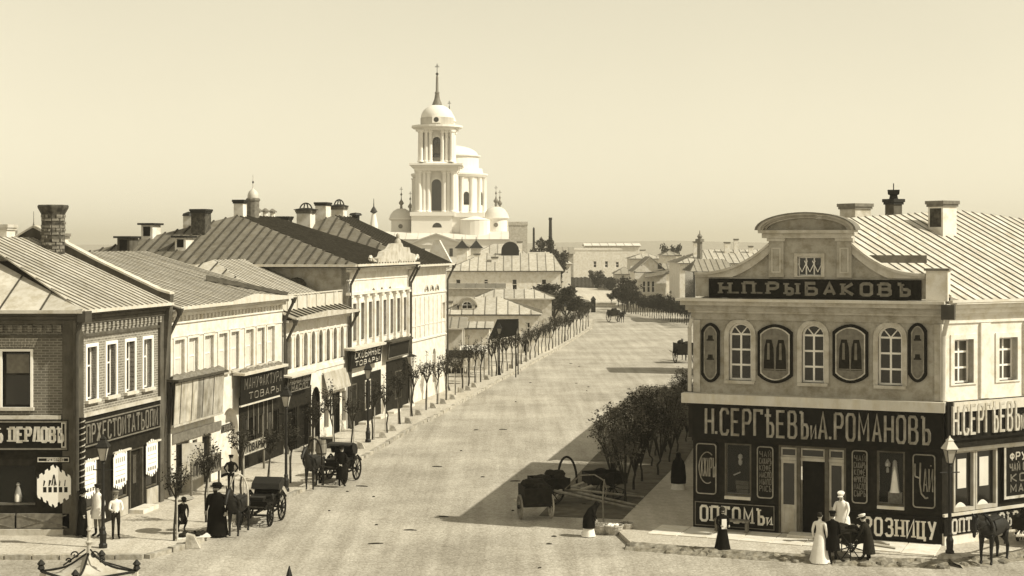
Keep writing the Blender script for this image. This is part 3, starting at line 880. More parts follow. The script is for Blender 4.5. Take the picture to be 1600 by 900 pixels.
def basket(loc, label, r=.32, h=.26, m='straw', fill=None):
    t = thing('basket', label, 'basket', place(loc, rnd.random()))
    MB().lathe([(r * .72, 0), (r * .95, h * .6), (r, h), (r * 1.06, h), (r * 1.06, h + .04), (r * .95, h + .04), (r * .9, h - .05)], 16).build('weave', m, t)
    q = MB()
    for k in range(14):
        a = rnd.random() * 6.28; d = rnd.random() * r * .7
        q.lathe([(.01, -.05), (.06, -.02), (.065, .02), (.01, .06)], 6, (d * math.cos(a), d * math.sin(a), h + .01))
    q.build('goods', fill or 'cloth_grey', t, smooth=True)
    return t

# ------------------------------------------------------------------ the ground
def ground_mat(name, v, cob=0.35, big=.12, streak=.18):
    m = bpy.data.materials.new(name); m.use_nodes = True
    t = m.node_tree; N, K = t.nodes.new, t.links.new
    p = t.nodes['Principled BSDF']; p.inputs['Roughness'].default_value = .95; p.inputs['Specular IOR Level'].default_value = .15
    co = N('ShaderNodeTexCoord'); src = co.outputs['Object']
    def noise(scale, det, mapscale=None, rough=.6):
        n = N('ShaderNodeTexNoise'); n.inputs['Scale'].default_value = scale; n.inputs['Detail'].default_value = det; n.inputs['Roughness'].default_value = rough
        if mapscale:
            mp = N('ShaderNodeMapping'); mp.inputs['Scale'].default_value = mapscale; mp.inputs['Rotation'].default_value = (0, 0, R(8.5)); K(src, mp.inputs[0]); K(mp.outputs[0], n.inputs['Vector'])
        else: K(src, n.inputs['Vector'])
        return n.outputs[0]
    def ramp(x, a, b, lo, hi):
        r = N('ShaderNodeValToRGB'); r.color_ramp.elements[0].position = a; r.color_ramp.elements[1].position = b
        r.color_ramp.elements[0].color = (lo, lo * .985, lo * .96, 1); r.color_ramp.elements[1].color = (hi, hi, hi, 1); K(x, r.inputs[0]); return r.outputs[0]
    def mult(a, b, f=1):
        x = N('ShaderNodeMix'); x.data_type = 'RGBA'; x.blend_type = 'MULTIPLY'; x.inputs[0].default_value = f; K(a, x.inputs[6]); K(b, x.inputs[7]); return x.outputs[2]
    base = N('ShaderNodeRGB'); base.outputs[0].default_value = S(v)
    c = mult(base.outputs[0], ramp(noise(.16, 7, None, .7), .34, .66, 1 - big, 1.06))
    c = mult(c, ramp(noise(.55, 6, (2.6, .10, 1)), .35, .62, 1 - streak, 1.03))
    c = mult(c, ramp(noise(3.5, 6, (1, 1.4, 1), .75), .36, .58, .80, 1.05))
    c = mult(c, ramp(noise(1.1, 8, (.35, 1.5, 1), .8), .30, .40, .55, 1.0))
    vo = N('ShaderNodeTexVoronoi'); vo.inputs['Scale'].default_value = 5.2; vo.feature = 'DISTANCE_TO_EDGE'; K(src, vo.inputs['Vector'])
    c = mult(c, ramp(vo.outputs['Distance'], 0, .12, 1 - cob, 1.0), .8)
    K(c, p.inputs['Base Color'])
    ad = N('ShaderNodeMath'); ad.operation = 'MULTIPLY_ADD'; ad.inputs[1].default_value = .5
    K(noise(6, 6), ad.inputs[0]); K(vo.outputs['Distance'], ad.inputs[2])
    bp = N('ShaderNodeBump'); bp.inputs['Strength'].default_value = .55; bp.inputs['Distance'].default_value = .06
    K(ad.outputs[0], bp.inputs['Height']); K(bp.outputs[0], p.inputs['Normal'])
    MATS[name] = m
ground_mat('earth', .30, .1, .25)
ground_mat('road', .48, .30, .34, .22)
ground_mat('pavement_stone', .50, .12, .10, .12)
ground_mat('far_land', .34, 0, .3)

def sheet(name, pts, z, m, th=None, parent=None):
    q = MB()
    if th: q.flat(pts, z - th, z)
    else:
        n = len(pts)
        a = sum(pts[i][0] * pts[(i + 1) % n][1] - pts[(i + 1) % n][0] * pts[i][1] for i in range(n))
        if a < 0: pts = pts[::-1]
        q.add([(x, y, z) for x, y in pts], [tuple(range(n))])
    return q.build(name, m, parent, kind='structure')

PV = .14                                             # height of the street pavement
A = G(118, 835, PV)
D_ = Vector((.196, .98, 0)).normalized()
fA = Fac(A, D_)
def kerb(px, py): return G(px, py, PV)
sheet('ground', [(-7000, -200), (7000, -200), (7000, 9000), (-7000, 9000)], -.03, 'earth')
KL = [kerb(x, y) for x, y in ((-120, 866), (225, 866), (296, 846), (480, 756), (578, 704), (640, 667), (706, 633), (775, 594), (812, 575), (868, 545), (922, 512), (926, 498))]
road = sheet('road', [(-90, -60), (90, -60), (90, 52), (30, 56)] + [(20, 66), (19.0, 118), (26, 176), (27.5, 300), (12, 300), (-60, 300), (-60, 60), (-90, 52)], -.012, 'road')
back = [fA.p0 + fA.d * s + fA.n * .5 for s in (150, 0)]
q = MB()
for a, b in zip(KL, KL[1:]):
    if b.y - a.y > .01: q.add([(a.x, a.y, PV), (b.x, b.y, PV), (-70, b.y, PV), (-70, a.y, PV)], [(0, 1, 2, 3)])
a = KL[0]; q.add([(-70, KL[1].y, -.2), (KL[1].x, KL[1].y, -.2), (KL[1].x, KL[1].y, PV), (-70, KL[1].y, PV)], [(0, 1, 2, 3)])
pave = q.build('pavement', 'pavement_stone', None, kind='structure')
q = MB()
for a, b in zip(KL, KL[1:]):                         # rough kerb stones along the pavement edge
    n = max(1, int((b - a).length / .9)); e = (b - a) / n
    for k in range(n):
        p0, p1 = a + e * (k + .02), a + e * (k + .97); nn = Vector((e.y, -e.x, 0)).normalized()
        if p0.x < -20: continue
        w = .22 + rnd.uniform(-.03, .03); j = rnd.uniform(-.02, .02)
        pts = [(p0.x, p0.y), (p1.x, p1.y), (p1.x + nn.x * w, p1.y + nn.y * w), (p0.x + nn.x * w, p0.y + nn.y * w)]
        if p0.y < 95: MB().flat(pts, -.05, PV + .012 + j).build('kerb_stone', 'stone', pave)
        else: q.flat(pts, -.05, PV + .012 + j)
q.build('kerb_stones', 'stone', pave, kind='stuff')
# far land and the rise at the end of the street
q = MB(); xs = [-3200 + 200 * k for k in range(33)]
hh = [6 + 7.5 * (0.5 + .5 * math.sin(x * .0021 + 1)) + 3 * math.sin(x * .009) for x in xs]
vv = []
for x, h in zip(xs, hh): vv += [(x, 1500, -.5), (x, 1900, max(4.0, h)), (x, 2500, max(4.0, h))]
q.add(vv, [(3 * k, 3 * k + 3, 3 * k + 4, 3 * k + 1) for k in range(32)] + [(3 * k + 1, 3 * k + 4, 3 * k + 5, 3 * k + 2) for k in range(32)])
q.build('hills', 'far_land', None, smooth=True, kind='structure')
a = [AT(898, 470, 292), AT(962, 473, 292), AT(966, 452, 335), AT(899, 449, 335)]
MB().add([tuple(p) for p in a] + [(p.x, p.y, -1) for p in a], [(0, 1, 2, 3), (0, 4, 5, 1), (1, 5, 6, 2), (2, 6, 7, 3), (3, 7, 4, 0)]).build('embankment', 'pavement_stone', kind='structure')

sheet('shade_sheet', [tuple(G(x, y).to_2d()) for x, y in ((842, 806), (1000, 812), (1040, 770), (1083, 700), (1083, 612), (1010, 640), (930, 712))], .006, 'shade_soil')  # dark sheet added to deepen the shade around the bushy trees
# ------------------------------------------------------------------ right: the corner shop on the square
PR = .16
P1, P2 = G(1083, 823, PR), G(1472, 851, PR)
fR = Fac(P1, P2 - P1)
SIDE_D = Vector((.848, .53, 0))
fS = Fac(P2, SIDE_D)
LR = (P2 - P1).length; LS = 14.0
FLD = Vector((.2, 1, 0)).normalized()                # the flank that runs up the street
P0 = P1 + FLD * 16
fL = Fac(P0, P1 - P0)
S_R = fR.M.inverted() @ fS.M; L_R = fR.M.inverted() @ fL.M
fr0 = [P1 - FLD * -.2 + Vector((-3.0, -.2, 0)), G(985, 846, PR), G(1110, 856, PR), G(1300, 869, PR), G(1480, 874, PR), G(1760, 838, PR)]
pv2 = sheet('pavement', [(p.x, p.y) for p in fr0] + [(40, 80), (P0.x + 2, P0.y), (P0.x - 2.2, P0.y)], PR - .02, 'pavement_stone', .3)
pl = MB()                                            # the slabs before the shop windows
nsl = 9
for k in range(nsl):
    a0, a1 = -1.2 + (LR + 1.2) * k / nsl, -1.2 + (LR + 1.2) * (k + 1) / nsl
    w = rnd.uniform(1.9, 2.15)
    c = [fR.M @ Vector(v) for v in ((a0 + .02, -.06, 0), (a1 - .02, -.06, 0), (a1 - .02, -w, 0), (a0 + .02, -w, 0))]
    MB().flat([(p.x, p.y) for p in c], PR - .1, PR + rnd.uniform(.0, .02)).build('slab', 'slab', pv2)
q = MB()
for a, b in zip(fr0[1:], fr0[2:]):                    # rough rubble bank stepping down to the road
    e = (b - a).normalized(); nn = Vector((e.y, -e.x, 0)); n = int((b - a).length / .16)
    def rk(k, row, a=a, b=b, nn=nn):
        r2 = random.Random(int((a.x + (b - a).x * k / n) * 977) * 31 + row)
        p = a + (b - a) * (k / n) + nn * (-.02 + .16 * row)
        return (p.x + r2.uniform(-.04, .04), p.y + r2.uniform(-.05, .05), max(-.04, PR * (1.0, 1.0, .78, .5, .28, -.3)[row] + r2.uniform(-.035, .045) * (row > 0)))
    for k in range(n):
        for row in range(5):
            q.add([rk(k, row), rk(k + 1, row), rk(k + 1, row + 1), rk(k, row + 1)], [(3, 2, 1, 0)])
q.build('rubble_bank', 'rubble', pv2, kind='stuff')
for a, b in zip(fr0[1:], fr0[2:]):
    e = (b - a).normalized(); nn = Vector((e.y, -e.x, 0)); n = int((b - a).length / .55)
    for k in range(n):
        row = rnd.choice((.15, .35, .5, .62)); p = a + (b - a) * ((k + rnd.random()) / n) + nn * row; r = rnd.uniform(.12, .26)
        top = PR * (1.15 - row * 1.2) + rnd.uniform(.0, .05)
        mb = MB(Matrix.Translation((p.x, p.y, 0)) @ Matrix.Rotation(rnd.random() * 3, 4, 'Z'))
        mb.lathe([(r * .95, -.1), (r * rnd.uniform(.95, 1.1), top * .5), (r * .72, top * .95), (r * .3, top)], 7, (0, 0, 0), rnd.uniform(.8, 1.4), rnd.uniform(.7, 1.0))
        mb.build('stone', 'rubble', pv2)

shop = thing('corner_house', 'grey stuccoed two storey corner house with curved gable and dark shop front', 'house', fR.M)
zt = lambda px, py, off=0: fR.z(px, py, off)
Z_led0, Z_led1 = zt(1083, 628), zt(1083, 613)         # ledge over the long sign
Z_cor = zt(1270, 468)                                # cornice top
# upper wall with arched windows
wins = [(1139, 1174), (1253, 1288), (1372, 1410)]
wz0, wz1 = zt(1270, 598), zt(1270, 507)
ops = [(fR.x(a), fR.x(b), wz0, wz1, True) for a, b in wins]
mb = MB(); wall(mb, 0, LR, Z_led1, Z_cor - .8, ops); mb.build('upper_wall', 'shaded_stucco', shop)
for o in ops:
    w = window(shop, None, o[0], o[1], wz0, wz1, True, cols=2, rows=3, surround='grey_stucco', sw=.17, sill='grey_stucco', bar=.07)
for x0, x1 in ((.02, .28), (LR - .26, LR - .02)): MB().box(x0, x1, -.05, -.002, Z_led1 + .02, Z_cor - .82).build('corner_strip', 'grey_stucco', shop)
# cornice: stacked mouldings
zc = Z_cor - .80
for k, (o, h, m) in enumerate(((.06, .26, 'shaded_stucco'), (.16, .08, 'grey_stucco'), (.24, .20, 'shaded_stucco'), (.40, .16, 'grey_stucco'), (.55, .10, 'pale_trim'))):
    e0 = o * .6
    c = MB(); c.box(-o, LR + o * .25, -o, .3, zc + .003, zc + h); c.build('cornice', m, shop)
    c = MB(); c.box(o * .25 + .01, LS, -o - .002, .3, zc + .003, zc + h - .004); c.build('cornice', 'white_stucco', shop, S_R)  # side run of the same cornice, without the shade tone
    zc += h
# name board and attic gable
zb0, zb1 = zt(1270, 465), zt(1270, 434)
MB().box(.12, LR - .55, -.10, .16, zb0, zb1).build('attic_wall', 'shaded_stucco', shop)
gx = lambda px: fR.x(px)
gz = lambda px, py: fR.z(px, py)
zg = zb1
ztop = gz(1265, 372)
def scroll(sg):
    x_in = gx(1203) if sg < 0 else gx(1332); x_out = .12 if sg < 0 else LR - .55
    pts = []
    for k in range(13):
        t = k / 12
        pts.append((x_out + (x_in - x_out) * (1 - (1 - t) ** 1.0), zg + .08 + (ztop - .35 - zg) * (t ** 2.3)))
    return pts, x_in, x_out
for sg in (-1, 1):
    pts, xi, xo = scroll(sg)
    MB().prism([(xo, zg + .003)] + pts + [(xi, zg + .003)], -.02, .28).build('gable_wing', 'shaded_stucco', shop)
    low = [(x, z - .30) for x, z in pts]; q = MB()
    for (a, b), (c, d) in zip(zip(pts, pts[1:]), zip(low, low[1:])):
        q.prism([a, b, (d[0], max(d[1], zg + .004)), (c[0], max(c[1], zg + .004))], -.16, -.024)
        q.prism([(a[0], a[1] + .10), (b[0], b[1] + .10), (b[0], b[1] + .002), (a[0], a[1] + .002)], -.26, .34)
    q.build('scroll_moulding', 'grey_stucco', shop)
x0, x1 = gx(1202), gx(1333)
awx0, awx1, awz0, awz1 = gx(1247), gx(1284), zg + .06, gz(1265, 401)
mb = MB(); wall(mb, x0, x1, zg + .003, ztop, [(awx0, awx1, awz0, awz1)], .4, -.08); mb.build('gable_block', 'shaded_stucco', shop)
aw = window(shop, Matrix.Translation((0, -.08, 0)), awx0, awx1, awz0, awz1, cols=3, rows=1, surround='grey_stucco', sw=.12)
q = MB()
for k in range(3):
    c = awx0 + (awx1 - awx0) * (k + .5) / 3
    for sg in (-1, 1): q.tube((c, .09, awz0 + .15), (c + sg * .2, .09, awz1 - .15), .018, n=4)
q.build('lattice', 'white_paint', aw)
for a, b in ((1203, 1226), (1309, 1332)):
    pa, pb = gx(a), gx(b)
    p = MB().box(pa, pb, -.20, -.083, zg + .02, ztop - .12).build('pilaster', 'shaded_stucco', shop)
    MB().ring(rectpts(pa + .1, pb - .1, zg + .18, ztop - .35), rectpts(pa + .15, pb - .15, zg + .23, ztop - .40), -.225, -.203).build('panel_edge', 'grey_stucco', p)
    MB().box(pa - .06, pb + .06, -.26, -.08, ztop - .117, ztop - .003).build('capital', 'grey_stucco', p)
ar0, ar1 = gx(1189), gx(1337); cxg = (ar0 + ar1) / 2; rw = (ar1 - ar0) / 2; rise = gz(1265, 334) - ztop - .3
MB().box(ar0 - .02, ar1 + .02, -.42, .36, ztop + .18, ztop + .29).box(ar0 + .1, ar1 - .1, -.30, .34, ztop, ztop + .178).build('gable_cornice', 'grey_stucco', shop)
def arcp(f, n=18): return [(cxg - rw * f * math.cos(math.pi * k / n), ztop + .293 + (rise + (f - 1) * 1.0) * math.sin(math.pi * k / n)) for k in range(n + 1)]
MB().prism(arcp(.84), -.12, .3).build('gable_field', 'shaded_stucco', shop)
for f0, f1, y, m in ((1.02, .96, -.52, 'grey_stucco'), (.955, .90, -.40, 'shaded_stucco'), (.895, .845, -.28, 'grey_stucco')):
    q = MB(); a, b = arcp(f0), arcp(f1)
    for k in range(len(a) - 1): q.prism([a[k], a[k + 1], b[k + 1], b[k]], y, .34)
    q.build('arch_moulding', m, shop)
a, b = arcp(1.06), arcp(1.021); q = MB()
for k in range(len(a) - 1): q.prism([a[k], a[k + 1], b[k + 1], b[k]], -.60, .5)
q.build('gable_flashing', 'iron_grey', shop)
px0, px1 = LR - .53, LR + .22
MB().box(px0, px1, -.25, .6, Z_cor + .003, gz(1462, 423)).build('corner_pier', 'white_stucco', shop)
MB().box(px0 - .06, px1 + .06, -.32, .66, gz(1462, 423) + .002, gz(1462, 423) + .08).build('pier_cap', 'iron_grey', shop)
# sheet-iron roof in the frame of the side wall
rR = lambda a, w, h: S_R @ Vector((a, w, h))
ze = Z_cor + .02
tan = .47
pts = [rR(.45, -.5, ze), rR(LS, -.5, ze), rR(LS, 6.4, ze + 3.1), rR(11.8, 6.4, ze + 3.05), rR(8.8, 7.1, ze + 3.45), rR(1.15, 6.2, ze + 2.98), rR(-2.5, 4.2, ze + 2.10)]
slope(shop, pts, .46, ['roof_bright', 'seam_mid'], seam=(.035, .032))
MB().add([rR(-2.75, 4.1, ze + 2.0), rR(1.15, 6.2, ze + 2.93), rR(8.8, 7.1, ze + 3.4), rR(11.8, 6.4, ze + 3.0), rR(LS, 6.4, ze + 3.0), rR(LS, 15, ze), rR(3, 15.5, ze), (0.2, .3, ze), (2.0, .3, ze + .9)], [(0, 1, 7), (1, 2, 6, 7), (2, 3, 6), (3, 4, 5, 6), (0, 7, 8)]).build('back_roof', 'roof_bright', shop)
MB().box(-.1, LS, -.58, -.44, ze - .06, ze + .03).build('gutter', 'pale_trim', shop, S_R)
# chimneys on the roof
def chimney(root, M, x, y, z0, z1, w, d, m='white_stucco', cap='pale_trim', ring=False):
    c = MB().box(x - w / 2, x + w / 2, y - d / 2, y + d / 2, z0, z1 - .14).build('chimney', m, root, M)
    MB().box(x - w / 2 - .09, x + w / 2 + .09, y - d / 2 - .09, y + d / 2 + .09, z1 - .137, z1).box(x - w / 2 - .05, x + w / 2 + .05, y - d / 2 - .05, y + d / 2 + .05, z1 - .24, z1 - .139).build('chimney_cap', cap, c)
    if ring:
        q = MB()
        for ang in (0, 90):
            T = Matrix.Translation((x, y, z1)) @ Matrix.Rotation(R(ang), 4, 'Z'); q.T = T
            q.path([(w * .42 * math.cos(math.pi * k / 8), 0, .5 * math.sin(math.pi * k / 8)) for k in range(9)], .05, 5)
        q.T = Matrix.Translation((x, y, z1)); q.lathe([(w * .8, .003), (w * .8, .05), (w * .3, .16)], 12)
        q.build('chimney_cowl', 'iron', c)
    return c
ch = chimney(shop, S_R, 5.5, 5.0, ze + 1.6, ze + 3.75, .78, .78, 'white_stucco', 'iron_grey')
MB().box(5.5 - .392, 5.5 - .36, 4.7, 5.3, ze + 2.7, ze + 3.45).build('worn_patch', 'brick_chimney', ch)
chimney(shop, S_R, 4.65, 9.0, ze + 1.6, ze + 3.72, .9, .9, 'grey_stucco', 'iron_grey')
c2 = chimney(shop, S_R, 6.9, 9.0, ze + 1.6, ze + 3.95, .5, .5, 'brick_dark', 'iron')
MB(Matrix.Translation((6.9, 9.0, ze))).lathe([(.26, 3.955), (.22, 4.12), (.33, 4.15), (.36, 4.34), (.25, 4.34)], 4).tube((0, 0, 4.3), (0, 0, 4.62), .022).build('chimney_cowl', 'iron', c2)
# the long roof step behind the gable
MB().box(LR - 3.2, LR - .6, .5, .62, gz(1340, 372) - .9, gz(1340, 372) - .62).build('snow_guard', 'seam_mid', shop)
# side wall
sx = lambda px, off=0: fS.x(px, off)
sz = lambda px, py, off=0: fS.z(px, py, off)
so = [(sx(1490), sx(1509), sz(1490, 600), sz(1490, 531)), (sx(1560), sx(1580), sz(1560, 594), sz(1560, 524))]
sw_ = so[0][1] - so[0][0]; sz0, sz1 = so[0][2], so[0][3]
so = [(a[0], a[0] + 1.0, sz0, sz1) for a in so] + [(so[1][0] + k * (so[1][0] - so[0][0]), so[1][0] + k * (so[1][0] - so[0][0]) + 1.0, sz0, sz1) for k in (1, 2, 3)]
mb = MB(); wall(mb, 0, LS, Z_led1, Z_cor - .803, so); mb.build('upper_wall', 'white_stucco', shop, S_R)
for o in so:
    window(shop, S_R, o[0], o[1], sz0, sz1, cols=2, rows=3, depth=.22, bar=.07, surround='white_stucco', sw=.18, pane='glass_grey', transom=[sz0 + .55, sz0 + 1.12])
for k in range(5):
    x = sx(1530) + k * (so[1][0] - so[0][0]); MB().box(x, x + .5, -.10, -.002, Z_led1 + .02, Z_cor - .82).build('pilaster', 'white_stucco', shop, S_R)
MB().box(-.10, .26, -.08, -.003, Z_led1 + .02, Z_cor - .82).build('pilaster', 'white_stucco', shop, S_R)
# ledge above the shop
c = MB(); c.prism([(-.34, Z_led0), (LR + .14, Z_led0), (LR + .14, Z_led1), (-.34, Z_led1)], -.44, .02); c.build('ledge', 'pale_trim', shop)
c = MB(); c.box(.14, LS, -.44, .02, Z_led0 + .003, Z_led1 - .003); c.build('ledge', 'pale_trim', shop, S_R)
# flank and rear
mb = MB(L_R); wall(mb, .02, 15.7, 0, Z_cor - .01, [(2 + 3 * k, 3 + 3 * k, 5.6, 7.6) for k in range(4)]); mb.build('flank_wall', 'shaded_stucco', shop)
for k in range(4): window(shop, L_R, 2 + 3 * k, 3 + 3 * k, 5.6, 7.6, cols=2, rows=3)
MB().path([(.05, -.35, Z_cor - .75), (-.06, -.30, Z_cor - 1.1), (-.10, -.12, Z_cor - 1.4), (-.10, -.12, Z_led1 + .05)], .075, 8).build('drainpipe', 'pipe_pale', shop, smooth=True)
MB().path([(LR + .30, -.55, Z_cor - .1), (LR + .24, -.45, Z_cor - .6), (LR + .08, -.16, Z_cor - 1.2), (LR + .05, -.14, Z_led1 + .05)], .085, 8).build('drainpipe', 'pipe_pale', shop, smooth=True)
MB().box(LR + .05, LR + .5, -.75, -.3, Z_cor - .62, Z_cor - .1).build('hopper', 'gutter', shop)
# ground-floor shop front
Z_s0 = zt(1083, 682)
MB().box(-.10, LR + .10, -.29, -.003, Z_s0 + .01, Z_led0 - .006).build('fascia', 'dark_wood', shop)
MB().box(.10, LS, -.29, -.004, Z_s0 + .012, Z_led0 - .008).build('fascia', 'dark_wood', shop, S_R)
c = MB(); c.box(-.02, LR + .02, -.12, -.03, Z_s0 - .14, Z_s0 - .0).build('sign_rail', 'dark_wood', shop)
Zd1, Zd0 = zt(1085, 779), PR
X = fR.x
bays = [(X(1132), X(1174)), (X(1370), X(1414))]
dw0, dw1 = zt(1132, 775), zt(1132, 692)
dr0, dr1 = X(1217), X(1322)
mb = MB(); wall(mb, 0, LR, 0, Z_led0 - .003, [(a, b, dw0, dw1) for a, b in bays] + [(dr0, dr1, PR, dw1 + .05)], .4); mb.build('shop_wall', 'dark_wood', shop)
for a, b in bays:
    w = MB().ring(rectpts(a, b, dw0, dw1), rectpts(a + .07, b - .07, dw0 + .09, dw1 - .06), .02, .12).build('shop_window', 'door_wood', shop)
    MB().box(a + .05, b - .05, .28, .29, dw0, dw1).build('backing', 'black_paint', w)
    MB().box(a + .02, b - .02, -.10, .02, dw0 - .09, dw0 + .02).build('sill', 'pale_trim', w)
    MB().box(a + .06, b - .06, .10, .25, dw0 + .09, dw0 + .12).build('shelf', 'pale_wood', w)
    pm = MB().box(a + .06, b - .06, .075, .083, dw0 + .08, dw1 - .05).build('pane', 'glass_clear', w) if 'glass_clear' in MATS else None
    wdt = b - a
    if a < LR / 2:
        MB().lathe([(.01, 0), (.07, .06), (.08, .16), (.05, .24), (.09, .30), (.07, .40), (.01, .44)], 12, (a + wdt * .55, .17, dw0 + 1.15)).tube((a + wdt * .55, .17, dw0 + .9), (a + wdt * .3, .17, dw0 + .78), .025).build('hanging_lamp', 'sugar', w, smooth=True)
        q = MB()
        for k in range(3): q.box(a + wdt * .42 - .02 * k, b - .14, .13, .24, dw0 + .12 + .16 * k, dw0 + .26 + .16 * k)
        q.build('stacked_packets', 'cloth_grey', w)
    else:
        MB().lathe([(.20, 0), (.17, .10), (.10, .80), (.075, 1.10), (.03, 1.16)], 14, (a + wdt * .62, .17, dw0 + .50)).build('sugar_loaf', 'sugar', w, smooth=True)
        MB().box(a + wdt * .38, a + wdt * .88, .12, .24, dw0 + .12, dw0 + .50).build('packet_stack', 'straw', w)
        MB().lathe([(.09, 0), (.10, .1), (.05, .2), (.01, .26)], 10, (a + wdt * .36, .17, dw0 + 1.42)).build('sugar_loaf', 'sugar', w, smooth=True)
        MB().lathe([(.05, 0), (.05, .12), (.03, .18)], 10, (a + wdt * .36, .17, dw0 + 1.2)).build('jar', 'sugar', w, smooth=True)
# entrance: two glazed leaves, a dark open doorway between, lights over
dw = dr1 - dr0
ent = MB().ring(rectpts(dr0, dr1, PR, dw1 + .05), rectpts(dr0 + .07, dr1 - .07, PR + .01, dw1 - .04), -.03, .12).build('entrance', 'door_wood', shop)
zt_ = zt(1217, 716)
MB().box(dr0 + .07, dr1 - .07, .0, .10, zt_ - .05, zt_ + .07).build('transom', 'pale_wood', ent)
for xm in (X(1248), X(1292)): MB().box(xm - .07, xm + .07, -.05, .09, PR, dw1 - .05).build('door_post', 'door_wood', ent)
for a, b in ((dr0 + .08, X(1248) - .08), (X(1248) + .08, X(1292) - .08), (X(1292) + .08, dr1 - .08)):
    MB().ring(rectpts(a, b, zt_ + .08, dw1 - .06), rectpts(a + .05, b - .05, zt_ + .13, dw1 - .11), .02, .08).build('top_light', 'pale_wood', ent)
    MB().box(a + .03, b - .03, .045, .052, zt_ + .1, dw1 - .08).build('pane', 'glass_dark', ent)
for a, b in ((dr0 + .08, X(1248) - .08), (X(1292) + .08, dr1 - .08)):
    zm = PR + .95
    lf = MB().ring(rectpts(a, b, PR + .02, zt_ - .06), rectpts(a + .08, b - .08, zm + .12, zt_ - .16), .01, .07).build('door_leaf', 'pale_wood', ent)
    MB().box(a + .005, b - .005, .02, .06, PR + .03, zm + .11).build('lower_panel', 'door_wood', ent)
    MB().ring(rectpts(a + .09, b - .09, PR + .35, zm), rectpts(a + .13, b - .13, PR + .39, zm - .04), -.008, .018).build('panel_moulding', 'pale_wood', ent)
    MB().box(a + .07, b - .07, .035, .042, zm + .1, zt_ - .14).build('pane', 'glass_dark', ent)
MB().box(X(1248) + .07, X(1292) - .07, .33, .36, PR, zt_ - .05).build('doorway', 'black_paint', ent)  # black panel put in for the unlit inside of the open door
MB().box(X(1236), X(1300), -.75, -.05, PR - .02, PR + .10).build('doorstep', 'slab', shop)
# side shop front
Q = fS.x
s_w = [(Q(1489), Q(1521)), (Q(1523), Q(1556))]
szl, szh = fS.z(1489, 798), fS.z(1489, 706)
mb = MB(); wall(mb, 0, LS, 0, Z_led0 - .004, [(a, b, szl, szh) for a, b in s_w], .4); mb.build('shop_wall', 'dark_wood', shop, S_R)
for a, b in s_w:
    w = MB().ring(rectpts(a - .02, b + .02, szl - .05, szh + .03), rectpts(a + .06, b - .06, szl + .08, szh - .06), -.06, .12).build('shop_window', 'pale_wood', shop, S_R)
    MB().box(a, b, .09, .098, szl, szh).build('pane', 'glass_dark', w)
    MB().box(a + (b - a) * .3, b - (b - a) * .28, .075, .088, szl + .75, szh - .3).build('curtain', 'blind_pale', w)
    MB().lathe([(.30, 0), (.26, .05), (.16, .12), (.05, .17)], 9, ((a + b) / 2 - .12, .04, szl + .09), 1, .15).build('folded_cloth', 'blind_pale', w)
c = MB(); c.box(.02, LS, -.16, -.06, Z_s0 - .14, Z_s0 - .01); c.build('sign_rail', 'pale_trim', shop, S_R)
MB().box(.02, LS, -.10, -.002, szl - .18, szl - .08).build('sill_rail', 'pale_trim', shop, S_R)
MB().box(0, LS, -.12, -.003, 0, .55).build('plinth', 'slab', shop, S_R)

# ------------------------------------------------------------------ signs
def sign(fac, pxl, pxr, pyt, pyb, label, out=.06, board='black_paint', edge=None, ew=.05, th=.05, tilt=0.0, words=(), name='shop_sign', outline=None, cat='sign'):
    x0, x1, z0, z1 = fac.r(pxl, pxr, pyt, pyb, out)
    W, Hh = x1 - x0, z1 - z0
    t = thing(name, label, cat, fac.at(x0, -out, z0) @ Matrix.Rotation(tilt, 4, 'X'))
    if outline: pts = outline(W, Hh)
    else: pts = rectpts(0, W, 0, Hh)
    MB().prism(pts, -th, 0).build('board', board, t)
    if edge:
        cx, cz = W / 2, Hh / 2
        def ins(p, d): return (p[0] + (d if p[0] < cx else -d), p[1] + (d if p[1] < cz else -d))
        o_ = [ins(p, .035) for p in pts]; i_ = [ins(p, .035 + ew) for p in pts]
        MB().ring(o_, i_, -th - .018, -th + .002).build('edging', edge, t)
    for wd in words:
        txt, a, b, c, d, tk = wd[:6]
        kw = wd[6] if len(wd) > 6 else {}
        m = kw.pop('m', 'letter_pale') if isinstance(kw, dict) else 'letter_pale'
        text(t, None, txt, W * a, W * b, Hh * c, Hh * d, tk, m, -th, **kw)
    return t, W, Hh, th

sign(fR, 1108, 1440, 435, 465, 'long black name board with raised serif letters under the curved gable', .14, words=[('Н.П.РЫБАКОВЪ', .04, .965, .24, .80, .11, dict(serif=.95, m='letter_dim', fill=.55, d=.05))])
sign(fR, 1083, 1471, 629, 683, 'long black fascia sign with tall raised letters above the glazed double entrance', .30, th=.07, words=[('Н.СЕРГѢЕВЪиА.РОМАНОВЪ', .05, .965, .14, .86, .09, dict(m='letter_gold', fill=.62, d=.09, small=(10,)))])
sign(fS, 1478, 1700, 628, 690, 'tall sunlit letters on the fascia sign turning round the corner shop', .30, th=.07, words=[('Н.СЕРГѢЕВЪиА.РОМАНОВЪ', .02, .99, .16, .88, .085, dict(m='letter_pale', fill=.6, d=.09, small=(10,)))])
sign(fR, 1085, 1212, 781, 821, 'dark dado board with pale serif letters below the lamp display window', .03, edge='letter_dim', ew=.03, words=[('ОПТОМЪи', .06, .97, .24, .80, .085, dict(serif=1.0, m='letter_white', fill=.6, d=.03, small=(6,)))])
sign(fR, 1328, 1468, 799, 845, 'dark dado board with pale serif letters below the sugar loaf window', .03, words=[('въРОЗНИЦУ', .0, .98, .28, .84, .085, dict(serif=1.0, m='letter_white', fill=.6, d=.03, small=(0, 1)))])
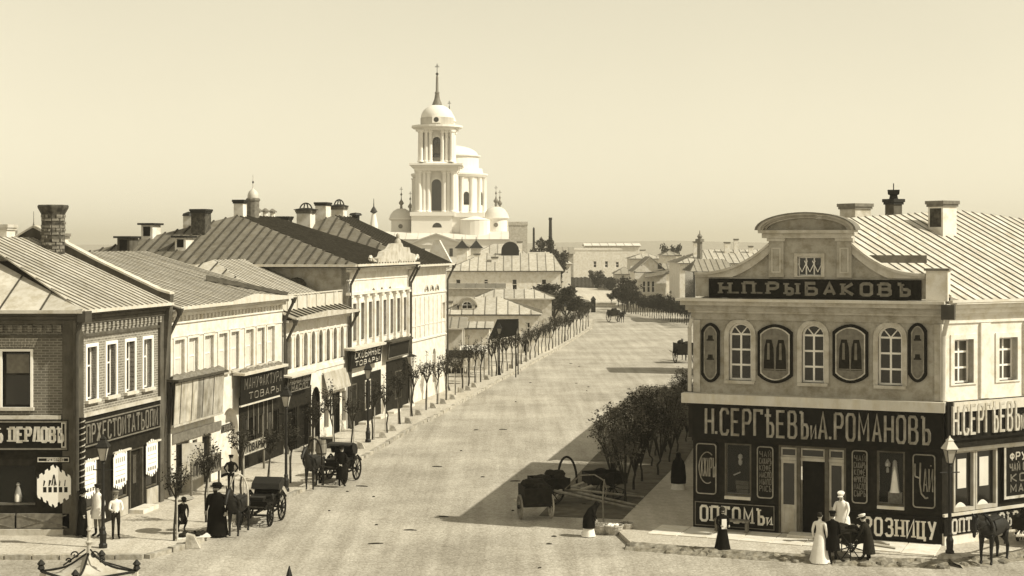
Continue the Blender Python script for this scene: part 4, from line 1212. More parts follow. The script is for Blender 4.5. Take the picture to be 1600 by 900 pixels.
sign(fS, 1474, 1655, 812, 838, 'sunlit dado board with pale serif letters behind the dark horse', .10, words=[('ОПТОМЪиВЪРОЗНИЦУ', .05, .98, .12, .92, .075, dict(serif=.9, m='letter_pale', fill=.6, d=.03, small=(6,)))])
def panel_sign(fac, a, b, t_, bt, label, kind):
    t, W, Hh, th = sign(fac, a, b, t_, bt, label, .035, 'black_paint', outline=lambda W, Hh: roundrect(0, W, 0, Hh, .12), th=.04)
    MB().ring(roundrect(.05, W - .05, .06, Hh - .06, .12), roundrect(.09, W - .09, .10, Hh - .10, .09), -.065, -.038).build('edging', 'letter_gold', t)
    if kind == 'sugar':
        q = MB(); r = Hh * .27
        q.path([(W * .55 + W * .36 * math.cos(R(a_)), -.055, Hh * .52 + Hh * .29 * math.sin(R(a_))) for a_ in range(55, 310, 15)], .022, 5)
        q.build('letter', 'letter_gold', t)
        text(t, None, 'АХАРЪ', W * .26, W * .90, Hh * .36, Hh * .70, .035, 'letter_gold', -.04, d=.03, fill=.7)
    elif kind == 'tea':
        q = MB(); q.path([(W * .15, -.055, Hh * .80), (W * .15, -.055, Hh * .58), (W * .34, -.055, Hh * .55)], .03, 5).path([(W * .36, -.055, Hh * .82), (W * .34, -.055, Hh * .45), (W * .40, -.055, Hh * .28), (W * .56, -.055, Hh * .20), (W * .66, -.055, Hh * .22)], .03, 5).build('letter', 'letter_gold', t)
        text(t, None, 'АЙ', W * .45, W * .88, Hh * .32, Hh * .72, .04, 'letter_gold', -.04, d=.03, fill=.66)
    else:
        for k, wd in enumerate(('ЧАЙ', 'САХАРЪ', 'КОФЕ', 'МАСЛО', 'МЫЛО', 'РИСЪ') if kind == 'list' else ('ЧАЙ', 'САХАРЪ', 'КОФЕ', 'ФРУКТЫ', 'МАСЛО', 'СЫРЪ')):
            z1 = Hh * (.88 - .125 * k); text(t, None, wd, W * .18, W * .84, z1 - Hh * .10, z1, .022, 'letter_dim', -.04, d=.012, join=True)
    return t
panel_sign(fR, 1086, 1122, 689, 773, 'rounded black panel with one large hooked initial beside the lamp display window', 'sugar')
panel_sign(fR, 1181, 1211, 694, 780, 'rounded black panel with lines of small lettering between the lamp display window and the entrance', 'list')
panel_sign(fR, 1329, 1358, 700, 788, 'rounded black panel with lines of small lettering between entrance and sugar loaf window', 'list2')
panel_sign(fR, 1424, 1464, 706, 795, 'rounded black panel with a tall looped initial at the corner near the street lamp', 'tea')
t, W, Hh, th = sign(fS, 1566, 1640, 694, 782, 'pale framed panel with lines of lettering on the sunlit side of the corner shop', .06, 'black_paint', edge='letter_pale', ew=.10)
for k, wd in enumerate(('ФРУКТЫ', 'ЧАЙ САХАРЪ', 'КОФЕ', 'МАСЛО')):
    text(t, None, wd, W * .12, W * .86, Hh * (.70 - .19 * k), Hh * (.83 - .19 * k), .05, 'letter_pale' if k == 0 else 'letter_dim', -th, d=.012, join=True)

def shaped(W, Hh):
    pts = []
    a, b = .13 * Hh, .13 * Hh
    for k in range(9):
        t = k / 8; pts.append((W * t, b - b * math.sin(math.pi * t) ** .8))
    for k in range(9):
        t = 1 - k / 8; pts.append((W * t, Hh - a + a * math.sin(math.pi * t) ** .8))
    return pts
def inset(pts, d, W, Hh):
    return [(W / 2 + (x - W / 2) * (1 - 2 * d / W), Hh / 2 + (z - Hh / 2) * (1 - 2 * d / Hh)) for x, z in pts]
def oval_sign(a, b, label, wide):
    t, W, Hh, th = sign(fR, a, b, 506 if wide else 504, 598 if wide else 597, label, .035, 'black_paint', outline=shaped, th=.05)
    p = shaped(W, Hh)
    MB().ring(inset(p, .11, W, Hh), inset(p, .15, W, Hh), -.075, -.045).build('edging', 'letter_pale' if wide else 'letter_gold', t)
    MB().prism(inset(p, .15, W, Hh), -.058, -.049).build('picture', 'iron_grey', t)
    if wide:
        for sg in (-1, 1):
            c = W / 2 + sg * W * .17
            MB().prism([(c - .20, Hh * .22), (c + .20, Hh * .22), (c + .17, Hh * .60), (c + .10, Hh * .74), (c - .10, Hh * .74), (c - .17, Hh * .60)], -.064, -.059).build('painted_coat', 'cloth_dark', t)
            MB().prism([(c - .07, Hh * .40), (c + .03, Hh * .40), (c + .02, Hh * .68), (c - .06, Hh * .68)], -.067, -.0645).build('painted_lining', 'cloth_grey', t)
        MB().prism([(W * .48, Hh * .25), (W * .52, Hh * .25), (W * .53, Hh * .72), (W * .62, Hh * .82), (W * .38, Hh * .82), (W * .47, Hh * .72)], -.07, -.0675).build('painted_stand', 'letter_dim', t)
        MB().box(W * .16, W * .84, -.069, -.066, Hh * .23, Hh * .245).build('painted_line', 'letter_dim', t)
    else:
        for k in range(4):
            z = Hh * (.22 + .16 * k); c = W / 2; r = W * .20
            MB().prism([(c - r, z), (c + r, z), (c + r, z + .05), (c + r * .7, z + .06), (c + r * .6, z + .2), (c - r * .6, z + .2), (c - r * .7, z + .06), (c - r, z + .05)], -.066, -.059).build('painted_hat', 'cloth_dark' if k % 2 else 'letter_dim', t)
oval_sign(1096, 1125, 'narrow shaped signboard with painted hats by the drainpipe next to the road', False)
oval_sign(1184, 1239, 'wide shaped signboard with two painted coats, on the drainpipe side nearest the trees', True)
oval_sign(1301, 1357, 'wide shaped signboard with two painted coats next to the window by the lit corner', True)
oval_sign(1419, 1449, 'narrow shaped signboard with painted hats at the sunlit corner', False)

# ------------------------------------------------------------------ left row: the brick corner house
def sub(px):                                          # a house frame starting where the facade line meets this column
    return Fac(fA.p0 + fA.d * fA.x(px), fA.d)
f1 = fA
fF = Fac(A + Vector((-13, 0, 0)), (1, 0))             # its front on the square
F_1 = f1.M.inverted() @ fF.M
L1 = f1.x(253)
brick = thing('brick_house', 'dark brick two storey corner house with pale sheet iron roof and firewall', 'house', f1.M)
ev = f1.z(125, 484)
X, Z = f1.x, f1.z
wz0, wz1 = Z(134, 626), Z(134, 543)
ops = [(X(a), X(a) + .78, wz0, wz1) for a in (135, 166, 196, 223.5)]
Zf1 = Z(125, 648); Zs0 = Z(125, 702)
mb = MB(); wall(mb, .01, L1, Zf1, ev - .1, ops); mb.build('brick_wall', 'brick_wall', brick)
for o in ops:
    window(brick, None, o[0], o[1], wz0, wz1, cols=1, rows=2, depth=.20, bar=.06, surround='white_paint', sw=.13, sill='pale_trim', transom=[wz0 + 1.25])
mb = MB()
xo = fF.x(4), fF.x(48)
fz0, fz1 = fF.z(20, 636), fF.z(20, 549)
oF = [(xo[0], xo[1], fz0, fz1), (xo[0] - 3.4, xo[1] - 3.4, fz0, fz1), (xo[0] - 6.8, xo[1] - 6.8, fz0, fz1)]
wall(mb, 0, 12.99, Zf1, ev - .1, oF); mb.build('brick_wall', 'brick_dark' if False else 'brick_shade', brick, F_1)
for o in oF:
    w = window(brick, F_1, o[0], o[1], fz0, fz1, cols=1, rows=2, depth=.12, bar=.07, surround='white_paint', sw=.09, frame='dark_wood', transom=[fz1 - .85], sill='grey_stucco')
    MB().box(o[0] + .1, o[1] - .1, .148, .153, fz1 - .82, fz1 - .12).build('blind', 'cloth_grey', w)
    for k in range(13):                               # splayed bricks of the flat arch
        c = (o[0] + o[1]) / 2; a = (k - 6) / 6
        bx = c + a * (o[1] - o[0]) * .60
        MB().prism([(bx - .045, fz1 + .14), (bx + .045, fz1 + .14), (bx + .06 + a * .13, fz1 + .52), (bx - .06 + a * .13, fz1 + .52)], -.05, -.003).build('brick', 'brick_wall', w)
# cornice bands with dentils
for M_, x0, x1, mm in ((None, -.16, L1, 'brick_wall'), (F_1, 0, 13.13, 'brick_shade')):
    for k, (dz, h, o) in enumerate(((-1.02, .10, .08), (-.52, .16, .14), (-.34, .12, .22), (-.20, .12, .34))):
        MB().box(x0 if k else x0 + .08, x1, -o, .1, ev + dz, ev + dz + h).build('cornice', 'brick_dark', brick, M_)
    n = int((x1 - x0) / .36)
    for k in range(n): MB().box(x0 + .1 + .36 * k, x0 + .27 + .36 * k, -.115, -.003, ev - .80, ev - .56).build('dentil', mm, brick, M_)
MB().box(-.20, .42, -.11, -.004, .0, ev - .36).build('corner_pier', 'brick_dark', brick)
MB().box(12.55, 13.10, -.12, -.004, .0, ev - .36).build('corner_pier', 'brick_dark', brick, F_1)
MB().box(L1 - .40, L1 - .02, -.11, -.004, .0, ev - .36).build('corner_pier', 'brick_dark', brick)
q = MB(); q.path([(-.26, -.20, .1), (-.26, -.20, ev - .9), (-.20, -.30, ev - .5), (-.32, -.45, ev - .12)], .07, 8); q.build('drainpipe', 'gutter', brick, smooth=True)
MB().box(-.46, .06, -.62, -.30, ev - .42, ev - .02).build('hopper', 'gutter', brick)
for M_, x0, x1 in ((None, .42, L1 - .4), (F_1, 0, 12.5)):
    MB().box(x0, x1, -.13, -.003, Zf1 - .12, Zf1 + .02).build('string_course', 'grey_stucco', brick, M_)
    MB().box(x0, x1, -.05, .3, Zs0 - .55, Zf1 - .122).build('sign_backing', 'dark_wood', brick, M_)
# shop front on the street
sh0, sh1 = PV + .75, Zs0 - .55
op = [(X(130), X(153), sh0, sh1), (X(176), X(199), sh0, sh1), (X(203), X(224), PV, sh1), (X(228), X(246), sh0, sh1)]
mb = MB(); wall(mb, .02, L1, 0, sh1, op); mb.build('shop_wall', 'dark_wood', brick)
for i, o in enumerate(op):
    if i == 2:
        d = MB().ring(rectpts(o[0], o[1], PV, sh1), rectpts(o[0] + .08, o[1] - .08, PV + .01, sh1 - .08), .0, .14).build('door', 'door_wood', brick)
        MB().box(o[0] + .07, o[1] - .07, .12, .16, PV, sh1 - .07).build('leaf', 'dark_wood', d)
        MB().box((o[0] + o[1]) / 2 - .14, (o[0] + o[1]) / 2 + .14, .09, .118, PV + 1.1, sh1 - .3).build('pane', 'glass_grey', d)
        MB().box(o[0] - .1, o[1] + .1, -.62, -.003, PV - .02, PV + .16).build('doorstep', 'slab', brick)
    else:
        d = MB().ring(rectpts(o[0], o[1], sh0, sh1), rectpts(o[0] + .06, o[1] - .06, sh0 + .06, sh1 - .06), .02, .12).build('shop_window', 'door_wood', brick)
        MB().box(o[0], o[1], .09, .1, sh0, sh1).build('pane', 'glass_dark', d)
        MB().box(o[0] + .02, o[1] - .02, -.05, -.003, PV + .02, sh0 - .04).build('apron_panel', 'pale_wood', d)
        MB().box(o[0] - .08, o[1] + .08, -.14, -.003, sh1 + .02, sh1 + .09).build('ledge', 'pale_trim', d)
# shop front on the square
wx0, wx1 = fF.x(-62), fF.x(57)
zw0, zw1 = fF.z(30, 792), fF.z(30, 716)
mb = MB(); wall(mb, 0, 12.98, 0, Zs0 - .55, [(wx0, wx1, zw0, zw1)]); mb.build('shop_wall', 'dark_wood', brick, F_1)
w = MB().ring(rectpts(wx0, wx1, zw0, zw1), rectpts(wx0 + .05, wx1 - .05, zw0 + .05, zw1 - .05), .02, .1).build('shop_window', 'dark_wood', brick, F_1)
MB().box(wx0, wx1, .30, .31, zw0, zw1).build('backing', 'black_paint', w)
MB().box(wx0 + .04, wx1 - .04, .1, .27, zw0 + .05, zw0 + .12).build('shelf', 'pale_wood', w)
MB().lathe([(.06, 0), (.13, .05), (.14, .25), (.07, .55), (.05, .62), (.08, .66), (.03, .74)], 14, (fF.x(26), .18, zw0 + .13)).build('vase', 'sugar', w, smooth=True)
MB().box(wx0, wx1, .06, .066, zw0, zw1).build('pane', 'glass_clear', w)
for k in range(5):
    a = fF.x(113) - 2.02 * (k + 1); b = a + 1.94
    p = MB().box(a, b, -.12, -.003, PV + .24, PV + .78).build('plinth_panel', 'iron_grey', brick, F_1)
    q = MB()
    for s_ in (0, 1): q.tube((a + .08, -.13, PV + (.28 if s_ else .74)), (b - .08, -.13, PV + (.74 if s_ else .28)), .022, n=4)
    q.build('crossed_battens', 'grey_wood', p)
MB().box(0, 12.6, -.24, -.003, PV - .1, PV + .22).build('plinth', 'grey_stucco', brick, F_1)
q = MB(); n = 150                                     # twisted corner column: a pale band wound round a dark post
for k in range(n):
    z0 = PV + .9 + k * (Zs0 + 1.1 - PV - .9) / n; z1 = PV + .9 + (k + 1) * (Zs0 + 1.1 - PV - .9) / n
    a = k * .62
    q.tube((.12 + .10 * math.cos(a), -.20 + .10 * math.sin(a), z0), (.12 + .10 * math.cos(a + .62), -.20 + .10 * math.sin(a + .62), z1), .026, n=4)
cc = MB().tube((.12, -.20, PV + .5), (.12, -.20, Zs0 + 1.2), .10, n=10).build('twisted_column', 'dark_wood', brick)
q.build('wound_band', 'grey_stucco', cc, smooth=True)
# roof
rw, rz = 5.8, ev + 2.72
ov = .45
slope(brick, [(-.3, -ov, ev), (L1, -ov, ev), (L1, rw, rz), (3.0, rw, rz)], .46, ['roof_pale', 'seam_mid'], seam=(.045, .03))
Fp = lambda x, y, z: F_1 @ Vector((x, y, z))
slope(brick, [Fp(-.3, -ov, ev), Fp(13.0 - .08, -ov, ev), Vector((-.22, -ov * .92, ev)), Vector((3.0, rw, rz)), Fp(1.5, 5.6, rz)], 1.5, ['roof_pale', 'seam_dark'], seam=(.05, .04))
MB().add([(3.0, rw, rz), (L1, rw, rz), (L1, 11.6, ev), tuple(Fp(-.3, 11, ev)), tuple(Fp(1.5, 5.6, rz))], [(0, 1, 2, 3, 4)]).build('back_roof', 'roof_pale', brick)
MB().box(-.35, L1, -ov - .10, -ov + .02, ev - .10, ev + .01).build('gutter', 'pale_trim', brick)
MB().box(0, 13.4, -ov - .12, -ov + .02, ev - .10, ev + .02).build('gutter', 'grey_stucco', brick, F_1)
MB().box(.1, L1, -ov + .02, .1, ev - .16, ev - .07).build('soffit', 'brick_dark', brick)
MB().box(0, 13.2, -ov + .02, .1, ev - .16, ev - .07).build('soffit', 'brick_dark', brick, F_1)
q = MB(Matrix.Translation((L1, 0, 0)) @ Matrix.Rotation(R(90), 4, 'Z'))   # firewall across the roof
T_ = q.T
pr = [(-.35, ev - .35), (-.40, ev + .35), (.15, ev + .50), (rw * .5, ev + 1.72), (rw, rz + .42), (11, ev + .3), (11, 0), (.2, 0)]
q.prism(pr, -.30, .05); q.build('firewall', 'brick_dark', brick)
q = MB(T_); cp = pr[:6]
for a, b in zip(cp[1:], cp[2:]): q.prism([(a[0], a[1] + .003), (b[0], b[1] + .003), (b[0], b[1] + .09), (a[0], a[1] + .09)], -.36, .11)
q.build('firewall_coping', 'pale_trim', brick)
c = MB().lathe([(.46, rz - 1.9), (.48, rz + .2), (.47, rz + .9), (.50, rz + 1.0), (.62, rz + 1.22), (.64, rz + 1.30), (.60, rz + 1.36)], 8, (L1 - .6, rw - 1.2, 0), a0=R(22)).build('chimney', 'brick_chimney', brick)
q = MB()                                              # the worn brick courses of that chimney
for j in range(11):
    for k in range(9):
        if rnd.random() < .75:
            a = 2 * math.pi * (k + .5 * (j % 2)) / 9
            q.T = Matrix.Translation((L1 - .6, rw - 1.2, 0)) @ Matrix.Rotation(a, 4, 'Z')
            o = rnd.uniform(-.02, .03); q.box(.40, .475 + o, -.14, .14, rz - .62 + .145 * j, rz - .50 + .145 * j)
q.build('loose_bricks', 'brick_shade', c, kind='stuff')
c = MB().lathe([(.26, rz - .2), (.26, rz + .35), (.42, rz + .38), (.44, rz + .5), (.36, rz + .55), (.34, rz + .95), (.44, rz + 1.0), (.42, rz + 1.06)], 12, (1.7, rw + 1.6, 0)).tube((1.7, rw + 1.6, rz + 1.0), (1.7, rw + 1.6, rz + 2.5), .02).build('chimney', 'white_stucco', brick)
chimney(brick, None, L1 - .3, rw + 1.2, rz - 1.0, rz + .55, .7, .6, 'white_stucco', 'grey_stucco')

sign(f1, 127, 249, 659, 702, 'weathered black shop sign with tall pale letters on the street side of the brick house', .10, edge='letter_dim', ew=.05, words=[('ПРЖЕСТОИТАТЬОПИ', .03, .96, .16, .82, .07, dict(m='letter_dim', fill=.6, d=.03))])
t, W, Hh, th = sign(fF, -120, 107, 656, 704, 'black shop sign with serif letters on the shaded front of the brick house', .10, edge='letter_dim', ew=.06)
text(t, None, 'ПЕРЛОВЪ', W * .588, W * .975, Hh * .30, Hh * .74, .10, 'letter_pale', -th, d=.03, serif=1.0, fill=.6)
text(t, None, 'Ъ', W * .50, W * .555, Hh * .30, Hh * .74, .10, 'letter_pale', -th, d=.03, serif=1.0, fill=.6)
MB().ring(rectpts(W * .955, W * .985, Hh * .1, Hh * .92), rectpts(W * .962, W * .978, Hh * .14, Hh * .88), -th - .03, -th).build('end_bracket', 'letter_pale', t)
t, W, Hh, th = sign(fF, 58, 110, 713, 723, 'small flat black name plate above the jagged white poster', .08, edge='letter_pale', ew=.03)
text(t, None, 'РОЗНИЧНО', W * .30, W * .82, Hh * .28, Hh * .72, .022, 'letter_pale', -th, d=.01, join=True)

def poster(fac, a, b, t_, bt, label, cut='oct', marks=True):
    x0, x1, z0, z1 = fac.r(a, b, t_, bt, .12)
    W, Hh = x1 - x0, z1 - z0
    t = thing('poster', label, 'poster', fac.at(x0, -.12, z0))
    if cut == 'oct': base = [(0, .25), (.5, 0), (1, .25), (1, .72), (.5, 1), (0, .72)]
    else: base = [(0, .12), (.5, 0), (1, .12), (1, .9), (.5, 1), (0, .9)]
    P = []
    for (ax, az), (bx, bz) in zip(base, base[1:] + base[:1]):
        steps = 3
        for k in range(steps):
            for tt in ((k + .15) / steps, (k + .6) / steps):
                P.append((W * (ax + (bx - ax) * tt), Hh * (az + (bz - az) * tt)))
            cx, cz = .5 - (ax + bx) / 2, .5 - (az + bz) / 2
            if abs(ax - bx) > .01 or cut != 'oct':
                for tt in ((k + .62) / steps, (k + .95) / steps):
                    P.append((W * (ax + (bx - ax) * tt), Hh * (az + (bz - az) * tt + (.07 if cz > 0 else -.07) * (1 if abs(cz) > .1 else 0))))
    MB().prism(P, -.012, 0).build('sheet', 'paper_white', t)
    q = MB(); rr = random.Random(int(a) + 5)
    if cut == 'oct':
        for k in range(5):
            x = W * (.18 + .155 * k); q.box(x, x + W * .10, -.016, -.0125, Hh * .36, Hh * .48)
            q.prism([(x, Hh * .50), (x + W * .03, Hh * .5), (x + W * rr.uniform(.04, .1), Hh * rr.uniform(.58, .68)), (x + W * .02, Hh * .64)], -.016, -.0125)
        q.prism([(W * .42, Hh * .52), (W * .46, Hh * .52), (W * .5, Hh * .7), (W * .54, Hh * .52), (W * .58, Hh * .52), (W * .52, Hh * .76), (W * .48, Hh * .76)], -.0175, -.013)
    else:
        for j in range(4):
            for k in range(5):
                if j == 0: q.box(W * (.16 + .15 * k), W * (.22 + .15 * k), -.016, -.0125, Hh * .68, Hh * .80)
            if j: q.box(W * .14, W * .86, -.016, -.0125, Hh * (.25 + .11 * j), Hh * (.262 + .11 * j))
        for k in range(4): q.box(W * (.15 + .19 * k), W * (.27 + .19 * k), -.016, -.0125, Hh * .18, Hh * .27)
    q.build('print', 'cloth_dark' if cut == 'oct' else 'iron_grey', t)
poster(fF, 58, 111, 725, 794, 'large six sided white poster with stepped edges and black figures on the shaded shop front', 'oct')
poster(f1, 128, 150, 719, 784, 'white poster with torn edge hanging next to the twisted corner column', 'tear')
poster(f1, 177, 198, 705, 769, 'white poster with torn edge hanging between corner lamp and shop door', 'tear')
poster(f1, 228, 246, 688, 748, 'white poster with torn edge between shop door and white house', 'tear')

# ------------------------------------------------------------------ left row: helpers for the plastered houses
def downpipe(root, x, z_top, mats='gutter', M=None, z0=.1):
    MB().path([(x, -.62, z_top), (x, -.55, z_top - .3), (x, -.14, z_top - 1.1), (x, -.14, z0 + .5), (x, -.30, z0)], .075, 8).build('drainpipe', mats, root, M, smooth=True)
    MB().lathe([(.08, -.25), (.17, 0), (.19, .05)], 8, (x, -.62, z_top)).build('hopper', mats, root, M)

def shopfront(root, fac, items, zt_):
    for it in items:
        a, b, kind = it[:3]
        x0, x1 = fac.x(a), fac.x(b)
        if kind == 'door':
            d = MB().ring(rectpts(x0, x1, PV, zt_), rectpts(x0 + .07, x1 - .07, PV + .01, zt_ - .08), -.06, .2).build('door', 'dark_wood', root)
            MB().box(x0 + .07, x1 - .07, .16, .19, PV, zt_ - .07).build('leaf', 'black_paint', d)
            MB().box(x0 - .1, x1 + .1, -.55, -.07, PV - .02, PV + .15).build('doorstep', 'slab', d)
        elif kind == 'win':
            d = MB().ring(rectpts(x0, x1, PV + .7, zt_), rectpts(x0 + .07, x1 - .07, PV + .77, zt_ - .08), -.06, .16).build('shop_window', it[3] if len(it) > 3 else 'door_wood', root)
            MB().box(x0 + .03, x1 - .03, .08, .09, PV + .72, zt_ - .05).build('pane', 'glass_dark', d)
            MB().box(x0, x1, -.05, -.003, PV, PV + .66).build('stall_riser', 'dark_wood', d)
        elif kind == 'shutter':
            MB().box(x0, x1, -.07, -.012, PV + .3, zt_ - .03).build('shutter', it[3] if len(it) > 3 else 'pale_wood', root)

# ---- white house with eight blind windows
f2 = sub(260); X, Z = f2.x, f2.z
L2 = X(441.5); ev = Z(270, 479)
h2 = thing('white_house', 'long white two storey house with dentil cornice and eight blind recessed windows', 'house', f2.M)
wz0, wz1 = Z(272, 597), Z(272, 532)
cols = (272, 294, 319, 341, 360, 383, 401, 417)
ops = [(X(a), X(a) + 1.0, wz0, wz1) for a in cols]
Zg = Z(350, 640)
dr = [(X(275), X(296), PV, Zg - .9), (X(300), X(309), PV + .6, Zg - .9), (X(316), X(330), PV, Zg - .9), (X(345), X(372), PV, Z(350, 640), True), (X(381), X(398), PV + .8, Zg - .7), (X(403), X(412), PV, Zg - .7), (X(418), X(434), PV + .6, Zg - .7)]
mb = MB(); wall(mb, 0, L2, 0, ev - .12, ops + dr, .4); mb.build('wall', 'white_stucco', h2)
for o in ops:
    window(h2, None, o[0], o[1], wz0, wz1, cols=1, rows=2, depth=.12, pane='blind_pale', surround='white_stucco', sw=.14, split=False, transom=[wz1 - .8], bar=.06, sill='grey_stucco')
for o in (dr[0], dr[2], dr[5]):
    d = MB().ring(rectpts(o[0], o[1], o[2], o[3]), rectpts(o[0] + .08, o[1] - .08, o[2] + .01, o[3] - .08), .05, .2).build('door', 'door_wood', h2)
    MB().box(o[0], o[1], .18, .22, o[2], o[3]).build('leaf', 'black_paint', d)
MB().add([(dr[0][0] + .75, .05, PV), (dr[0][0] + 1.7, -.55, PV), (dr[0][0] + 1.7, -.55, dr[0][3] - .1), (dr[0][0] + .75, .05, dr[0][3] - .1), (dr[0][0] + .78, .09, PV), (dr[0][0] + 1.73, -.51, PV), (dr[0][0] + 1.73, -.51, dr[0][3] - .1), (dr[0][0] + .78, .09, dr[0][3] - .1)],
         [(0, 1, 2, 3), (7, 6, 5, 4), (0, 4, 5, 1), (1, 5, 6, 2), (2, 6, 7, 3), (3, 7, 4, 0)]).build('open_door', 'pale_wood', h2)
for o in (dr[1], dr[4], dr[6]):
    d = MB().ring(rectpts(o[0], o[1], o[2], o[3]), rectpts(o[0] + .07, o[1] - .07, o[2] + .07, o[3] - .07), .0, .2).build('shop_window', 'pale_trim' if o is dr[1] else 'dark_wood', h2)
    MB().box(o[0], o[1], .14, .15, o[2], o[3]).build('pane', 'glass_dark', d)
MB().box(dr[3][0], dr[3][1], .35, .42, PV, dr[3][3]).build('arch_back', 'white_stucco', h2)
MB().box(dr[4][0] - .3, dr[6][1] + .2, -.05, -.003, PV, PV + .75).build('stall_riser', 'dark_wood', h2)
mb = MB(); wall(mb, X(373), X(441), PV, Zg + .35, dr[4:7], .05, -.056); mb.build('shop_boarding', 'dark_wood', h2)
for a in (385, 401, 415):
    xa = X(a); MB().ring(archpts(xa, xa + .8, Zg - 1.6, Zg + .12), archpts(xa + .07, xa + .73, Zg - 1.6, Zg + .05), -.085, -.058).build('arch_outline', 'letter_dim', h2)
MB().box(X(268), X(344), -.07, -.002, Zg - .85, Zg - .45).build('lintel_board', 'iron_grey', h2)
MB().box(.02, .34, -.10, -.003, 0, ev - .35).build('quoin_strip', 'white_stucco', h2)
for k, (dz, h, o) in enumerate(((-1.35, .05, .05), (-.75, .08, .08), (-.42, .14, .20), (-.26, .14, .34))):
    MB().box(0, L2, -o, .1, ev + dz, ev + dz + h).build('cornice', 'white_stucco', h2)
for k in range(int(L2 / .42)):
    MB().box(.15 + .42 * k, .36 + .42 * k, -.10, -.004, ev - .64, ev - .43).build('dentil', 'white_stucco', h2)
rw, rz = 7.5, ev + 2.3
slope(h2, [(0.02, -.55, ev), (L2, -.55, ev), (L2, rw, rz), (0.02, rw, rz)], .46, ['roof_pale', 'seam_mid'], seam=(.04, .03))
MB().add([(0, rw, rz), (L2, rw, rz), (L2, 15, ev), (0, 15, ev)], [(0, 1, 2, 3)]).build('back_roof', 'roof_pale', h2)
MB().prism([(0.01, ev - .005), (L2 * .42, ev + .03), (L2 * .62, ev + .30), (L2, ev + .02), (L2, ev - .10), (.01, ev - .12)], -.66, -.56).build('gutter', 'pale_trim', h2)
MB().add([(L2 * .95, -.5, ev + .08), (L2 * .7, 2.4, ev + .9), (L2 * .72, 2.5, ev + 1.15), (L2 * .99, -.4, ev + .2)], [(0, 1, 2, 3)]).build('roof_flashing', 'seam_dark', h2)
MB().box(.0, L2, 14.8, 15, 0, ev).box(L2 - .3, L2, .41, 14.79, 0, ev).prism([(0, 0)] * 0 or [(L2 - .3, 0), (L2, 0), (L2, .1), (L2 - .3, .1)], 15, 15.1).build('rear_wall', 'white_stucco', h2)
chimney(h2, None, 1.2, rw + .8, rz - .8, rz + .95, 1.0, .8, 'white_stucco', 'iron_grey')
chimney(h2, None, L2 * .38, rw + .6, rz - .8, rz + .85, 1.5, .9, 'white_stucco', 'iron_grey')
q = MB(); q.lathe([(.02, rz + .8), (.10, rz + 1.0), (.02, rz + 1.4), (.01, rz + 1.9)], 8, (L2 * .38 + .9, rw + 2, 0)); q.build('finial', 'iron_grey', h2)
downpipe(h2, -.05, ev - .1); downpipe(h2, L2 - .05, ev - .1)
q = MB()
for k in range(8): q.lathe([(.28, 0), (.2, .08), (.02, .13)], 7, (X(372) + .9 * k * .9, -.42, Z(378, 588) + .3), 1.2, .7)
T1 = sign(f2, 268, 345, 597, 668, 'weathered pale board panel leaning over the open shop doors of the white house', .34, 'dark_wood', th=.06, tilt=R(3))[0]
W = X(345, .34) - X(268, .34); Hh = Z(268, 597, .34) - Z(268, 668, .34)
for k in range(9): MB().box(W * k / 9 + .03, W * (k + 1) / 9 - .03, -.085 - .02 * (k % 2), -.061, .1, Hh - .06).build('plank', 'board_wood', T1)
MB().box(-.08, W + .08, -.25, .32, Hh + .003, Hh + .10).build('hood_board', 'seam_dark', T1)
MB().box(-.02, W + .02, -.12, -.002, .0, .09).build('bottom_rail', 'pale_wood', T1)
q = MB()
for k in range(7): q.lathe([(.42, 0), (.34, .12), (.02, .22)], 8, (W * (.08 + .14 * k), .05, Hh + .10), 1.1, .6)
q.build('rubbish', 'iron_grey', T1, smooth=True)
T2, W, Hh, th = sign(f2, 374, 441, 587, 634, 'black shop sign with two rows of faint letters, in the white house beyond the archway', .36, 'black_paint', tilt=R(2))
text(T2, None, 'МАНУФАКТУРА', W * .06, W * .96, Hh * .50, Hh * .86, .035, 'iron_grey', -th, d=.02, join=True)
text(T2, None, 'ТОВАРЫ', W * .16, W * .94, Hh * .14, Hh * .36, .035, 'letter_gold', -th, d=.02, join=True)
MB().box(-.08, W + .08, -.25, .34, Hh + .003, Hh + .12).build('hood_board', 'pale_trim', T2)
MB().box(-.03, W + .03, -.10, -.002, -.07, -.003).build('bottom_rail', 'pale_trim', T2)
q = MB()
for k in range(6): q.lathe([(.34, 0), (.28, .1), (.02, .18)], 8, (W * (.1 + .16 * k), .05, Hh + .12), 1.2, .5)
q.build('rubbish', 'grey_wood', T2, smooth=True)
t, W, Hh, th = sign(f2, 346, 364, 665, 676, 'small black plate with pale print inside the white archway', -.30, 'black_paint', edge='letter_dim', ew=.02, th=.02)
text(t, None, 'ВХОДЪ', W * .15, W * .85, Hh * .25, Hh * .75, .05, 'letter_dim', -th, d=.01, join=True)
t, W, Hh, th = sign(f2, 297, 344, 722, 752, 'low slatted signboard with dark letters standing before the white house', 1.1, 'iron_grey', edge='grey_wood', ew=.05, name='standing_sign')
text(t, None, 'ПИВО ЧАЙ', W * .06, W * .94, Hh * .2, Hh * .8, .07, 'black_paint', -th, d=.02, join=True)
for x in (.1, W - .15): MB().box(x, x + .07, -.03, .05, -(f2.z(297, 752, 1.1) - PV), 0).build('post', 'grey_wood', t)
t, W, Hh, th = sign(f2, 379, 414, 693, 713, 'low pale signboard with print before the dark three arched shop window', .9, 'grey_wood', edge='letter_pale', ew=.04, name='standing_sign')
text(t, None, 'ТОВАРЫ', W * .08, W * .92, Hh * .25, Hh * .75, .06, 'black_paint', -th, d=.02, join=True)
for x in (.1, W - .15): MB().box(x, x + .07, -.03, .05, -(f2.z(379, 713, .9) - PV), 0).build('post', 'grey_wood', t)

